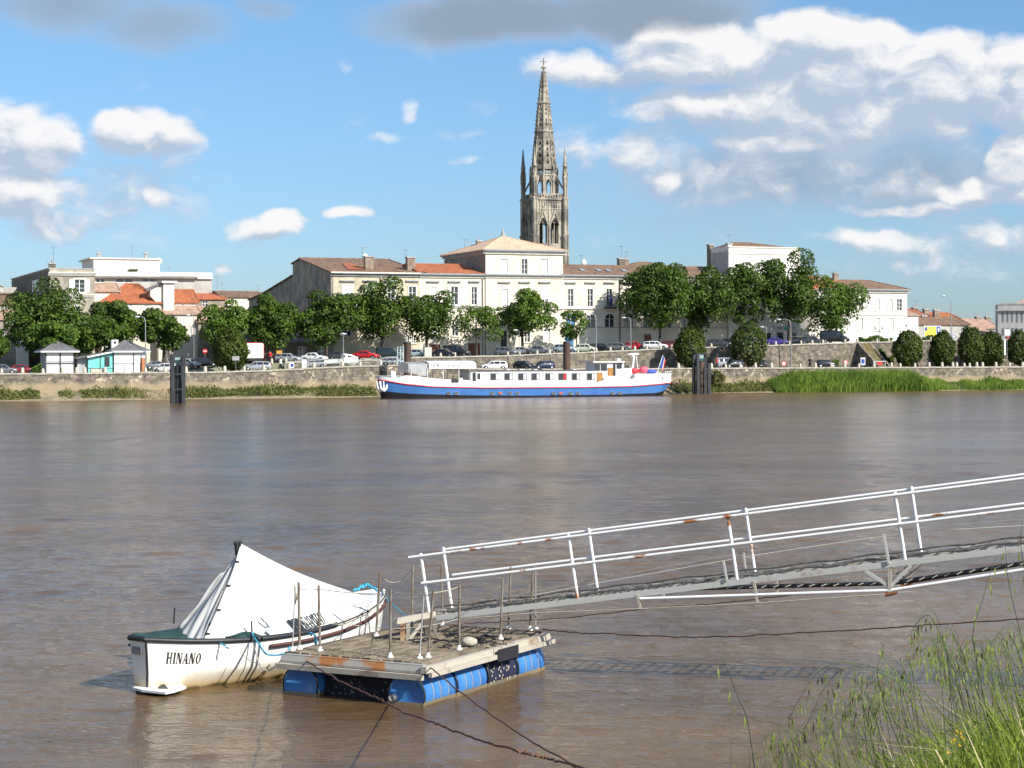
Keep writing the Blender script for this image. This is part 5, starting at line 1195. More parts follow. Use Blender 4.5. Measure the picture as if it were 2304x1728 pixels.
# ================================================================== cars
tyre_m = mat('tyre', (.02,.02,.02), .9); rim_m = mat('rim', (.42,.43,.44), .35, metal=.7); cglass = mat('car_glass', (.02,.025,.03), .06, spec=.9); head_m = mat('headlight', (.75,.76,.76), .15, spec=.8); tail_m = mat('tail_light', (.45,.015,.01), .25); plastic = mat('black_plastic', (.03,.03,.032), .6)
PAINT = {}
def paint(n):
    cols = dict(white=(.80,.80,.79), silver=(.42,.44,.46), grey=(.17,.18,.19), darkgrey=(.075,.08,.085), black=(.012,.013,.016), red=(.55,.012,.014), darkred=(.20,.012,.018), navy=(.012,.022,.06), cream=(.60,.64,.48), purple=(.07,.04,.26), lightblue=(.36,.42,.46), greenblack=(.015,.03,.03))
    if n not in PAINT: PAINT[n] = mat('paint_'+n, cols[n], .28, coat=.6, metal=.25 if n in ('silver','grey','darkgrey') else 0)
    return PAINT[n]
CARS = {  # x, zb, zbelt, ztop, wb, wt
 'hatch': dict(st=[(-1.85,.42,.78,.84,.70,.55),(-1.80,.28,.90,1.02,.78,.60),(-1.55,.24,.93,1.38,.82,.58),(-.9,.22,.93,1.46,.84,.60),(0,.21,.92,1.47,.84,.61),(.55,.21,.91,1.42,.84,.60),(1.1,.22,.88,.94,.83,.66),(1.6,.24,.80,.84,.80,.62),(1.85,.34,.62,.66,.70,.52)], cab=(2,5), rear=1, wheels=(-1.18,1.18), L=3.75),
 'saloon': dict(st=[(-2.15,.40,.82,.88,.70,.56),(-2.08,.28,.93,.98,.80,.62),(-1.5,.24,.94,1.0,.84,.66),(-1.0,.22,.93,1.38,.85,.60),(-.3,.21,.92,1.42,.86,.61),(.4,.21,.91,1.39,.86,.60),(1.05,.22,.88,.95,.85,.66),(1.8,.24,.80,.84,.82,.62),(2.12,.34,.60,.64,.70,.52)], cab=(3,5), rear=2, wheels=(-1.35,1.35), L=4.3),
 'estate': dict(st=[(-2.2,.40,.82,.88,.72,.60),(-2.15,.28,.93,1.05,.80,.64),(-1.9,.24,.95,1.40,.84,.62),(-1.0,.22,.94,1.46,.86,.63),(0,.21,.93,1.46,.86,.63),(.5,.21,.92,1.41,.86,.61),(1.15,.22,.88,.95,.85,.66),(1.85,.24,.80,.84,.82,.62),(2.15,.34,.60,.64,.70,.52)], cab=(2,5), rear=1, wheels=(-1.4,1.38), L=4.35),
 'van': dict(st=[(-2.1,.40,.95,1.05,.80,.74),(-2.05,.28,1.10,1.75,.86,.76),(-1.8,.26,1.12,1.86,.88,.78),(-.9,.25,1.12,1.88,.89,.78),(.1,.25,1.10,1.88,.89,.78),(.75,.25,1.08,1.78,.88,.74),(1.35,.26,1.02,1.12,.87,.72),(1.85,.28,.90,.95,.84,.68),(2.1,.36,.68,.72,.74,.6)], cab=(2,5), rear=1, wheels=(-1.35,1.38), L=4.2),
}
def car_proto(kind):
    c = CARS[kind]; st = c['st']; g = thing('parked_car', '', 'car', (0,0,-50), 0, 'parked cars')
    mb = MB(); rings = []
    def ring(s_):
        x, zb, zl, zt, wb, wt = s_
        h = [(wb-.06, zb), (wb, zb+.1), (wb+.03, (zb+zl)/2), (wb+.0, zl), (wt, zt-.03), (wt-.12, zt), (0, zt+.03)]
        return [(x, y, z) for y, z in h]+[(x, -y, z) for y, z in h[-2::-1]]
    rings = [ring(s_) for s_ in st]; n = len(rings[0]); vs = [p for r in rings for p in r]
    fs = [(i*n+k, (i+1)*n+k, (i+1)*n+k+1, i*n+k+1) for i in range(len(st)-1) for k in range(n-1)]
    fs += [(i*n, i*n+n-1, (i+1)*n+n-1, (i+1)*n) for i in range(len(st)-1)]+[tuple(range(n)), tuple(range(len(vs)-1, len(vs)-n-1, -1))]
    mb.add(vs, fs, True); mb.mat(1)
    for x in c['wheels']:
        for sgn in (1,-1):
            y = sgn*(st[4][4]+.012); pts = [(x+.39*math.cos(t_), y, .315+.39*math.sin(t_)) for t_ in [math.pi*(k/12*1.16-.08) for k in range(13)]]
            mb.add(pts+[(x, y, .3)], [tuple(range(14))])
    bd = mb.build('body', [paint('white'), plastic], g); norm_out(bd)
    a, b = c['cab']; off = .015
    def P(i, k, f=0.0, g2=0.0): return Vector(rings[i][k])
    for sgn in (1, -1):
        mb = MB()
        for i in range(a, b):
            p0, p1, q0, q1 = P(i,3), P(i+1,3), P(i,4), P(i+1,4)
            if sgn < 0: p0, p1, q0, q1 = [Vector((v.x,-v.y,v.z)) for v in (p0,p1,q0,q1)]
            o_ = Vector((0, sgn*off, .004)); e = .06
            A = p0.lerp(q0,.08).lerp(p1.lerp(q1,.08), e); B = p1.lerp(q1,.08).lerp(p0.lerp(q0,.08), e); C = q1.lerp(p1,.16).lerp(q0.lerp(p0,.16), e); D = q0.lerp(p0,.16).lerp(q1.lerp(p1,.16), e)
            mb.add([A+o_,B+o_,C+o_,D+o_], [(0,1,2,3)])
        # quarter light towards the bonnet
        p0, p1, q0 = P(b,3), P(b+1,3), P(b,4)
        if sgn < 0: p0, p1, q0 = [Vector((v.x,-v.y,v.z)) for v in (p0,p1,q0)]
        mb.add([p0.lerp(q0,.1)+o_, p0.lerp(p1,.6).lerp(q0,.08)+o_, q0.lerp(p0,.2)+o_], [(0,1,2)])
        mb.build('side_window', cglass, g)
    def screen(i, j, name):
        # glass between ring i top and ring j top
        A, B = P(i,4), P(j,4); A2, B2 = Vector((A.x,-A.y,A.z)), Vector((B.x,-B.y,B.z)); up = Vector((.012 if i > j else -.012, 0, .02))
        A_, B_, A3, B3 = A.lerp(B,.10).lerp(A2.lerp(B2,.1),.05), B.lerp(A,.08).lerp(B2.lerp(A2,.08),.05), A2.lerp(B2,.10).lerp(A.lerp(B,.1),.05), B2.lerp(A2,.08).lerp(B.lerp(A,.08),.05)
        mb = MB(); bump = Vector((0,0,.035)); mA, mB = (A_+A3)/2+bump, (B_+B3)/2+bump
        mb.add([A_+up, B_+up, mB+up, mA+up, B3+up, A3+up], [(0,1,2,3),(3,2,4,5)]); mb.build(name, cglass, g)
    screen(b+1, b, 'windscreen'); screen(c['rear'], a, 'rear_window')
    for x in c['wheels']:
        for sgn in (1, -1):
            y = sgn*(st[4][4]-.06); mb = MB(); pr = [(.20,-.1),(.30,-.1),(.315,-.07),(.315,.07),(.30,.1),(.20,.1)]
            mb.lathe(pr, (0,0,0), 16, caps=False); w = mb.build('wheel', tyre_m, g, (x, y+sgn*.03, .315)); w.rotation_euler = (R(90), 0, 0)
            mb = MB(); mb.lathe([(.01,.07),(.07,.09),(.08,.05),(.2,.085),(.215,.06),(.215,-.09),(.01,-.09)], (0,0,0), 16, caps=False); rm = mb.build('rim', rim_m, w)
            if sgn > 0: rm.rotation_euler = (R(180), 0, 0)
    f = st[-2]; e = st[-1]
    for sgn in (1, -1):
        mb = MB(); mb.lathe([(.01,-.07),(.13,-.04),(.14,.0),(.10,.05),(.01,.07)], (0,0,0), 10, sx=1.3); h = mb.build('headlight', head_m, g, ((f[0]+e[0])/2-.02, sgn*(f[4]-.20), (f[2]+e[2])/2-.05)); h.rotation_euler = (0, R(60), 0)
        mb = MB(); mb.obox((st[0][0]+.02, sgn*(st[1][4]-.12), st[1][2]-.08), (.05,0,0), (0,.07,0), (0,0,.13)); mb.build('tail_light', tail_m, g)
        mb = MB(); mb.obox((st[b][0]+.25, sgn*(st[b][4]+.09), st[b][2]+.06), (.06,0,0), (0,.09,0), (0,0,.06)); mb.build('wing_mirror', plastic, g)
    mb = MB(); mb.obox((e[0]+.02,0,.36), (.04,0,0), (0,e[4]-.06,0), (0,0,.07)); mb.build('bumper', plastic, g)
    mb = MB(); mb.obox((st[0][0]-.03,0,.52), (.006,0,0), (0,.24,0), (0,0,.055)); mb.build('number_plate', sign_white, g)
    return g
protos = {k: car_proto(k) for k in CARS}; used = set()
def car(kind, X0, X1, t, zf, col, label, head=-18, flip=False):
    """head: world heading of the nose in degrees (0 = towards +x)"""
    Xm = (X0+X1)/2; s = Q.S(Xm, t); p = Q.w(s, t, zf(s)+.04); k = F/p.y; L = CARS[kind]['L']
    w = (X1-X0)/k; h = R(head); sc = w/(L*abs(math.cos(h))+1.7*abs(math.sin(h))); sc = min(max(sc, .84), 1.18)
    rz = h if not flip else h+math.pi
    pr = protos[kind]
    g = copy_thing(pr, p, rz, label, 'cars parked on the quay', (sc,)*3)
    for ch in g.children:
        if ch.name.startswith('body'):
            if (kind, col) not in used:
                used.add((kind, col)); m = ch.data.copy(); m.materials[0] = paint(col); m.name = 'body_'+kind+'_'+col; BODY[(kind, col)] = m
            ch.data = BODY[(kind, col)]
    return g
BODY = {}
U, L_ = zu, zq
for a in [
 ('saloon',25,70,7,L_,'darkred','dark red car left of the pointed kiosk',15),
 ('estate',-20,31,6,L_,'grey','grey car cut by the left edge behind the bollards',10),
 ('hatch',346,400,7.5,L_,'white','small white car just left of the left black mooring pile',170),
 ('saloon',340,366,15,U,'grey','grey car behind the small white car at the lamp',20),
 ('hatch',412,438,15,U,'silver','silver car seen between the left mooring pile and the dark saloon',-30),
 ('estate',438,482,15,U,'black','black estate car left of the clipped tree by the truck',5),
 ('estate',546,609,6.5,L_,'silver','silver hatchback nearest the railing, below the white truck',186),
 ('estate',618,682,15.5,U,'silver','silver wagon parked under the trees below the orange sign',-16),
 ('saloon',681,734,15.5,U,'white','white car between the silver wagon and the white fronted black car',-16),
 ('estate',741,796,15.5,U,'darkgrey','dark grey car with pale front left of the red car',-16),
 ('saloon',797,850,15.5,U,'red','bright red car under the tree before the dark van',-14),
 ('van',852,898,16,U,'greenblack','dark blue black van right of the bright red car',-4),
 ('hatch',922,958,17,U,'lightblue','pale blue grey car behind the left rusty pile',-10),
 ('saloon',970,1026,15.6,U,'black','low black car in front of the black van',-20),
 ('van',996,1060,18.8,U,'black','big black people carrier in front of the garage doors',-16),
 ('hatch',1110,1167,15.8,U,'grey','grey hatchback left of the bright green tree trunk',-18),
 ('saloon',1152,1200,19,U,'silver','silver car behind the bright green tree trunk',-18),
 ('saloon',1182,1246,15.8,U,'grey','grey saloon right of the bright green tree trunk',-14),
 ('hatch',1243,1303,15.8,U,'lightblue','pale blue hatchback behind the right rusty pile',-16),
 ('hatch',1292,1344,15.8,U,'cream','cream green hatchback in front of the bright blue door',-16),
 ('hatch',1331,1369,18,U,'black','black hatchback right of the cream green one',-20),
 ('estate',1365,1422,15.8,U,'grey','grey estate car at the foot of the big tree shadow',-16),
 ('hatch',1405,1452,18.2,U,'red','red hatchback behind the second curved lamp',-18),
 ('estate',1446,1504,15.8,U,'white','white estate car under the very large tree',-10),
 ('hatch',1492,1532,15.8,U,'darkred','dark red car left of the clipped tree',-16),
 ('estate',1592,1646,15.8,U,'darkgrey','dark grey car between the two clipped trees on the terrace',-14),
 ('hatch',1628,1662,19.5,U,'black','black car behind the dark grey one between clipped trees',-14),
 ('saloon',1722,1771,16,U,'purple','purple saloon in front of the shop sign',-8),
 ('hatch',1692,1730,19,U,'silver','silver car half hidden behind the larger clipped tree',-10),
 ('hatch',1780,1812,18.5,U,'grey','grey hatchback right of the bare straight trunk',-30),
 ('estate',1800,1855,15.8,U,'darkgrey','dark grey estate right of the bare straight trunk',-12),
 ('van',1843,1912,16.4,U,'black','big black people carrier in deep shade at the end of the terrace',-8),
 ('hatch',690,727,7.5,L_,'silver','silver car behind the railing left of the white motorboat',178),
 ('hatch',870,900,7.5,L_,'silver','silver car on the lower quay left of the left rusty pile',-6),
 ('estate',1080,1141,9,L_,'white','white estate car on the lower quay behind the barge awning',185),
 ('hatch',1158,1200,9,L_,'black','black hatchback behind the barge, left of the pair',-40),
 ('hatch',1198,1246,9,L_,'navy','dark blue hatchback behind the barge, right of the pair',200),
 ('van',1617,1652,9.5,L_,'silver','grey van between the two clipped trees on the lower quay',20),
 ('hatch',1636,1664,6.5,L_,'black','black car in front of the grey van',200),
 ('hatch',1702,1734,8,L_,'darkgrey','dark grey car right of the larger clipped tree on the lower quay',70),
 ('hatch',1838,1876,9,L_,'black','black car below the terrace wall behind the reeds',10),
]: car(*a[:7], head=a[7])
for p in protos.values():
    for ch in list(p.children):
        for q in list(ch.children): bpy.data.objects.remove(q)
        bpy.data.objects.remove(ch)
    bpy.data.objects.remove(p)
# white box truck
fr = qf(555, 16.5); s = Q.S(555, 16.5); g = thing('box_truck', 'white high sided box truck parked right of the clipped tree', 'truck', fr.o+Vector((0,0,zu(s))), TH)
xe = fr.S(593); z1 = fr.Z(575, 771)-zu(s); mb = MB(); mb.box(0, xe, 0, 5, .8, z1); bx = mb.build('box_body', sign_white, g)
mb = MB(); mb.box(-.02, xe+.02, -.03, .05, z1-.06, z1+.03); mb.box(-.03, .03, -.03, .03, .8, z1); mb.box(xe-.03, xe+.03, -.03, .03, .8, z1); mb.build('edge_trim', sign_red, bx)
mb = MB()
for k in range(7): mb.box(xe*.25+k*.17, xe*.25+k*.17+.11, -.02, -.003, z1*.50, z1*.50+.10)
mb.build('lettering', black_m, bx)
mb = MB(); mb.box(.1, xe-.1, .2, 5.6, .45, .79); mb.build('chassis', plastic, g); mb = MB(); mb.box(.1, xe-.1, 5.05, 6.6, .5, 2.2); mb.build('cab', sign_white, g)
for x in (.2, xe-.2):
    for y in (.8, 5.6): mb = MB(); mb.lathe([(.2,-.12),(.4,-.12),(.42,.0),(.4,.12),(.2,.12)], (0,0,0), 14); w = mb.build('wheel', tyre_m, g, (x,y,.42)); w.rotation_euler = (0,R(90),0)
# motorboat on the quay
fr = qf(727, 7.0); s = Q.S(727, 7.0); xe = fr.S(805); g = thing('motorboat', 'small white motorboat with dark triangular window standing ashore behind the railing', 'boat', fr.o+Vector((0,0,zq(s)+.25)), TH)
mb = MB(); secs = [(0,.62,.78),(xe*.3,.72,.85),(xe*.6,.72,.95),(xe*.85,.45,1.1),(xe,.04,1.22)]
vs = []; 
for x, w, zt_ in secs: vs += [(x,-w,zt_),(x,-w*.9,zt_*.4),(x+(.0),0,.0 if x < xe else .7),(x,w*.9,zt_*.4),(x,w,zt_)]
fs = [(5*i+k,5*i+k+1,5*i+6+k,5*i+5+k) for i in range(4) for k in range(4)]+[(0,1,2,3,4)]+[(5*i,5*i+5,5*i+9,5*i+4) for i in range(4)]
mb.add(vs, fs, False); o = mb.build('hull', sign_white, g); norm_out(o)
mb = MB(); mb.prism([(xe*.52,-.5,.9),(xe*.97,-.5,1.05),(xe*.80,-.5,1.5),(xe*.56,-.5,1.65)], (0,1,0)); o = mb.build('cabin', sign_white, g); norm_out(o)
mb = MB(); mb.prism([(xe*.66,-.52,1.12),(xe*.86,-.52,1.16),(xe*.68,-.52,1.42)], (0,.015,0)); mb.build('cabin_window', glass_dark, g); mb = MB(); mb.box(xe*.56, xe*.60, -.52, -.505, 1.1, 1.45); mb.build('cabin_window', glass_dark, g)
mb = MB(); mb.box(.1, .9, -.4, .4, -.24, .1); mb.box(xe*.5, xe*.6, -.4, .4, -.24, .0); mb.build('cradle', metal_dark, g)
# cabinets and a glazed gangway gate by the left pile
fr = qf(955, 14.5); s = Q.S(955, 14.5); mb = MB(); xe = fr.S(971); mb.box(0, xe, 0, .6, 0, 1.45); mb.box(-.04, xe+.04, -.04, .64, 1.45, 1.52)
o = mb.build('utility_cabinet', mat('cabinet_grey', (.50,.52,.45), .6), None, fr.o+Vector((0,0,zu(s))), TH); tag(o, 'pale grey utility cabinet left of the low black car', 'cabinet')
fr = qf(894, 5.2); s = Q.S(894, 5.2); xe = fr.S(907); z1 = fr.Z(900, 780)-zq(s); g = thing('gangway_gate', 'tall pale blue metal gate standing left of the left rusty pile', 'gate', fr.o+Vector((0,0,zq(s))), TH)
for x in (0, xe/2, xe): mb = MB(); mb.box(x-.05, x+.05, -.05, .05, 0, z1); mb.build('post', mat('gate_blue', (.35,.46,.52), .5), g)
mb = MB()
for k in range(7): z = z1*(k+1)/7.2; mb.box(.05, xe/2-.05, -.03, .03, z-.02, z+.02); mb.box(xe/2+.05, xe-.05, -.03, .03, z-.02, z+.02)
mb.build('bars', MATS['gate_blue'], g)
# sloping gangway ramp down to the barge
p0, p1 = Q.w(Q.S(929, 14), 14, 5.2), Q.w(Q.S(1085, 1.5), 3.6, 3.9)
# ================================================================== people
skin_m = mat('skin', (.50,.30,.21), .6); hair_m = mat('hair_dark', (.035,.022,.015), .8)
def person(p, face, label, shirt, trousers, stride=.0, arms=(.2,-.2), sit=False, h=1.74, group=None):
    g = thing('person', label, 'person', p, face, group); k = h/1.74
    # skeleton: skin modifier rooted at the pelvis (facing +x)
    hip = .93
    V = [((0,0,hip),.13),((0,0,1.15),.125),((.0,0,1.38),.14),((.01,0,1.49),.06),((.02,0,1.56),.055),((.03,0,1.65),.095),((.03,0,1.74),.07)]
    E = [(0,1),(1,2),(2,3),(3,4),(4,5),(5,6)]
    for sg, st, ar in ((1, stride, arms[0]), (-1, -stride, arms[1])):
        b = len(V)
        if sit: V += [((.02,sg*.10,hip-.04),.10),((.45,sg*.12,hip-.05),.075),((.47,sg*.12,hip-.48),.05),((.6,sg*.12,hip-.5),.035)]
        else: V += [((0,sg*.10,hip-.06),.10),((st*.5+.02,sg*.10,.50),.07),((st*.95-.05*abs(st),sg*.10,.09),.045),((st*.95+.14,sg*.11,.04),.035)]
        E += [(0,b),(b,b+1),(b+1,b+2),(b+2,b+3)]
        c = len(V); V += [((0,sg*.19,1.41),.06),((ar*.4,sg*.24,1.13),.045),((ar+.08,sg*.23,.90),.035),((ar+.10,sg*.23,.80),.038)]; E += [(2,c),(c,c+1),(c+1,c+2),(c+2,c+3)]
    me = bpy.data.meshes.new('body'); me.from_pydata([tuple(x*k for x in v) for v, r in V], E, []); o = bpy.data.objects.new('body', me); COL.objects.link(o); o.parent = g
    md = o.modifiers.new('skin', 'SKIN'); sv = me.skin_vertices[0].data
    for i, (v, r) in enumerate(V): sv[i].radius = (r*.8*k, r*.8*k)
    sv[0].use_root = True; sb = o.modifiers.new('sub', 'SUBSURF'); sb.levels = 1; sb.render_levels = 1; me.materials.append(skin_m)
    mb = MB(); T_ = lambda pts, r: mb.tube([tuple(x*k for x in q) for q in pts], [a*k for a in r], 10)
    T_([(0,0,.90),(0,0,1.1),(0,0,1.38),(0,0,1.47)], [.165,.15,.185,.08])
    for sg, ar in ((1, arms[0]), (-1, arms[1])): T_([(0,sg*.17,1.42),(ar*.4,sg*.25,1.14),(ar*.7,sg*.24,1.02)], [.075,.06,.055])
    mb.build('shirt', shirt, g)
    mb = MB(); T_([(0,0,.98),(0,0,.84)], [.16,.16])
    for sg, st in ((1, stride), (-1, -stride)):
        if sit: T_([(0,sg*.1,.92),(.46,sg*.12,.88),(.47,sg*.12,.5)], [.11,.085,.07])
        else: T_([(0,sg*.09,.9),(st*.5+.02,sg*.10,.50),(st*.93-.05*abs(st),sg*.10,.12)], [.11,.085,.075])
    mb.build('trousers', trousers, g)
    mb = MB(); mb.lathe([(.02,.115),(.07,.10),(.10,.03),(.095,-.03)], (.015*k,0,1.66*k), 10); mb.build('hair', hair_m, g)
    return g
cl_white = mat('cloth_white', (.75,.75,.73), .8); cl_dark = mat('cloth_dark', (.02,.022,.03), .85); cl_red = mat('cloth_red', (.5,.02,.02), .8); cl_blue = mat('cloth_blue', (.05,.09,.40), .8)
s = Q.S(631, 4.6); person(Q.w(s, 4.6, zq(s)), R(180), 'person in white shirt and dark trousers walking left along the quay', cl_white, cl_dark, .28, (.18,-.18))
s = Q.S(607, 14.4); person(Q.w(s, 14.4, zu(s)), R(-90), 'person in red standing left of the silver wagon', cl_red, cl_dark, .05)
fr_ = bframe(1267, TF); zz = fr_.Z(1371, 693)+.15; sx_ = fr_.S(1372); pp = fr_.o+fr_.u*sx_+fr_.n*(-.40)+Vector((0,0,zz-.0)); person(pp, R(-80), 'person in blue leaning on the balcony rail of the arched wing', cl_blue, cl_blue, .02, (.3,.3), h=1.65)
s = Q.S(1822, 6.5); person(Q.w(s, 6.5, zq(s)), R(-60), 'person in dark clothes beside the quay edge behind the reeds', cl_dark, cl_dark, .1)
s = Q.S(1612, 5.6); person(Q.w(s, 5.6, zq(s)), R(0), 'person in reddish clothes left of the grey van', cl_red, cl_dark, .15)
# ================================================================== mooring piles
rust_m = mat('rusty_steel', (.115,.065,.045), .85, col2=(.05,.035,.03), scale=1.2, stretch=(1,1,.25), bump=.3)
tar = mat('tarred_steel', (.018,.02,.024), .6, col2=(.035,.038,.045), scale=1.5, stretch=(1,1,.2))
def black_pile(X0, X1, Yb, Yt, label, variant):
    p = onz((X0+X1)/2, Yb, 0); k = F/p.y; w = (X1-X0)/k; h = CH+ray(X0, Yt)[1]*p.y
    g = thing('mooring_dolphin', label, 'mooring pile', (p.x, p.y, 0), R(14), 'black steel mooring dolphins'); r = w/2/1.12
    for i, j in ((-1,-1),(1,-1),(1,1),(-1,1)):
        mb = MB(); x, y = i*(r-.2), j*(r-.2); hh = h if (i, j) != (1,-1) or variant == 0 else h*.78
        mb.box(x-.2, x+.2, y-.2, y-.12, -2, hh-.1); mb.box(x-.2, x+.2, y+.12, y+.2, -2, hh-.1); mb.box(x-.05, x+.05, y-.12, y+.12, -2, hh-.1); mb.build('pile', tar, g)
    mb = MB(); mb.box(-r, r, -r, -r+.18, h-.1, h+.06); mb.box(-r, r, r-.18, r, h-.1, h+.06); mb.box(-r, -r+.18, -r+.18, r-.18, h-.1, h+.06); mb.box(r-.18, r, -r+.18, r-.18, h-.1, h+.06); mb.build('cap_frame', tar, g)
    mb = MB(); mb.tube([(0,0,-2),(0,0,h*.80)], .36, 14); mb.build('steel_tube', rust_m if variant else tar, g)
    for q, zz in enumerate((h*.30, h*.62)): mb = MB(); mb.box(-r+.4, r-.4, -r+.02, -r+.1, zz-.07, zz+.07); mb.build('cross_brace', tar, g)
    mb = MB(); mb.tube([(-r+.42,-r+.1,h*.55),(-r+.42,-r+.1,.1)], .08, 6); mb.tube([(r-.42,-r+.12,h*.5),(r-.42,-r+.12,.1)], .08, 6); mb.build('fender', tyre_m, g)
    mb = MB(); mb.box(-.3,.3,-.05,.02,h*.82,h*.97); mb.build('plate', mat('pale_teal', (.28,.42,.40), .5), g)
black_pile(382,418,908,801,'black steel mooring dolphin standing in the river in front of the small white car',0)
black_pile(1560,1597,886,796,'black steel mooring dolphin with rusty tube right of the barge stern',1)
for (Xc, w, d, Yt, lab) in ((917,16,254,770,'rusty brown steel pile rising behind the barge awning'),(1275,16,262,769,'rusty brown steel pile rising behind the middle of the barge')):
    p = W(Xc, 800, d); k = F/d; h = CH+ray(Xc, Yt)[1]*d; r = w/2/k; mb = MB(); g = thing('steel_pile', lab, 'mooring pile', (p.x, d, 0)); mb.tube([(0,0,-2),(0,0,h*.5),(0,0,h)], r, 18); mb.build('tube', rust_m, g)
    mb = MB(); mb.lathe([(r+.03,h-.12),(r+.03,h+.03),(r*.5,h+.04)], (0,0,0), 18); mb.build('rim', tar, g)
# ================================================================== barge
bb = W(864, 890, 239.5); be_ = W(1517, 888, 254.5); th = math.atan2(be_.y-bb.y, be_.x-bb.x); B = Fr(bb.x, bb.y, th, 0)
L = B.S(1517); BW = 2.55
g = thing('river_barge', 'long blue and white river barge with red stripe moored at the far quay', 'barge', B.o, B.th)
def lv(tab): 
    q = [(B.S(X), B.Z(X, Y)) for X, Y in tab]; return lambda s: interp(s, q)
zbl = lv([(864,880),(919,885.6),(1030,889),(1156,890.4),(1378,888),(1480,884),(1517,878.7)])
zrd = lv([(864,853),(910,863),(973,869),(1093,871.5),(1315,870),(1420,868),(1517,860.6)])
zto = lv([(864,846),(903,852),(909,844),(935,846),(965,850.5),(1000,853.5),(1060,855.5),(1063,862),(1344,862),(1352,856),(1420,853),(1436,846),(1517,840)])
bw = lambda s: BW*min(1, (max(s,0)/5.0)**.55 if s < 5 else 1)*(1 if s < L-4 else max(.0, 1-((s-(L-4))/4.0)**2.6*.45))
b_blue = mat('barge_blue', (.06,.19,.48), .35, var=.15, scale=.8); b_red = mat('barge_red', (.58,.02,.03), .4); b_white = mat('barge_white', (.82,.82,.82), .4, var=.06, scale=1.2); b_black = mat('barge_black', (.015,.015,.018), .5, var=.3)
N_ = 60; sec = [0, .15,.4,.8,1.3,2,3,4,5]+[5+(L-5)*k/46 for k in range(1, 47)]
def lev(s): return [-.7, zbl(s), zrd(s)-.17, zrd(s), zto(s)]
mb = MB()
for side in (-1, 1):
    for j in range(4):
        mb.mat((0,1,2,3)[j]); vv = []
        for s in sec:
            w = bw(s); lv_ = lev(s); 
            for q in (j, j+1):
                f = {0:.86,1:.96,2:1.0,3:1.01,4:1.0}[q]; rake = {0:.6,1:.25,2:.05,3:0,4:-.05}[q]*(1-min(1, s/4)); sr = {0:-1.6,1:-.8,2:-.1,3:0,4:.05}[q]*max(0,(s-(L-3))/3)
                vv.append((s+rake+sr, BW+side*w*f, lv_[q]))
        n = len(sec); mb.add(vv, [(2*i,2*i+2,2*i+3,2*i+1) for i in range(n-1)], True)
for j in range(4):
    mb.mat((0,1,2,3)[j]); s = L; w = bw(L); lv_ = lev(L); a = []
    for q in (j, j+1):
        f = {0:.86,1:.96,2:1.0,3:1.01,4:1.0}[q]; sr = {0:-1.6,1:-.8,2:-.1,3:0,4:.05}[q]; a.append((L+sr, w*f, lv_[q]))
    mb.quad((a[0][0],BW-a[0][1],a[0][2]),(a[0][0],BW+a[0][1],a[0][2]),(a[1][0],BW+a[1][1],a[1][2]),(a[1][0],BW-a[1][1],a[1][2]))
hull = mb.build('hull', [b_black, b_blue, b_red, b_white], g)
mb = MB(); vv = []
for s in sec: vv += [(s,BW-bw(s)*.99,zrd(s)+.02),(s,BW+bw(s)*.99,zrd(s)+.02)]
mb.add(vv, [(2*i,2*i+2,2*i+3,2*i+1) for i in range(len(sec)-1)]); mb.build('deck', trim_grey, g)
mb = MB(); mb.tube([(s,BW-bw(s)*1.015,zrd(s)-.08) for s in sec[1:]], .07, 6); mb.build('rubbing_strake', b_red, hull)
for x in (1009,1027,1107,1125,1147,1164,1245,1261,1283,1300,1378,1394):
    s = B.S(x); z = B.Z(x, 884.5); mb = MB(); y = BW-bw(s)*1.0; 
    mb.box(s-.25, s+.25, y-.05, y+.1, z-.15, z+.13); f = mb.build('porthole', trim_grey, hull); mb = MB(); mb.box(s-.20, s+.20, y-.07, y-.052, z-.07, z+.11); mb.build('pane', glass_dark if x not in (1125,1261) else b_red, f)
def bbox(name, X0, X1, Y0, Y1, y0, y1, m, parent=None, yb=None):
    a, b = B.S(X0), B.S(X1); Xm = (X0+X1)/2; z1, z0 = B.Z(Xm, Y0), (B.Z(Xm, Y1) if yb is None else yb); mb = MB(); mb.box(a, b, y0, y1, z0, z1); return mb.build(name, m, parent or g)
cabin = bbox('cabin', 1063, 1345, 834, 862, .5, 4.6, b_white); 
q = bbox('cabin_roof', 1060, 1352, 832.6, 834, .35, 4.75, mat('roof_dark', (.10,.10,.11), .7), cabin)
for (a, b) in ((1107,1125),(1138,1156),(1169,1187),(1199,1217),(1230,1247),(1260,1277),(1290,1307),(1324,1341)):
    w = bbox('window', a-1.2, b+1.2, 839.3, 855.3, .44, .49, trim_grey, cabin); bbox('pane', a-.2, b+.2, 840.2, 854.5, .425, .438, glass_dark, w); bbox('curtain', a+(b-a)*.62, b-1, 841.2, 853.8, .412, .422, b_white if a != 1260 else b_red, w)
bbox('door', 1066, 1073, 838, 857, .44, .49, glass_dark, cabin); bbox('window', 1077, 1083, 840, 853, .44, .49, glass_dark, cabin)
for k, X in enumerate((1150, 1180, 1212, 1300)): bbox('roof_hatch', X, X+7, 830.5, 832.5, 1.5, 2.5, b_white)
wh = bbox('wheelhouse', 1346, 1412, 816, 860, 1.2, 4.0, b_white)
bbox('roof_slab', 1341, 1412, 812.5, 815.8, .9, 4.3, mat('cream_roof', (.74,.70,.60), .5), wh)
for (a, b) in ((1346,1358),(1360,1374)): bbox('window', a, b, 819, 834, 1.14, 1.19, glass_dark, wh)
bbox('door', 1376, 1387, 827, 849, 1.1, 1.19, mat('varnished_wood', (.48,.22,.06), .4, var=.3, scale=2), wh); bbox('window', 1388, 1393, 818, 846, 1.12, 1.19, glass_dark, wh); bbox('window', 1396, 1407, 817, 829, 1.12, 1.19, glass_dark, wh)
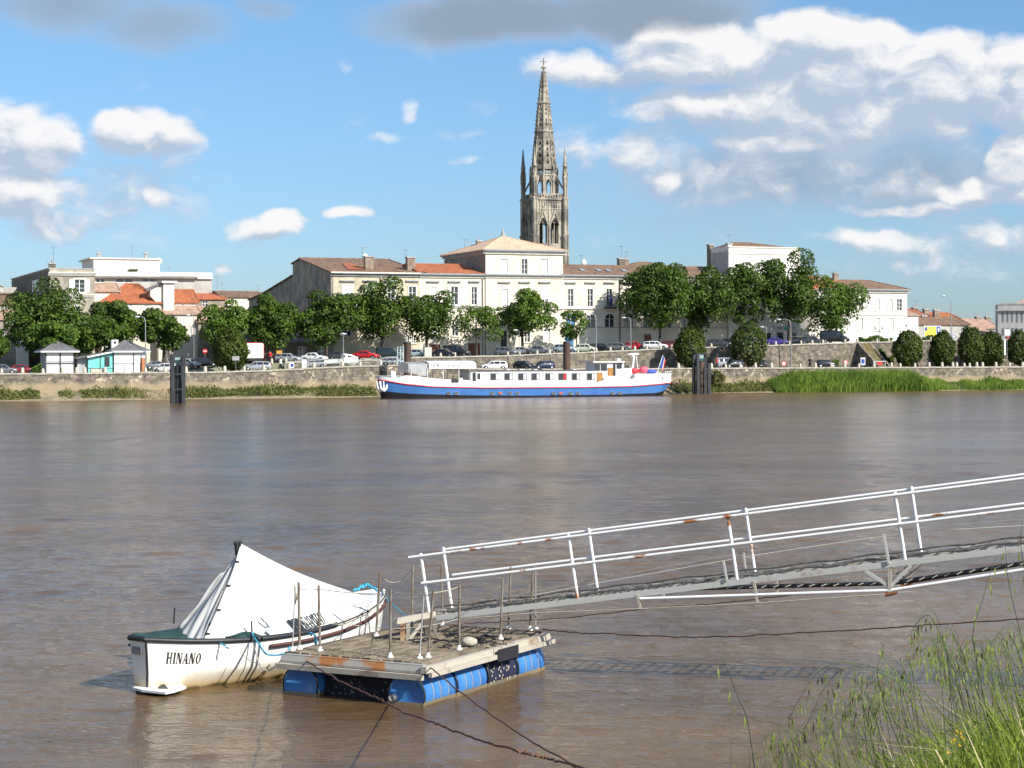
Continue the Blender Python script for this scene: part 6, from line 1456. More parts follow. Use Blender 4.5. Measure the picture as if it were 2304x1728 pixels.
bbox('wooden_panel', 1348, 1362, 838, 857, .9, 1.0, MATS['varnished_wood']); bbox('side_screen', 1364, 1412, 846, 864, .8, .88, b_white)
bbox('navigation_box', 1399, 1407, 806.5, 812.3, 1.4, 2.0, b_white, wh)
bbox('deck_house', 1414, 1430, 828, 858, 1.2, 3.6, b_white); bbox('locker', 1432, 1446, 842, 862, .9, 1.1, b_white)
st = bbox('stern_cabin', 1431, 1508, 841, 862, .35, 4.6, b_white)
for (a, b) in ((1449,1456),(1468,1476),(1488,1494)): w = bbox('window', a, b, 848, 855, .29, .34, trim_grey, st); bbox('pane', a+1, b-1, 849, 854, .275, .288, glass_dark, w)
# radar mast
a, b = B.S(1436), B.S(1446); z0, z1 = B.Z(1436, 834), B.Z(1441, 799)
mb = MB(); mb.tube([(a,2.2,z0-1.2),(b-.2,2.2,z1)], [.2,.13], 8); mb.tube([(b+.5,2.2,z0-1.2),(b+.1,2.2,z1)], [.06,.06], 6); ms_ = mb.build('mast', b_white, g)
mb = MB(); c_ = B.S(1441); mb.box(c_-.75, c_+.75, 2.0, 2.4, z1+.05, z1+.22); mb.box(c_-.15,c_+.15,2.05,2.35,z1-.2,z1+.05); mb.build('radar', b_white, ms_)
# flag
a, b = B.S(1493), B.S(1509); z0, z1 = B.Z(1493, 838), B.Z(1509, 799); gp = MB(); gp.tube([(a,2.3,z0-.4),(b,2.3,z1)], .05, 6); fp = gp.build('flagpole', b_white, g)
def flagp(u, v): return Vector((b-.05+u*.5-(1-v)*.35+.06*math.sin(u*6), 2.3+.10*math.sin(u*7+v*2), z1-.1-(1-v)*1.5-u*.55))
for i, (m, u0, u1) in enumerate(((sign_blue,0,.33),(sign_white,.33,.75),(sign_red,.75,1))): mb = MB(); mb.grid(lambda u, v: flagp(u0+(u1-u0)*u, v)*1.0, 4, 8); q = mb.build('flag', m, fp); so_ = q.modifiers.new('s', 'SOLIDIFY'); so_.thickness = .02
# awning and open deck
z1 = B.Z(985, 816); z0 = B.Z(985, 829.5)
mb = MB()
for (Xa, Xb, zz0, zz1) in ((967,1073,z0,z1),):
    a, b = B.S(Xa), B.S(Xb)
    pts = [(.35,zz0),(.4,zz1-.1),(1.2,zz1+.12),(BW,zz1+.2),(3.9,zz1+.12),(4.7,zz1-.1),(4.75,zz0)]; mb.add([(x,y,z) for x in (a,b) for y, z in pts], [(i,i+1,8+i,7+i) for i in range(6)])
aw = mb.build('awning', b_white, g); q = aw.modifiers.new('s', 'SOLIDIFY'); q.thickness = .03
mb = MB(); a, b = B.S(922), B.S(966.5); mb.add([(x,y,z) for x in (a,b) for y, z in [(.6,z1-1.2 if x == a else z0-1),(.6,z1-.15),(BW,z1+.1),(4.5,z1-.15),(4.5,z1-1.2)]], [(i,i+1,6+i,5+i) for i in range(4)]+[(0,1,2,3,4)])
cv = mb.build('side_curtain', mat('plastic_sheet', (.55,.56,.57), .25, var=.2, alpha=.75), g)
mb = MB()
for X, w in ((972,2),(976,3),(981,2),(985,5),(993,1.5),(1010,3),(1016,2),(1021,4),(1030,2),(1034,3),(1040,2)): 
    a, b = B.S(X), B.S(X+w); z = B.Z(X, 823.5); mb.box(a, b, .33, .352, z-.12, z+(.12 if X > 990 else .28))
mb.build('awning_lettering', metal_grey, aw)
for X in (927, 964, 1000, 1035, 1060): 
    a = B.S(X); mb = MB(); mb.tube([(a,.5,zrd(a)),(a,.5,z0+.1)], .05, 6); mb.build('awning_post', b_white, g)
    mb = MB(); mb.tube([(a,4.5,zrd(a)),(a,4.5,z0+.1)], .05, 6); mb.build('awning_post', b_white, g)
# deck tables and chairs under the awning
ch_m = mat('chair_dark', (.03,.035,.05), .6)
for k, X in enumerate((978, 992, 1006, 1030, 1048)):
    a = B.S(X); zf = zrd(a)+.05; t_ = thing('deck_chair', ['dark deck chair under the forward end of the barge awning','dark deck chair second from the bow under the barge awning','dark deck chair in the middle under the barge awning','dark deck chair near the cabin under the barge awning','dark deck chair against the barge cabin front'][k], 'chair', tuple(B.w(a, 1.6+.5*(k%2), zf)), B.th+k, 'chairs under the awning')
    mb = MB(); mb.box(-.22,.22,-.22,.22,.42,.47); mb.build('seat', ch_m, t_); mb = MB(); mb.box(-.24,-.20,-.22,.22,.47,.98); mb.build('backrest', ch_m, t_)
    for i in (-1,1):
        for j in (-1,1): mb = MB(); mb.bar((i*.2,j*.2,0),(i*.2,j*.2,.42),.035); mb.build('leg', ch_m, t_)
for k, X in enumerate((985, 1018, 1042)):
    a = B.S(X); zf = zrd(a)+.05; t_ = thing('deck_table', ['white table near the barge bow','white table in the middle of the barge awning','white table nearest the barge cabin'][k]+' under the canopy', 'table', tuple(B.w(a, 2.1, zf)), B.th, 'tables under the awning')
    mb = MB(); mb.lathe([(.02,.72),(.42,.72),(.42,.76),(.02,.76)], (0,0,0), 14); mb.build('table_top', b_white, t_); mb = MB(); mb.lathe([(.25,0),(.05,.05),(.04,.72)], (0,0,0), 8); mb.build('leg', b_white, t_)
for (X, sh, lab, st_) in ((1026, cl_dark, 'person in dark clothes standing at the barge rail under the awning', 0),(1042, cl_white, 'person in white standing under the barge awning beside the cabin', 0)):
    a = B.S(X); person(B.w(a, .9, zrd(a)-.35), R(-70), lab, sh, cl_dark, .03, (.25,.2), h=1.7)
# bow gear, anchors, rails
for X, y in ((867,BW-.7),(872,BW-.9)):
    a = B.S(X); z = B.Z(X, 872); w = bw(a); yy = BW-w-.12; mb = MB(); mb.tube([(a-.55,yy-.05,z+.75),(a-.35,yy-.1,z-.15),(a+.05,yy-.12,z-.45),(a+.35,yy-.1,z-.1),(a+.5,yy-.05,z+.5)], [.05,.16,.18,.16,.05], 8); mb.tube([(a,yy-.05,z+.8),(a,yy-.08,z-.3)], .08, 6); mb.build('anchor', b_white, g)
mb = MB(); a = B.S(867); mb.lathe([(.12,0),(.10,.9),(.22,.95),(.22,1.1),(.05,1.2)], (a+.4,BW,B.Z(867,853)), 10); mb.build('bow_post', b_black, g)
for X in (893, 899): a = B.S(X); mb = MB(); mb.lathe([(.25,0),(.22,.5),(.3,.55),(.15,.85),(.18,1.3),(.02,1.4)], (a,BW-.5,zrd(a)), 10); mb.build('windlass', b_white, g)
mb = MB(); pts = [(B.S(X), BW-bw(B.S(X))*.97, B.Z(X, 846)) for X in (866,878,890,905)]; mb.tube(pts, .03, 5)
for p_ in pts: mb.tube([(p_[0],p_[1],p_[2]-.7),p_], .03, 5)
mb.build('bow_rail', b_white, g)
mb = MB(); 
for X in (1504, 1508, 1512, 1516): a = B.S(X); mb.tube([(a,.9,B.Z(X,858)),(a,.9,B.Z(X,836))], .035, 5)
mb.tube([(B.S(1503),.9,B.Z(1503,837)),(B.S(1517),.9,B.Z(1517,835))], .035, 5); mb.build('stern_rail', b_white, g)
mb = MB(); a = B.S(1023); mb.box(a-.45, a+.45, -.12, -.02, B.Z(1023,860), B.Z(1023,853)); mb.build('side_box', plastic, g)
mb = MB(); a = B.S(1344); mb.tube([(a,1.1,B.Z(1344,812)),(a+.1,1.1,B.Z(1344,782))], .03, 5); mb.build('aerial', b_white, g)
# things stowed on the stern roof
def blob(X, Y, rx, rz, y, m, name, lab, cat):
    a = B.S(X); z = B.Z(X, Y); o = MB(); o.lathe([(.02,-rz),(rx*.7,-rz*.75),(rx,-.1*rz),(rx*.85,rz*.6),(.03,rz)], (0,0,0), 14, sy=.7); q = o.build(name, m, None, tuple(B.w(a, y, z)), B.th); tag(q, lab, cat); return q
zroof = 841
blob(1442, 834.5, .85, .38, 2.2, b_red, 'stowed_cover', 'rounded red cover lying on the barge stern roof left of the striped one', 'cover')
blob(1463, 832, .62, .52, 2.0, mat('pinkish_red', (.62,.10,.16), .6), 'stowed_cover', 'tall pink red bundle on the barge stern roof', 'cover')
blob(1480, 836, .9, .3, 2.2, cl_blue, 'stowed_cover', 'low blue cover on the barge stern roof left of the flagpole', 'cover')
blob(1433, 827, .35, .3, 3.0, b_black, 'stowed_cover', 'small black bundle beside the radar mast of the barge', 'cover')
# ================================================================== near bank
def shore(x): return 12.5+13.5*min(1, max(0, (x-5.5)/6))**1.2
def zbank(x, y):
    sh = shore(x); f = (sh-y)/max(sh-4.2, 1); z = 2.75*min(1, f)**.9 if f > 0 else -1.2*min(1, -f*3)
    return z+.05*math.sin(x*2.1+y)+.04*math.sin(y*3.3+x*1.7)+.50*max(0, min(1, (x-.45)/.9))*max(0, min(1, (9-y)/3))*(1 if y > 3 else max(0,(y-1)/2))
bank_m = mat('bank_soil', (.12,.10,.05), .95, col2=(.07,.085,.03), scale=1.5, bump=.6, bscale=6)
mb = MB(); mb.grid(lambda u, v: (-60+120*u, -40+72*v, zbank(-60+120*u, -40+72*v)), 150, 110); o = mb.build('near_bank', bank_m); o['kind'] = 'structure'
# ================================================================== wreck-like dinghy
hull_w = bpy.data.materials.new('boat_gelcoat'); hull_w.use_nodes = True; t = hull_w.node_tree; b = t.nodes['Principled BSDF']; b.inputs['Roughness'].default_value = .38
tcn = t.nodes.new('ShaderNodeTexCoord'); sx = t.nodes.new('ShaderNodeSeparateXYZ'); t.links.new(tcn.outputs['Object'], sx.inputs[0])
n = t.nodes.new('ShaderNodeTexNoise'); n.inputs['Scale'].default_value = 3; n.inputs['Detail'].default_value = 6; t.links.new(tcn.outputs['Object'], n.inputs['Vector'])
hh = M_(t, 'ADD', sx.outputs[2], M_(t, 'MULTIPLY', M_(t, 'SUBTRACT', n.outputs[0], .5), .22))
c = mixc(t, smooth(t, hh, .30, .02), (.82,.80,.73), (.56,.42,.22)); c = mixc(t, smooth(t, hh, .07, .0), c, (.16,.11,.05))
t.links.new(c, b.inputs['Base Color'])
inner_w = mat('boat_inside', (.80,.79,.75), .5, var=.08, scale=2); gun_m = mat('gunwale_black', (.018,.022,.026), .5); gun_b = mat('gunwale_brown', (.10,.035,.028), .55, var=.3, scale=6); green_c = mat('green_canvas', (.012,.055,.050), .75, var=.35, scale=5, bump=.3)
SPp = W(308, 1437, 26.75); BPp = W(858, 1328, 30.5)
ax = Vector((BPp.x-SPp.x, BPp.y-SPp.y, 0)); AL = ax.length; thb = math.atan2(ax.y, ax.x)
BF = Fr(SPp.x, SPp.y, thb, 0)
def sheer(t): return SPp.z*(1-t)+BPp.z*t-.80*t*(1-t)
def hb(t): return interp(t, [(0,.15),(.05,.30),(.12,.47),(.22,.66),(.35,.82),(.5,.88),(.65,.84),(.78,.70),(.88,.50),(.95,.30),(1,.05)])
def H(t, v, side):     # v: 0 gunwale .. 1 keel
    z = sheer(t); w = hb(t); prof = [(0,1.0,1.0),(.2,.97,.72),(.45,.90,.36),(.7,.66,-.02),(1,0,-.32)]
    for (a, p, q), (b_, p2, q2) in zip(prof, prof[1:]):
        if v <= b_+1e-6:
            f = (v-a)/(b_-a); ww = p+(p2-p)*f; qq = q+(q2-q)*f; break
    zz = qq*z if qq > 0 else qq
    rk = (.16*(v)**1.2)*max(0, (t-.85)/.15)*-1.8+(.09*v)*max(0, (.1-t)/.1)
    return Vector((t*AL+rk, side*w*ww, zz))
gb_ = thing('dinghy', 'white open boat named HINANO with a white tarpaulin tent, tied to the pontoon', 'boat', BF.o, BF.th)
mb = MB(); nt_, nv = 48, 16
for side in (-1, 1): mb.grid(lambda u, v: H(u, v, side), nt_, nv)
vs = [H(0, v/10, -1) for v in range(11)]+[H(0, v/10, 1) for v in range(9, -1, -1)]; mb.add(vs, [tuple(range(len(vs)))])
hull = mb.build('hull', hull_w, gb_); norm_out(hull)
mb = MB()
for side in (-1, 1): mb.grid(lambda u, v: (lambda p: Vector((p.x, p.y*.95, max(p.z, .10))))(H(.01+u*.975, v*.8, side)), nt_, 10)
fl = []
for side in (-1, 1): mb.grid(lambda u, v: (lambda p: Vector((p.x, p.y*.95*v, .12)))(H(.02+u*.96, .62, side)), nt_, 3)
mb.build('inner_shell', inner_w, gb_)
mb = MB(); mb.prism([tuple(H(t_, 0, s_)) for t_, s_ in ((.80,-.93),(.86,-.93),(.93,-.93),(.985,-.9),(.985,.9),(.93,.93),(.86,.93),(.80,.93))], (0,0,-.02)); mb.build('bow_deck', inner_w, gb_)
def rail(side, t0, t1, dz, r, m, name, n=26, out=.0, parent=None):
    mb = MB(); pts = [H(t0+(t1-t0)*i/n, 0, side)+Vector((0, side*out, dz)) for i in range(n+1)]; mb.tube(pts, r, 8); return mb.build(name, m, parent or gb_)
rail(-1, 0, .62, .0, .038, gun_m, 'gunwale'); rail(-1, .60, 1, .0, .028, trim_white, 'gunwale'); rail(1, 0, .55, .0, .040, green_c, 'gunwale'); rail(1, .53, 1, .0, .03, trim_white, 'gunwale')
rail(-1, .35, .995, -.115, .026, gun_b, 'rubbing_strake', out=.018); rail(-1, .52, .985, .012, .012, gun_m, 'rail_strip', out=.02)
rail(1, .0, .98, -.1, .02, gun_m, 'rubbing_strake', out=.01)
mb = MB(); mb.tube([H(0,0,-1)+Vector((0,0,.005)), H(0,0,1)+Vector((0,0,.005))], .04, 8); mb.build('transom_rail', gun_m, gb_)
mb = MB(); mb.tube([H(.004, v/8*.72, -1)+Vector((-.005,-.012,0)) for v in range(9)], .017, 6); mb.build('stern_strip', gun_m, gb_)
mb = MB(); p0, p1 = H(0,.12,1), H(0,.12,-1); y0, y1 = -.10, .10; z1 = sheer(0)-.11
mb.box(-.012, -.004, y0, y1, z1-.10, z1); mb.build('registration_plate', mat('plate_grey', (.33,.32,.32), .5, var=.5, scale=30), gb_)
def tfor(X, v=.3):
    best = min(range(1000), key=lambda k: abs(px_of(BF.w(*H(k/1000, v, -1)))[0]-X)); return best/1000
def px_of(p):
    a, b_ = p.x/p.y*F, (p.z-CH)/p.y*F
    dx = a-ROLL*b_; dy = b_+ROLL*a; return CX+dx, CY-dy
tc0, tc1, tc2, tc3 = tfor(537,0), tfor(598,0), tfor(672,0), tfor(716,0)
# stern canvas cover in green along the far side
mb = MB(); mb.grid(lambda u, v: (lambda a, c: a.lerp(c, v)+Vector((0,0,.055*math.sin(math.pi*v)+.02*math.sin(u*19))))(H(.0+.30*u, 0, 1), Vector((H(.0+.30*u,0,1).x, hb(.3*u)*(.15-.1*u), sheer(.3*u)-.02))), 14, 6)
q = mb.build('stern_cover', green_c, gb_); so_ = q.modifiers.new('s', 'SOLIDIFY'); so_.thickness = .012
mb = MB(); mb.grid(lambda u, v: Vector((lambda a: (a.x, a.y+.28*v*(1-.2*u), a.z+.03+.07*math.sin(math.pi*v)*math.sin(math.pi*u)))(H(tc0+(tc1-tc0)*u, 0, -1))), 8, 5); q = mb.build('seat_cushion', green_c, gb_); q.modifiers.new('s', 'SOLIDIFY').thickness = .03
mb = MB(); mb.grid(lambda u, v: Vector((lambda a: (a.x, a.y+.30*v*(1-.2*u), a.z+.03+.09*math.sin(math.pi*v)*math.sin(math.pi*u)))(H(tc2+(tc3-tc2)*u, 0, -1)-Vector((0,0,.05)))), 8, 5); q = mb.build('seat_cushion', green_c, gb_); q.modifiers.new('s', 'SOLIDIFY').thickness = .03
for tt in (.36, .56, .74): mb = MB(); w = hb(tt)*.92; mb.box(tt*AL-.12, tt*AL+.12, -w, w, sheer(tt)-.16, sheer(tt)-.13); mb.build('thwart', inner_w, gb_)
def toB(p): return Vector(((p-BF.o).dot(BF.u), (p-BF.o).dot(BF.n), p.z))
def pole_px(X0, Y0, X1, Y1, d, r, name, m, parent): mb = MB(); mb.tube([toB(W(X0,Y0,d)), toB(W(X1,Y1,d))], r, 6); return mb.build(name, m, parent)
pole_px(391,1403,393,1368,27.9,.013,'rowlock',gun_m,gb_); pole_px(567,1426,566,1397,27.6,.013,'rowlock',gun_m,gb_)
pole_px(623,1442,598,1420,27.7,.02,'tiller',metal_grey,gb_)
# mast and tarpaulin
A = toB(W(542,1224,28.5)); mb = MB(); mb.tube([Vector((A.x-.03,A.y,.1)), A+Vector((-.02,.0,.03))], .022, 8); mast = mb.build('mast', gun_m, gb_)
mb = MB(); mb.tube([A+Vector((-.09,.06,.02)), A+Vector((.01,-.01,.03))], .022, 8); mb.tube([A+Vector((-.06,.03,.02)), A+Vector((-.03,.02,-.28))], .035, 8); mb.build('mast_fitting', gun_m, mast)
tarp_m = mat('tarpaulin', (.76,.74,.67), .75, var=.10, scale=2.2, bump=.35, bscale=5, stain=.10)
Bp = toB(W(762,1323,30.2)); P1 = toB(W(457,1440,27.38)); P3 = toB(W(400,1411,28.0)); P4 = toB(W(424,1442,27.42))
def gun(t): return H(t, 0, -1)+Vector((0, .03, .02))
tg0 = P1.x/AL
def tarpR(u, v):
    top = A.lerp(Bp, u)+Vector((0,0,-.05*math.sin(math.pi*u)))
    bot = P1.lerp(gun(.42), min(1, u*3)) if u < 1/3 else gun(.42+(u-1/3)*1.5*.44)
    p = top.lerp(bot, v)
    nrm = Vector((.3,-.9,.3)); fold = .055*math.sin(v*3.1)*math.sin(u*7+v*2.5)+.018*math.sin(v*9+u*14)*math.sin(math.pi*v)+.02*math.sin(u*23+v*5)*v*(1-v)*3-.03*math.sin(math.pi*v)*math.sin(math.pi*min(1,u*1.2))
    fold += -.07*math.exp(-((u-.30-.18*v)/.03)**2)*math.sin(math.pi*v)
    return p+nrm*fold
mb = MB(); mb.grid(tarpR, 60, 40); q = mb.build('tarpaulin', tarp_m, gb_); q.modifiers.new('s', 'SOLIDIFY').thickness = .008
def tarpL(u, v):       # u: from far-side edge to the seam, v: down
    if u < .6: bot = P3.lerp(P4, u/.6)
    else: bot = P4.lerp(P1, (u-.6)/.4)
    a = A+Vector((-.03,0,-.12)); p = a.lerp(bot, v)
    return p+Vector((-.75,-.5,.2))*(.055*math.sin(u*11+v*4)*v+.03*math.sin(u*25-v*6)*v-.10*math.sin(math.pi*v)*(1-u)*.6)
mb = MB(); mb.grid(tarpL, 30, 36); q = mb.build('tarpaulin_flap', mat('tarp_shaded', (.40,.405,.40), .8, var=.06, scale=3), gb_, label='greyer loose flap of the tarpaulin facing the stern'); q.modifiers.new('s', 'SOLIDIFY').thickness = .008  # shade of the flap painted as a greyer copy of the tarpaulin
mb = MB(); mb.grid(lambda u, v: A.lerp(P3.lerp(toB(W(458,1395,28.4)), u), .35+.65*v)+Vector((-.02+.04*math.sin(u*9),-.05+.02*math.sin(v*8),0)), 12, 14); q = mb.build('tarpaulin_fold', MATS['tarp_shaded'], gb_); q.modifiers.new('s', 'SOLIDIFY').thickness = .008
for (X, Y) in ((527,1270),(515,1320),(497,1369),(481,1415)):
    p = toB(W(X, Y, 27.9)); 
    # put the tie where the seam really is
    v = (A.z-p.z)/(A.z-P1.z); s_ = tarpR(0, min(1, max(0, v)))
    mb = MB(); mb.tube([s_+Vector((-.03,-.03,0)), s_+Vector((.03,-.04,-.01))], .014, 6); mb.build('tie', gun_m, gb_)
# lettering
LET = {'H': [((0,0),(.24,0),(.24,1),(0,1)),((.62,0),(.80,0),(.80,1),(.62,1)),((.24,.46),(.62,.46),(.62,.56),(.24,.56)),((-.08,0),(.32,0),(.32,.07),(-.08,.07)),((-.08,.93),(.32,.93),(.32,1),(-.08,1)),((.54,0),(.9,0),(.9,.07),(.54,.07)),((.54,.93),(.9,.93),(.9,1),(.54,1))],
 'I': [((.05,0),(.3,0),(.3,1),(.05,1)),((-.04,0),(.39,0),(.39,.07),(-.04,.07)),((-.04,.93),(.39,.93),(.39,1),(-.04,1))],
 'N': [((.0,0),(.1,0),(.1,1),(.0,1)),((.0,1),(.26,1),(.8,0),(.56,0)),((.7,0),(.8,0),(.8,1),(.7,1)),((-.1,0),(.2,0),(.2,.07),(-.1,.07)),((.6,.93),(.9,.93),(.9,1),(.6,1))],
 'A': [((-.05,0),(.05,0),(.45,1),(.36,1)),((.52,0),(.80,0),(.47,1),(.36,1)),((.15,.3),(.62,.3),(.6,.38),(.17,.38)),((-.12,0),(.14,0),(.14,.07),(-.12,.07)),((.46,0),(.88,0),(.88,.07),(.46,.07))],
 'O': [tuple((.40+r_*.42*(1 if r_ > .9 else 1)*math.cos(a), .5+r2*.5*math.sin(a)) for a, r_, r2 in ((math.pi*k/8,1,1),(math.pi*(k+1)/8,1,1),(math.pi*(k+1)/8,.50,.86),(math.pi*k/8,.50,.86))) for k in range(16)]}
ADV = {'H': 1.12, 'I': .62, 'N': 1.12, 'A': 1.08, 'O': 1.0}
def letters(word, fn, name, m, parent, shear=.22, sub=2, bold=1.0):
    tot = sum(ADV[c] for c in word); x = 0
    for ch in word:
        mb = MB()
        for poly in LET[ch]:
            mx = sum(p_[0] for p_ in poly)/4; bw_ = max(p_[0] for p_ in poly)-min(p_[0] for p_ in poly); kk = bold if bw_ < .32 and ch != 'O' else 1.0
            pts = [((x+mx+(px-mx)*kk+shear*py)/tot, py) for px, py in poly]
            # subdivide so the letter hugs a curved surface
            a, b_, c_, d_ = pts
            for i in range(sub):
                for j in range(sub):
                    def bl(u, v): return tuple((a[k]*(1-u)+b_[k]*u)*(1-v)+(d_[k]*(1-u)+c_[k]*u)*v for k in (0, 1))
                    q = [bl(i/sub, j/sub), bl((i+1)/sub, j/sub), bl((i+1)/sub, (j+1)/sub), bl(i/sub, (j+1)/sub)]
                    mb.add([fn(*w_) for w_ in q], [(0,1,2,3)])
        mb.build(name, m, parent); x += ADV[ch]
t0, t1 = tfor(374), tfor(452)
def hull_txt(u, w): 
    v = .315-.155*w; p = H(t0+(t1-t0)*u, v, -1); return p+Vector((-.002,-.008,-.015*u))
letters('HINANO', hull_txt, 'boat_name_letter', black_m, hull, shear=.2)
def solve_tarp(X, Y):
    best = None
    for i in range(41):
        for j in range(41):
            p = tarpR(i/40, j/40); x, y = px_of(BF.w(p.x, p.y, p.z)); e = (x-X)**2+(y-Y)**2
            if best is None or e < best[0]: best = (e, i/40, j/40)
    return best[1:]
c00, c10, c01, c11 = solve_tarp(660,1428), solve_tarp(732,1405), solve_tarp(641,1398), solve_tarp(712,1381)
def tarp_txt(u, w):
    a = [(c00[k]*(1-u)+c10[k]*u)*(1-w)+(c01[k]*(1-u)+c11[k]*u)*w for k in (0,1)]; p = tarpR(*a); return p+Vector((.012,-.045,.022))
letters('HINANO', tarp_txt, 'tarpaulin_letter', gun_m, q.parent, shear=.0, bold=1.9)
# stern plate at the waterline with a black fin
pl = [toB(onz(X, Y, .055)) for X, Y in ((298,1549),(322,1544),(345,1547),(408,1543),(419,1548),(392,1557),(372,1561),(318,1555))]
mb = MB(); mb.prism([(p.x,p.y,.045) for p in pl], (0,0,.03)); o = mb.build('stern_plate', sign_white, gb_); norm_out(o)
a, b_ = toB(onz(357,1550,.076)), toB(onz(380,1550,.076)); tp = toB(W(368,1536,26.9)); mb = MB(); mb.add([a, b_, Vector((tp.x,tp.y,tp.z)), a+Vector((.06,.1,0)), b_+Vector((.06,.1,0))], [(0,1,2),(1,4,2),(4,3,2),(3,0,2)]); mb.build('fin', gun_m, gb_)
rope_b = mat('rope_blue', (.05,.36,.55), .8, var=.2, scale=20); rope_w = mat('rope_pale', (.50,.46,.36), .9, var=.3, scale=20)
def rope(name, pts, r, m, label, n=10, sag=0.0, cat='rope', wob=.0, seed=0):
    P = [W(*p) for p in pts]; rnd = random.Random(seed); out = []
    for a, b_ in zip(P, P[1:]):
        for i in range(n): f = i/n; out.append(a.lerp(b_, f)+Vector((rnd.uniform(-wob,wob), 0, rnd.uniform(-wob,wob)-sag*4*f*(1-f))))
    out.append(P[-1]); mb = MB(); mb.tube(out, r, 6); o = mb.build(name, m); tag(o, label, cat); return o
rope('mooring_rope',[(428,1436,27.35),(450,1442,27.3),(492,1445,27.1),(515,1459,26.95)],.011,rope_b,'light blue rope along the near gunwale at the stern of the white boat',wob=.012,seed=1)
rope('mooring_rope',[(567,1424,27.4),(583,1448,27.05),(600,1472,26.6),(640,1470,27.3),(652,1455,27.4)],.013,rope_b,'light blue rope looping from the rowlock to the pontoon corner',sag=.02,seed=2)
rope('mooring_rope',[(567,1424,27.4),(576,1470,27.0),(588,1500,26.8),(612,1505,27.0),(648,1462,27.3)],.008,rope_w,'pale rope hanging in a loop beside the boat hull',sag=.03,seed=3)
rope('mooring_rope',[(694,1424,27.2),(708,1430,27),(710,1450,27.6),(697,1460,27.4),(722,1458,27.4),(765,1443,28.3),(785,1447,28.8)],.012,rope_b,'blue tangled rope along the pontoon edge by the green cushion',wob=.02,seed=4)
rope('mooring_rope',[(795,1330,30),(815,1320,30.2),(828,1316,30.3),(852,1328,30.2)],.02,rope_b,'blue rope bundle on the bow of the white boat',wob=.02,seed=5)
rope('mooring_rope',[(858,1336,30.2),(885,1362,29.8),(912,1386,29.0)],.009,rope_b,'straight thin blue rope from the bow to the gangway foot',seed=6)
rope('mooring_rope',[(545,1470,27.0),(580,1492,26.7),(602,1510,26.5)],.006,rope_w,'thin grey line hanging on the hull left of the pontoon tyre',sag=.03,seed=7)
# ================================================================== pontoon
ZD = .56; KD = 1.04
Lp, Fp, Rp = onz(649,1467,ZD), onz(947,1492,ZD), onz(1218,1420,ZD)
vu = (Rp-Fp); LEN = vu.length; vu.normalize(); uu = Vector((vu.y*-1, vu.x, 0)); WID = (Lp-Fp).dot(uu)
if WID < 0: uu = -uu; WID = -WID
PT = math.atan2(vu.y, vu.x)
gp_ = thing('floating_pontoon', 'small rusty pontoon with ribbed plank deck floating on blue plastic drums', 'pontoon', (Fp.x, Fp.y, 0), PT)
# local: x along the right side (away), y towards the left corner
deck_m = mat('deck_planks', (.26,.215,.155), .9, col2=(.12,.095,.065), scale=3, bump=.4, bscale=20, stretch=(1,3,1)); rusty_w = mat('rusty_white_steel', (.44,.40,.33), .65, col2=(.22,.14,.085), scale=2.2, thr=(.50,.72), detail=8, bump=.2)
rusty_g = mat('rusty_grey_steel', (.33,.32,.29), .65, col2=(.36,.15,.045), scale=2.6, thr=(.46,.62), detail=8); drum_m = mat('blue_drum', (.035,.16,.46), .32, col2=(.06,.22,.52), scale=3, bump=.1); net_m = mat('black_net', (.014,.014,.02), .9); navy_m = mat('navy_cloth', (.015,.017,.055), .8, var=.4, scale=6)
strap_m = mat('strap_tan', (.42,.36,.28), .8, var=.4, scale=12)
mb = MB(); nb = 13; pw = WID/nb; rnd = random.Random(4)
for k in range(nb):
    y0 = k*pw+.016; y1 = (k+1)*pw-.016; dz = rnd.uniform(-.006, .006)
    mb.box(.06+rnd.uniform(0,.03), LEN-.05-rnd.uniform(0,.05), y0, y1, ZD-.045+dz, ZD-.012+dz)
    for j in range(4): yy = y0+(y1-y0)*(j+.5)/4; mb.box(.07, LEN-.09, yy-.008, yy+.008, ZD-.012+dz, ZD-.002+dz)
mb.build('deck', deck_m, gp_)
mb = MB(); mb.box(.06, LEN-.06, .01, WID-.01, ZD-.09, ZD-.06); mb.build('gap_shade_sheet', net_m, gp_)  # dark sheet added so the gaps between planks look shaded
mb = MB(); mb.box(-.04, .05, -.05, WID+.03, ZD-.13, ZD-.02); mb.prism([(-.045,-.06,ZD-.03),(-.085,-.06,ZD-.10),(-.085,WID+.06,ZD-.10),(-.045,WID+.06,ZD-.03)], (0,0,-.03)); o = mb.build('front_beam', rusty_g, gp_); norm_out(o)
mb = MB(); mb.box(-.15, -.09, -.10, WID+.10, ZD-.205, ZD-.135); mb.build('lower_beam', rusty_w, gp_)
mb = MB(); mb.box(-.10, LEN*.50, -.14, -.055, ZD-.12, ZD-.03); mb.box(LEN*.50+.004, LEN*.68, -.15, -.055, ZD-.12, ZD-.03); mb.box(LEN*.68+.004, LEN+.04, -.14, -.055, ZD-.14, ZD-.02); mb.box(-.05, LEN+.06, -.2, -.145, ZD-.17, ZD-.11); mb.build('side_beam', rusty_w, gp_)
mb = MB(); mb.box(LEN*.50+.01, LEN*.68-.01, -.215, -.201, ZD-.21, ZD-.04); mb.build('wrapped_cloth', net_m, gp_)
mb = MB(); mb.box(.05, LEN-.02, WID+.005, WID+.08, ZD-.14, ZD-.01); mb.box(LEN-.05, LEN+.02, .0, WID, ZD-.12, ZD-.005); mb.build('rear_beam', rust_m, gp_)
RD = .285; DL = LEN/4+.01
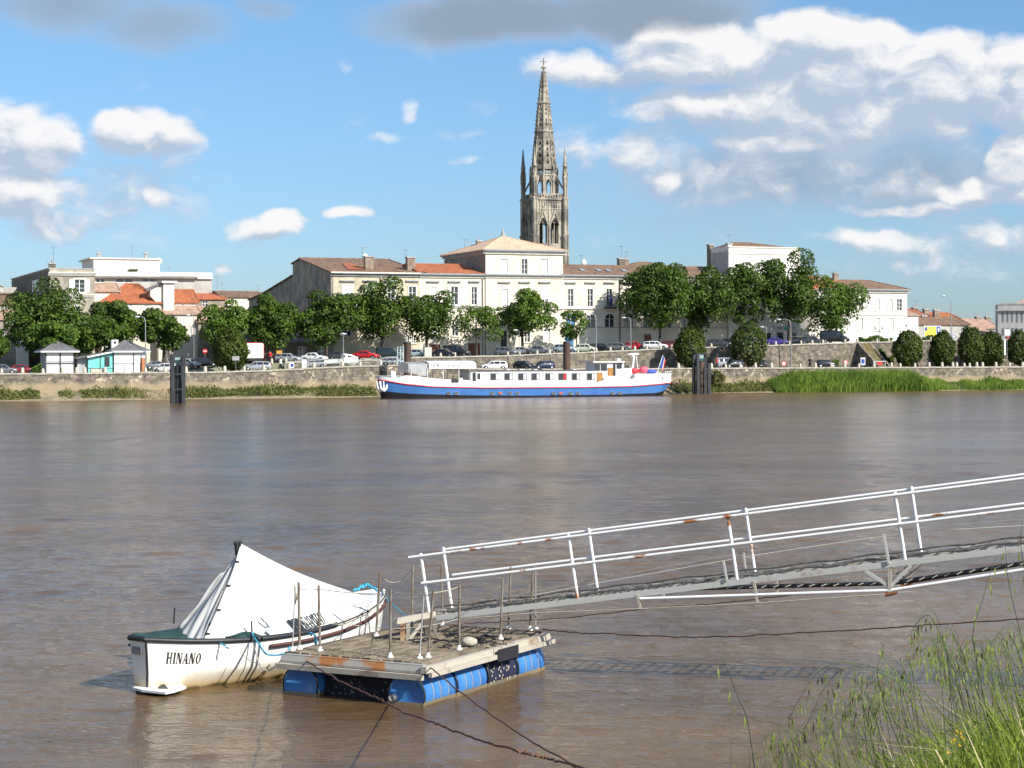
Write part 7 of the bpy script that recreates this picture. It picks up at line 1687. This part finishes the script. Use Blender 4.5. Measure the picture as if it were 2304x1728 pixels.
def drum(row, k, m, lab=None):
    y = (.20 if row == 0 else WID-.24); x0 = -.05+k*DL; x1 = x0+DL-.025; zc_ = .13; mb = MB()
    pr = [(0,x0+.02),(RD*.86,x0+.02),(RD*.90,x0),(RD*.97,x0+.01),(RD,x0+.05)]
    for q in (.28,.5,.74): xx = x0+(x1-x0)*q; pr += [(RD,xx-.03),(RD*1.02,xx-.02),(RD*.97,xx),(RD*1.02,xx+.02),(RD,xx+.03)]
    pr += [(RD,x1-.05),(RD*.97,x1-.01),(RD*.90,x1),(0,x1-.02)]
    vs = []; n = 28
    for r, x in pr:
        for a in range(n): an = 2*math.pi*a/n; vs.append((x, y+r*math.cos(an), zc_+r*math.sin(an)))
    fs = [(i*n+a, i*n+(a+1)%n, (i+1)*n+(a+1)%n, (i+1)*n+a) for i in range(len(pr)-1) for a in range(n)]
    mb.add(vs, fs, True); d_ = mb.build('drum', m, gp_, label=lab); norm_out(d_)
    mb = MB(); vs = []
    for xx in (x0+.004, x0+.030):
        for a in range(24): an = 2*math.pi*a/24; vs.append((xx, y+RD*1.012*math.cos(an), zc_+RD*1.012*math.sin(an)))
        for a in range(24): an = 2*math.pi*a/24; vs.append((xx, y+RD*.94*math.cos(an), zc_+RD*.94*math.sin(an)))
    fs = []
    for a in range(24): b_ = (a+1)%24; fs += [(a,b_,48+b_,48+a),(24+b_,24+a,72+a,72+b_),(a,24+a,24+b_,b_),(48+b_,72+b_,72+a,48+a)]
    mb.add(vs, fs, True); mb.build('rim', gun_m, d_)
    if k == 0 and row == 0:
        mb = MB(); 
        vs = []
        mb.tube([(x0-.05,y+.19,.09),(x0+.02,y+.19,.09)], .048, 12, caps=False); mb.tube([(x0-.05,y+.19,.09),(x0+.02,y+.19,.09)], .032, 12, caps=False); mb.build('bung', trim_white, d_)
    for q in (.28,.5,.74):
        xx = x0+(x1-x0)*q; mb = MB(); mb.tube([(xx, y+RD*1.0*math.cos(a), zc_+RD*1.0*math.sin(a)) for a in [2*math.pi*j/28 for j in range(29)]], .008, 5, caps=False)
        if m is drum_m: mb.build('strap', strap_m, d_)
    # algae waterline
    for a0, a1 in ((-34, -14), (194, 214)):
        mb = MB(); vs = []
        for xx in (x0-.006, x1+.004):
            for a in range(5): an = math.radians(a0+(a1-a0)*a/4); vs.append((xx, y+RD*1.03*math.cos(an), zc_+RD*1.03*math.sin(an)))
        mb.add(vs, [(a,a+1,5+a+1,5+a) for a in range(4)], True); mb.build('algae_band', mud, d_)
    if k == 0: mb = MB(); mb.box(x0-.012, x0-.004, y-RD*.97, y+RD*.97, -.05, .045); mb.build('algae_band', mud, d_)
for row in (0, 1):
    for k in range(4): drum(row, k, navy_m if (row, k) == (0, 2) else drum_m, 'drum wrapped in dark dotted netting' if (row, k) == (0, 2) else None)
# dark net float bag between the drums with pale knots
mb = MB(); y0, y1 = .52, WID-.55; mb.box(.10, LEN-.1, y0, y1, -.15, ZD-.13); bag = mb.build('net_bag', net_m, gp_)
mb = MB(); rnd = random.Random(9)
for k in range(70):
    y = rnd.uniform(y0+.02, y1-.02); z = rnd.uniform(.02, ZD-.16); a = rnd.uniform(0, 3.1); r = rnd.uniform(.008,.016); c_, s_ = math.cos(a)*r, math.sin(a)*r
    mb.add([(.095,y-c_,z-s_),(.095,y+s_*.5,z-c_*.5),(.095,y+c_,z+s_),(.095,y-s_*.5,z+c_*.5)], [(0,1,2,3)])
q = mb.build('net_knots', mat('pale_shell', (.42,.40,.32), .7), bag); q['kind'] = 'stuff'
mb = MB()
for k in range(46):
    x = rnd.uniform(LEN*.50, LEN*.72); an = R(rnd.uniform(182, 262)) if False else R(rnd.uniform(178, 250)); r = RD*1.035; y = .20+r*math.cos(an); z = .21+r*math.sin(an)
    an = math.pi-rnd.uniform(-.5, .9)*1.0; y = .20+r*math.cos(an); z = .13+r*math.sin(an)
    if z < .03: continue
    mb.obox((x,y,z), (.012,0,0), (0,.003,0), (0,0,.012))
q = mb.build('net_knots', MATS['pale_shell'], gp_); q['kind'] = 'stuff'
mb = MB(); 
for a in range(24):
    pass
pts = [(.50+.16*math.cos(a), WID+.13+.13*math.cos(a), .10+.25*math.sin(a)) for a in [2*math.pi*k/20 for k in range(21)]]; mb.tube(pts, .095, 10); o = mb.build('tyre_fender', tyre_m, gp_)
def toP(p): q = p-Vector((Fp.x, Fp.y, 0)); return Vector((q.x*math.cos(PT)+q.y*math.sin(PT), -q.x*math.sin(PT)+q.y*math.cos(PT), p.z))
# stanchions
stan_m = mat('stanchion_steel', (.27,.245,.21), .6, col2=(.17,.12,.08), scale=6, metal=.3)
for (Xb, Yb, Xt_, Yt, r, m) in ((674,1461,672,1311,.020,stan_m),(720,1464,717,1318,.018,stan_m),(846,1430,855,1289,.017,stan_m),(878,1478,879,1328,.018,stan_m),(926,1424,929,1274,.018,stan_m),(963,1478,975,1329,.017,stan_m),(944,1480,953,1344,.011,trim_grey),
    (1033,1461,1034,1317,.018,stan_m),(996,1408,993,1270,.017,stan_m),(1126,1437,1131,1301,.017,stan_m),(1144,1414,1149,1277,.016,stan_m),(1192,1417,1199,1290,.016,stan_m),(1205,1414,1205,1275,.010,trim_grey),(658,1463,664,1316,.009,trim_grey)):
    p = onz(Xb, Yb, ZD); q = W(Xt_, Yt, p.y); mb = MB(); a, b_ = toP(p), toP(q); mb.tube([a, b_], r, 8); mb.tube([b_, b_+Vector((0,0,.012))], r*.7, 8); st_ = mb.build('stanchion', m, gp_)
    mb = MB(); mb.lathe([(.045,a.z-.01),(.045,a.z+.015),(r*1.5,a.z+.02),(r*1.5,a.z+.06)], (a.x,a.y,0), 8); mb.build('stanchion_foot', trim_white, st_)
dd = lambda X, Y: onz(X, Y, ZD).y
rope('safety_line',[(673,1324,27.64),(717,1325,27.54),(855,1336,29.65),(879,1332,27.01),(974,1335,27.01),(1034,1345,27.75),(1130,1348,28.59)],.006,stan_m,'upper dark safety line running round the pontoon stanchions',sag=.02,n=8)
rope('safety_line',[(732,1401,27.85),(790,1405,28.06),(850,1412,28.48),(879,1414,27.01),(950,1410,27.01),(1034,1392,27.75)],.005,rope_w,'lower pale safety line round the front of the pontoon',sag=.01,n=8,seed=2)
rope('safety_line',[(857,1362,29.54),(948,1342,27.43),(974,1334,27.01),(1033,1320,27.75)],.007,rope_w,'pale rope rising from the bow side to the front stanchions',n=8,sag=.015,seed=3)
rope('safety_line',[(866,1303,29.75),(880,1310,29.86),(900,1308,29.86),(929,1277,29.75),(945,1274,29.54)],.007,rope_w,'pale slack rope loop at the top of the rear stanchion',n=6,sag=.01,seed=4)
rope('safety_line',[(993,1277,29.96),(1060,1290,29.75),(1149,1280,29.54),(1199,1296,29.22)],.004,stan_m,'thin rear safety line between the back stanchions',n=8,sag=.03,seed=5)
rope('hanging_rope',[(663,1320,27.54),(668,1340,27.54),(663,1358,27.54),(668,1345,27.43),(662,1325,27.43)],.016,rope_w,'pale coil of rope hung on the thin left corner pole',n=3,wob=.01,seed=6)
# clutter of mussel rope and weed on the deck
mb = MB(); rnd = random.Random(12)
for k in range(34):
    X = rnd.gauss(1040, 55); Y = rnd.gauss(1441, 7); 
    if not (930 < X < 1150 and 1425 < Y < 1456): continue
    p = toP(onz(X, Y, ZD)); pts = []
    h = rnd.uniform(0, 6.28)
    for j in range(7): pts.append(p+Vector((0,0,rnd.uniform(.005,.03)))); h += rnd.uniform(-1,1); p = p+Vector((math.cos(h)*.05, math.sin(h)*.05, 0))
    mb.tube(pts, rnd.uniform(.005,.014), 5)
o = mb.build('rope_tangle', net_m, None, (Fp.x,Fp.y,0), PT); tag(o, 'black tangle of old rope and weed on the pontoon deck', 'rope', None, 'stuff')
p = onz(1055,1453,ZD); mb = MB(); mb.lathe([(.02,0),(.10,.01),(.12,.05),(.11,.09),(.04,.12),(.01,.12)], tuple(p+Vector((0,0,.04)) - Vector((0,0,.04))), 12); o = mb.build('rope_block', rope_w); tag(o, 'round pale wooden block on the right edge of the pontoon deck', 'block')
# landing trestle for the gangway
tr_m = rusty_w
gt = thing('landing_trestle', 'rust stained white steel trestle on the pontoon carrying the gangway foot', 'trestle', (Fp.x, Fp.y, 0), PT)
def pbar(name, X0, Y0, X1, Y1, d0, d1, w, h, m, par=gt): mb = MB(); mb.bar(toP(W(X0,Y0,d0*KD)), toP(W(X1,Y1,d1*KD)), w, h); return mb.build(name, m, par)
pbar('cross_beam', 889, 1398, 1000, 1377, 26.6, 27.7, .07, .08, rusty_w)
pbar('bracket', 906, 1402, 906, 1452, 26.7, 26.7, .10, .06, mat('rusty_iron', (.28,.10,.04), .85, col2=(.45,.35,.22), scale=6)); pbar('bracket', 918, 1404, 918, 1455, 26.7, 26.7, .03, .05, rusty_w)
pbar('upright', 960, 1393, 962, 1440, 27.2, 27.2, .10, .09, stone_dark); pbar('upright', 977, 1390, 980, 1443, 27.0, 27.0, .05, .05, stan_m); pbar('brace', 920, 1440, 950, 1402, 26.8, 27.2, .035, .035, rusty_w)
# ================================================================== gangway
pn, pf = onz(967,1384,.81), onz(1017,1366,.81)
cv_ = Vector((pf.x-pn.x, pf.y-pn.y, 0)); GW = cv_.length; cv_.normalize(); gu = Vector((cv_.y, -cv_.x, 0)); GTH = math.atan2(gu.y, gu.x)
GF = Fr(pn.x, pn.y, GTH, 0)      # x along, y from near side to far side
k3, z3 = GF.at(2037, 1257); SL = (z3-.81)/k3
# keep the row of posts where the photo has them
ks = [GF.at(X, Y)[0] for X, Y in ((967,1384),(1300,1344),(1659,1302),(2037,1257))]
GZ = lambda k: .81+SL*k
KE = 15
gg = thing('gangway', 'long white gangway with double tubular handrails rising from the pontoon to the right', 'gangway', GF.o, GTH)
rail_m = mat('rail_paint', (.82,.82,.80), .45, col2=(.36,.13,.04), scale=1.5, thr=(.585,.64), detail=9)
white_m = mat('white_tube', (.84,.84,.83), .4)
tilt = Vector((-SL, 0, 1)).normalized()
for y in (0, GW):
    mb = MB(); mb.bar((-.35,y,GZ(-.35)-.05),(KE,y,GZ(KE)-.05),.05,.078); mb.build('side_beam', mat('beam_paint', (.50,.50,.46), .6, col2=(.30,.22,.14), scale=2.4, thr=(.58,.72), detail=8), gg)
grate = mat('grating', (.07,.068,.065), .8, col2=(.16,.15,.13), scale=9)
mb = MB(); k = -.3
while k < KE:
    mb.obox((k, GW/2, GZ(k)-.01), (.014,0,.014*SL), (0,GW/2-.03,0), (0,0,.010)); k += .21
mb.build('deck_grating', grate, gg)
mb = MB()
for y in (.06, GW-.06): 
    pts = []
    k = -.3; i = 0
    while k < KE: pts.append((k, y+.015*math.sin(i*1.3), GZ(k)+.030+.012*math.sin(i*.9))); k += .13; i += 1
    mb.tube(pts, .016, 6)
mb.build('deck_edge_strip', grate, gg)
PH = .91
def post(k, y, h=PH, m=rail_m): mb = MB(); b_ = Vector((k, y, GZ(k)-.04)); mb.tube([b_, b_+tilt*(h+.04)], .024, 8); return mb.build('rail_post', m, gg)
kn = [ks[0], ks[1], ks[2], ks[3], ks[3]+2.2, ks[3]+4.4]; kf = [GF.at(X, Y, GW)[0] for X, Y in ((1017,1366),(1345,1324),(1699,1282),(2073,1240))]; kf += [kf[-1]+2.2, kf[-1]+4.4]
for k in kn: post(k, 0)
for k in kf: post(k, GW)
for y, k0 in ((0, kn[0]-.17), (GW, kf[0]-.05)):
    for h, nm in ((PH-.04, 'handrail'), (PH*.52, 'mid_rail')):
        o_ = tilt*h; mb = MB(); kk = k0-(.02 if nm == 'handrail' else -.12)+(-.0); pts = [Vector((k, y-(.026 if y == 0 else -.026), GZ(k)))+o_ for k in np.linspace(kk, KE-.3, 12)]; mb.tube(pts, .021, 8); mb.build(nm, rail_m, gg)
# trussing below, both sides
for y, m, far in ((-.02, white_m, 0), (GW+.02, gun_m, 1)):
    ka = GF.at(1440,1343)[0]+far*.2; kq = GF.at(2003,1330)[0]+far*.1; zq_ = GF.at(2003,1328)[1]
    mb = MB(); mb.tube([(ka,y,GZ(ka)-.12),(kq,y,zq_)], .022, 8); mb.tube([(kq,y,zq_),(KE-1.5,y,GZ(KE-1.5)-.12)], .024, 8); mb.build('truss_rod', m, gg)
    mb = MB(); mb.bar((kq,y,zq_-.03),(kq,y,GZ(kq)-.10),.05,.04,up=(0,1,0)); mb.build('queen_post', rusty_w, gg)
    for q in (-.33, .28): mb = MB(); mb.bar((kq,y,zq_+.05),(kq+q,y,GZ(kq+q)-.10),.045,.02,up=(0,1,0)); mb.build('brace', rusty_w if far else MATS['beam_paint'], gg)
    mb = MB(); mb.tube([(kq-.07,y,zq_-.06),(kq+.02,y,zq_-.04),(kq+.10,y,zq_-.02)], [.03,.035,.02], 7); mb.build('rusty_bolt', mat('rust_orange', (.30,.12,.05), .85, var=.4, scale=12), gg)
    for (X, Y0, Y1) in ((1434,1338,1370),(1697,1306,1357)):
        k = GF.at(X, Y0)[0]+far*.12; kb_, zb_ = GF.at(X+8, Y1); mb = MB(); mb.bar((k,y,GZ(k)-.06),(kb_+far*.1,y,zb_),.035,.03,up=(0,1,0)); mb.build('strut', rusty_w, gg)
# black hose with white spiral hung under the far side
k0, kq, k1 = GF.at(1580,1322,GW)[0], GF.at(2003,1310,GW)[0], KE-1.5
def hose(k): return Vector((k, GW-.15, (lambda f: GF.at(1590,1321,GW)[1]*(1-f)+GF.at(2000,1310,GW)[1]*f)((k-k0)/(kq-k0)) if k <= kq else GF.at(2000,1310,GW)[1]+(k-kq)*(GF.at(2304,1265,GW)[1]-GF.at(2000,1310,GW)[1])/(GF.at(2304,1265,GW)[0]-kq)))
mb = MB(); mb.tube([hose(k) for k in np.linspace(k0, KE-2.5, 40)], .030, 8); mb.mat(1); k = k0+.05
while k < KE-2.6:
    a = hose(k); b_ = hose(k+.075); mb.tube([a+Vector((0,-.028,-.012)), b_+Vector((0,-.028,.016))], .009, 4); k += .17
hs = mb.build('hose', [gun_m, trim_white], gg)
for (X0, Y0, X1, Y1, r) in ((1989,1200,2001,1262,.016),(1629,1262,1637,1300,.014),(1674,1243,1681,1288,.012)):
    yy = 0 if X0 != 1674 else GW; a, b_ = GF.at(X0, Y0, yy), GF.at(X1, Y1+6, yy); mb = MB(); mb.bar((a[0],yy-.04,a[1]),(b[0] if False else b_[0],yy-.04,b_[1]),r*2); mb.build('side_stake', MATS['beam_paint'], gg)
def gcord(name, pts, r, m, label, n=6, wob=0.0, seed=0, y=0.0, sag=0.0):
    P = [GF.w(*(lambda q: (q[0], y, q[1]))(GF.at(X, Y, y))) for X, Y in pts]; rnd = random.Random(seed); out = []
    for a, b_ in zip(P, P[1:]):
        for i in range(n): f = i/n; out.append(a.lerp(b_, f)+Vector((rnd.uniform(-wob,wob),rnd.uniform(-wob,wob),rnd.uniform(-wob,wob)-sag*4*f*(1-f))))
    out.append(P[-1]); mb = MB(); mb.tube(out, r, 5); o = mb.build(name, m); return tag(o, label, 'cable')
gcord('cable',[(1030,1364),(1344,1303),(1640,1250),(1900,1206),(2100,1186),(2420,1158)],.005,trim_grey,'upper of two thin pale cables slanting behind the gangway rails',y=GW+.05)
gcord('cable',[(1040,1370),(1344,1312),(1700,1249),(1960,1210),(2100,1194),(2420,1176)],.005,trim_white,'lower of two thin pale cables slanting behind the gangway rails',y=GW+.08)
gcord('cable',[(1050,1392),(1200,1379),(1436,1370),(1700,1357),(1990,1337)],.008,rope_w,'pale cord strung below the gangway between its struts',y=-.05)
# chains and rusty lines
chain_m = mat('rusty_chain', (.16,.055,.03), .9, col2=(.08,.035,.02), scale=30)
def line3(name, pts, r, label, wob=.012, seed=1, n=9, cat='chain', m=None):
    P = [W(*p) for p in pts]; rnd = random.Random(seed); out = []
    for a, b_ in zip(P, P[1:]):
        for i in range(n): f = i/n; out.append(a.lerp(b_, f)+Vector((rnd.uniform(-wob,wob)*.5,0,rnd.uniform(-wob,wob)*(a.y/25))))
    out.append(P[-1]); mb = MB(); mb.tube(out, [r*(.35+.65*p.y/25) for p in out], 6); o = mb.build(name, m or chain_m); return tag(o, label, cat)
def dpath(pts, d0, d1):
    L_ = [0]
    for a, b_ in zip(pts, pts[1:]): L_.append(L_[-1]+math.dist(a, b_))
    return [(x, y, 1/(1/d0+(1/d1-1/d0)*l/L_[-1])) for (x, y), l in zip(pts, L_)]
line3('mooring_chain', dpath([(683,1483),(760,1530),(846,1569),(905,1602),(972,1624),(1018,1644),(1100,1672),(1184,1695),(1230,1706),(1300,1724),(1480,1790),(1640,1890)],26.9,7.5),.011,'long rusty mooring chain from the left pontoon corner to the lower right')
line3('mooring_chain', dpath([(963,1497),(1020,1545),(1123,1621),(1200,1672),(1267,1707),(1400,1800),(1500,1880)],26.3,7.5),.009,'rusty mooring line from the front pontoon corner down to the right',seed=2,wob=.006)
line3('mooring_chain', [(1221,1416,29.3),(1300,1424,28.5),(1390,1427,27.6),(1519,1434,26.3),(1649,1432,25),(1780,1425,24.5),(1899,1419,24),(2060,1408,23),(2304,1392,22),(2500,1370,21)],.008,'slack rusty chain from the rear pontoon corner to the right edge',seed=3,wob=.008)
line3('mooring_chain', [(1000,1408,30),(1060,1402,30),(1150,1398,29.8),(1280,1389,29.5),(1449,1370,28.8),(1560,1362,28.3),(1699,1348,27.8),(1800,1337,27.4),(1990,1330,27)],.007,'rusty chain hanging just below the gangway',seed=4,wob=.008)
mb = MB(); rnd = random.Random(8)
for k in range(16):
    X = rnd.choice([rnd.gauss(1187,9), rnd.gauss(1212,7)]); Y = 1695+(X-1184)*.25+rnd.gauss(0,3); p = W(X, Y, 8.6); h = rnd.uniform(0,6.28); mb.tube([p, p+Vector((math.cos(h)*.012,0,math.sin(h)*.012))], .0035, 5)
o = mb.build('weed_clump', MATS['rust_orange']); tag(o, 'rusty orange clump of weed caught on the mooring chain', 'weed', None, 'stuff')
# ================================================================== foreground grasses
gr1 = leafmat('grass_blade', (.30,.36,.04), (.085,.14,.018), 3, .4); oat_m = leafmat('oat_green', (.30,.35,.07), (.08,.11,.03), 30, .3); stem_m = leafmat('oat_stem', (.14,.20,.07), (.06,.10,.04), 8, .2); straw = mat('straw', (.42,.36,.20), .8)
def frame_ok(): pass
class Soup:
    def __init__(s): s.v = []; s.f = []; s.m = []; s.n = 0
    def tri(s, pts, m): s.v += [tuple(p) for p in pts]; s.f.append(tuple(range(s.n, s.n+len(pts)))); s.m.append(m); s.n += len(pts)
    def build(s, name, mats):
        me = bpy.data.meshes.new(name); me.from_pydata(s.v, [], s.f)
        for m in mats: me.materials.append(m)
        me.polygons.foreach_set('material_index', s.m); me.update(); o = bpy.data.objects.new(name, me); COL.objects.link(o); return o
def stemtube(S, pts, r0, r1, m, n=3):
    for i in range(len(pts)-1):
        a, b_ = Vector(pts[i]), Vector(pts[i+1]); d = (b_-a); x = d.orthogonal().normalized(); y = d.cross(x).normalized(); ra = r0+(r1-r0)*i/(len(pts)-1); rb = r0+(r1-r0)*(i+1)/(len(pts)-1)
        for k in range(n):
            c0, s0, c1_, s1 = math.cos(2*math.pi*k/n), math.sin(2*math.pi*k/n), math.cos(2*math.pi*(k+1)/n), math.sin(2*math.pi*(k+1)/n)
            S.tri([a+(x*c0+y*s0)*ra, a+(x*c1_+y*s1)*ra, b_+(x*c1_+y*s1)*rb, b_+(x*c0+y*s0)*rb], m)
def spikelet(S, p, L_, rnd, dark=False, up=False):
    d = Vector((rnd.gauss(0,.14), rnd.gauss(0,.14), 1 if up else -1)).normalized(); x = d.orthogonal().normalized(); y = d.cross(x); r = L_*.10; m = 2 if dark else 1
    mid = p+d*L_*.4; tip = p+d*L_
    ring = [mid+(x*math.cos(a)+y*math.sin(a))*r for a in (0, 2.09, 4.19)]
    for k in range(3): S.tri([p, ring[k], ring[(k+1)%3]], m); S.tri([ring[k], tip, ring[(k+1)%3]], m)
    for q in (-1, 1):
        e = tip+d*L_*.9+x*q*L_*.25+y*rnd.gauss(0,.1)*L_; S.tri([mid+x*.0006, mid-x*.0006, e], 0)
def catmull(P, n=8):
    out = []; P = [P[0]]+P+[P[-1]]
    for i in range(1, len(P)-2):
        for k in range(n):
            t_ = k/n; a, b_, c_, d_ = P[i-1], P[i], P[i+1], P[i+2]
            out.append(.5*((2*b_)+(c_-a)*t_+(2*a-5*b_+4*c_-d_)*t_*t_+(3*b_-a-3*c_+d_)*t_**3))
    out.append(P[-2]); return out
def oat(S, path, rnd, ns, f0=.35, L_=.026, r=.0016, darkp=.15, drop=.02):
    stemtube(S, path, r, r*.35, 0)
    for k in range(ns):
        f = f0+(1-f0)*(k+rnd.random())/ns; i = min(int(f*(len(path)-1)), len(path)-2); p = path[i].lerp(path[i+1], f*(len(path)-1)-i)
        dr = drop*(.4+rnd.random()*1.6)*(1.2-f*.6); e = p+Vector((rnd.gauss(0,.008), rnd.gauss(0,.008), -dr)); 
        a = p+Vector((0,0,.002)); S.tri([a+Vector((.0005,0,0)), a-Vector((.0005,0,0)), e], 0)
        spikelet(S, e, L_*(.8+.4*rnd.random()), rnd, rnd.random() < darkp)
oat_dark = mat('oat_dark', (.07,.055,.045), .8, col2=(.16,.10,.06), scale=40)
OM = [stem_m, oat_m, oat_dark]
rnd = random.Random(3)
main = [
 ([(2290,1760),(2230,1670),(2140,1605),(2040,1535),(1960,1500),(1890,1491),(1838,1515),(1800,1570),(1778,1612)],5.4,26,'arching wild oat stem reaching furthest left with a curved row of hanging spikelets'),
 ([(2260,1760),(2180,1660),(2080,1575),(1990,1520),(1910,1502),(1860,1540),(1825,1610),(1810,1640)],5.3,22,'arching wild oat stem just below the furthest reaching one'),
 ([(1705,1790),(1694,1700),(1680,1615),(1662,1572),(1640,1515),(1622,1478)],5.2,5,'lone pale oat stem standing left of the grass clump'),
 ([(2240,1700),(2196,1480),(2190,1420),(2205,1370),(2225,1300),(2240,1255)],5.6,6,'tall upright oat stem against the gangway at the right'),
 ([(2200,1720),(2160,1560),(2120,1440),(2090,1385),(2060,1405),(2048,1430)],5.6,18,'oat stem nodding left below the gangway corner'),
 ([(2330,1560),(2290,1400),(2268,1300),(2262,1225)],5.7,5,'oat stem touching the gangway beam near the right edge'),
 ([(2360,1500),(2318,1330),(2298,1240),(2300,1170)],5.5,6,'oat stem at the right edge crossing the lower handrail'),
 ([(2060,1760),(2010,1640),(1975,1520),(1988,1462),(1984,1445)],5.3,6,'thin oat stem with pale bud above the left part of the clump'),
 ([(1800,1790),(1770,1700),(1756,1660),(1750,1640)],5.1,5,'short oat stem near the bottom left of the grass clump'),
]
for pts, d, ns, lab in main:
    S = Soup(); P = [W(X, Y, d+.03*i) for i, (X, Y) in enumerate(pts)]; oat(S, catmull(P), rnd, ns, f0=.45, L_=.030 if ns > 8 else .036, r=.0018, darkp=.35 if ns > 20 else .1, drop=.018)
    o = S.build('wild_oat_stem', OM); tag(o, lab, 'grass stem', 'wild oat stems')
S = Soup()
def base_pt(X, d): a = ray(X, 1700)[0]; return Vector((a*d, d, zbank(a*d, d)-.03))
def edge(X): return interp(X, [(1640,1690),(1780,1640),(1850,1560),(2000,1520),(2060,1440),(2110,1380),(2200,1440),(2304,1410),(2400,1400)])
for k in range(112):
    X = 1690+(rnd.random()**.7)*700; d = rnd.uniform(4.6, 6.6); b0 = base_pt(X+rnd.uniform(20,160), d); Yt = edge(X)+abs(rnd.gauss(0, 75)); tp = W(X, Yt, d+rnd.uniform(-.3,.3))
    if tp.z < b0.z+.12: continue
    mid = b0.lerp(tp, .55)+Vector((rnd.uniform(-.01,.06),0,.04)); e = tp+Vector((-rnd.uniform(.02,.10), 0, -rnd.uniform(.0,.08)))
    oat(S, catmull([b0, mid, tp, e], 5), rnd, rnd.randint(5, 14), f0=.52, L_=.027, r=.0013, darkp=.18)
for k in range(12):
    X = rnd.uniform(1640, 1790); d = 5.0; b0 = base_pt(X+25, d); tp = W(X, rnd.uniform(1655,1690), d); oat(S, catmull([b0, b0.lerp(tp,.6), tp], 4), rnd, 2, f0=.85, L_=.028, r=.001)
o = S.build('wild_oats', OM); tag(o, 'mass of wild oats with hanging green spikelets on the near bank', 'grass', None, 'stuff')
S = Soup()
dens_edge = lambda X: interp(X, [(1700,1800),(1800,1755),(1880,1715),(1960,1675),(2060,1625),(2150,1585),(2230,1555),(2304,1515),(2450,1490)])
for k in range(8500):
    X = 1780+(rnd.random()**.75)*650; d = rnd.uniform(3.6, 7.2); b0 = base_pt(X, d); Yt = dens_edge(X)+rnd.expovariate(1/80)-14; tp = W(X, Yt, d)
    h = tp.z-b0.z
    if h < .05: continue
    h = min(h, rnd.uniform(.35, .95)); an = rnd.uniform(0, 6.28); bend = Vector((math.cos(an), math.sin(an), 0))*h*rnd.uniform(.05,.55); w = rnd.uniform(.0015,.0034)
    an2 = rnd.uniform(0, 3.14); u_ = Vector((math.cos(an2), math.sin(an2), 0))*w; m1 = b0+bend*.15+Vector((0,0,h*.45)); m2 = b0+bend*.5+Vector((0,0,h*.8)); t3 = b0+bend+Vector((0,0,h*rnd.uniform(.8,1)))
    mm = 1 if rnd.random() < .06 else 0
    S.tri([b0-u_, b0+u_, m1+u_, m1-u_], mm); S.tri([m1-u_, m1+u_, m2+u_*.7, m2-u_*.7], mm); S.tri([m2-u_*.7, m2+u_*.7, t3], mm)
# leafy weeds low in the clump
for k in range(900):
    X = 1840+(rnd.random()**.8)*560; d = rnd.uniform(4.2, 6.4); Yc = dens_edge(X)+45+rnd.expovariate(1/75); p = W(X, Yc, d); gz = zbank(p.x, p.y)
    if p.z < gz: continue
    an = rnd.uniform(0, 6.28); u_ = Vector((math.cos(an), math.sin(an), rnd.uniform(-.4,.6))).normalized()*rnd.uniform(.010,.022); v_ = u_.cross(Vector((rnd.gauss(0,1),rnd.gauss(0,1),rnd.gauss(0,1)))).normalized()*u_.length*.16
    S.tri([p, p+u_*.5+v_, p+u_, p+u_*.5-v_], 0)
o = S.build('bank_grass_clump', [gr1, straw]); tag(o, 'dense bright green grass clump filling the lower right corner', 'grass', None, 'stuff')
S = Soup()
for k in range(10):
    p = W(rnd.gauss(2152,14), rnd.gauss(1662,12), 5.0+rnd.uniform(-.1,.1)); 
    for j in range(5): a = j*1.257; e = Vector((math.cos(a), -.3, math.sin(a)))*.0045; f_ = Vector((-math.sin(a), 0, math.cos(a)))*.0025; S.tri([p, p+e*.6+f_, p+e, p+e*.6-f_], 0)
o = S.build('yellow_flowers', [mat('yellow_petal', (.75,.45,.02), .7)]); tag(o, 'small yellow orange flower patch low in the grass clump', 'flowers', None, 'stuff')
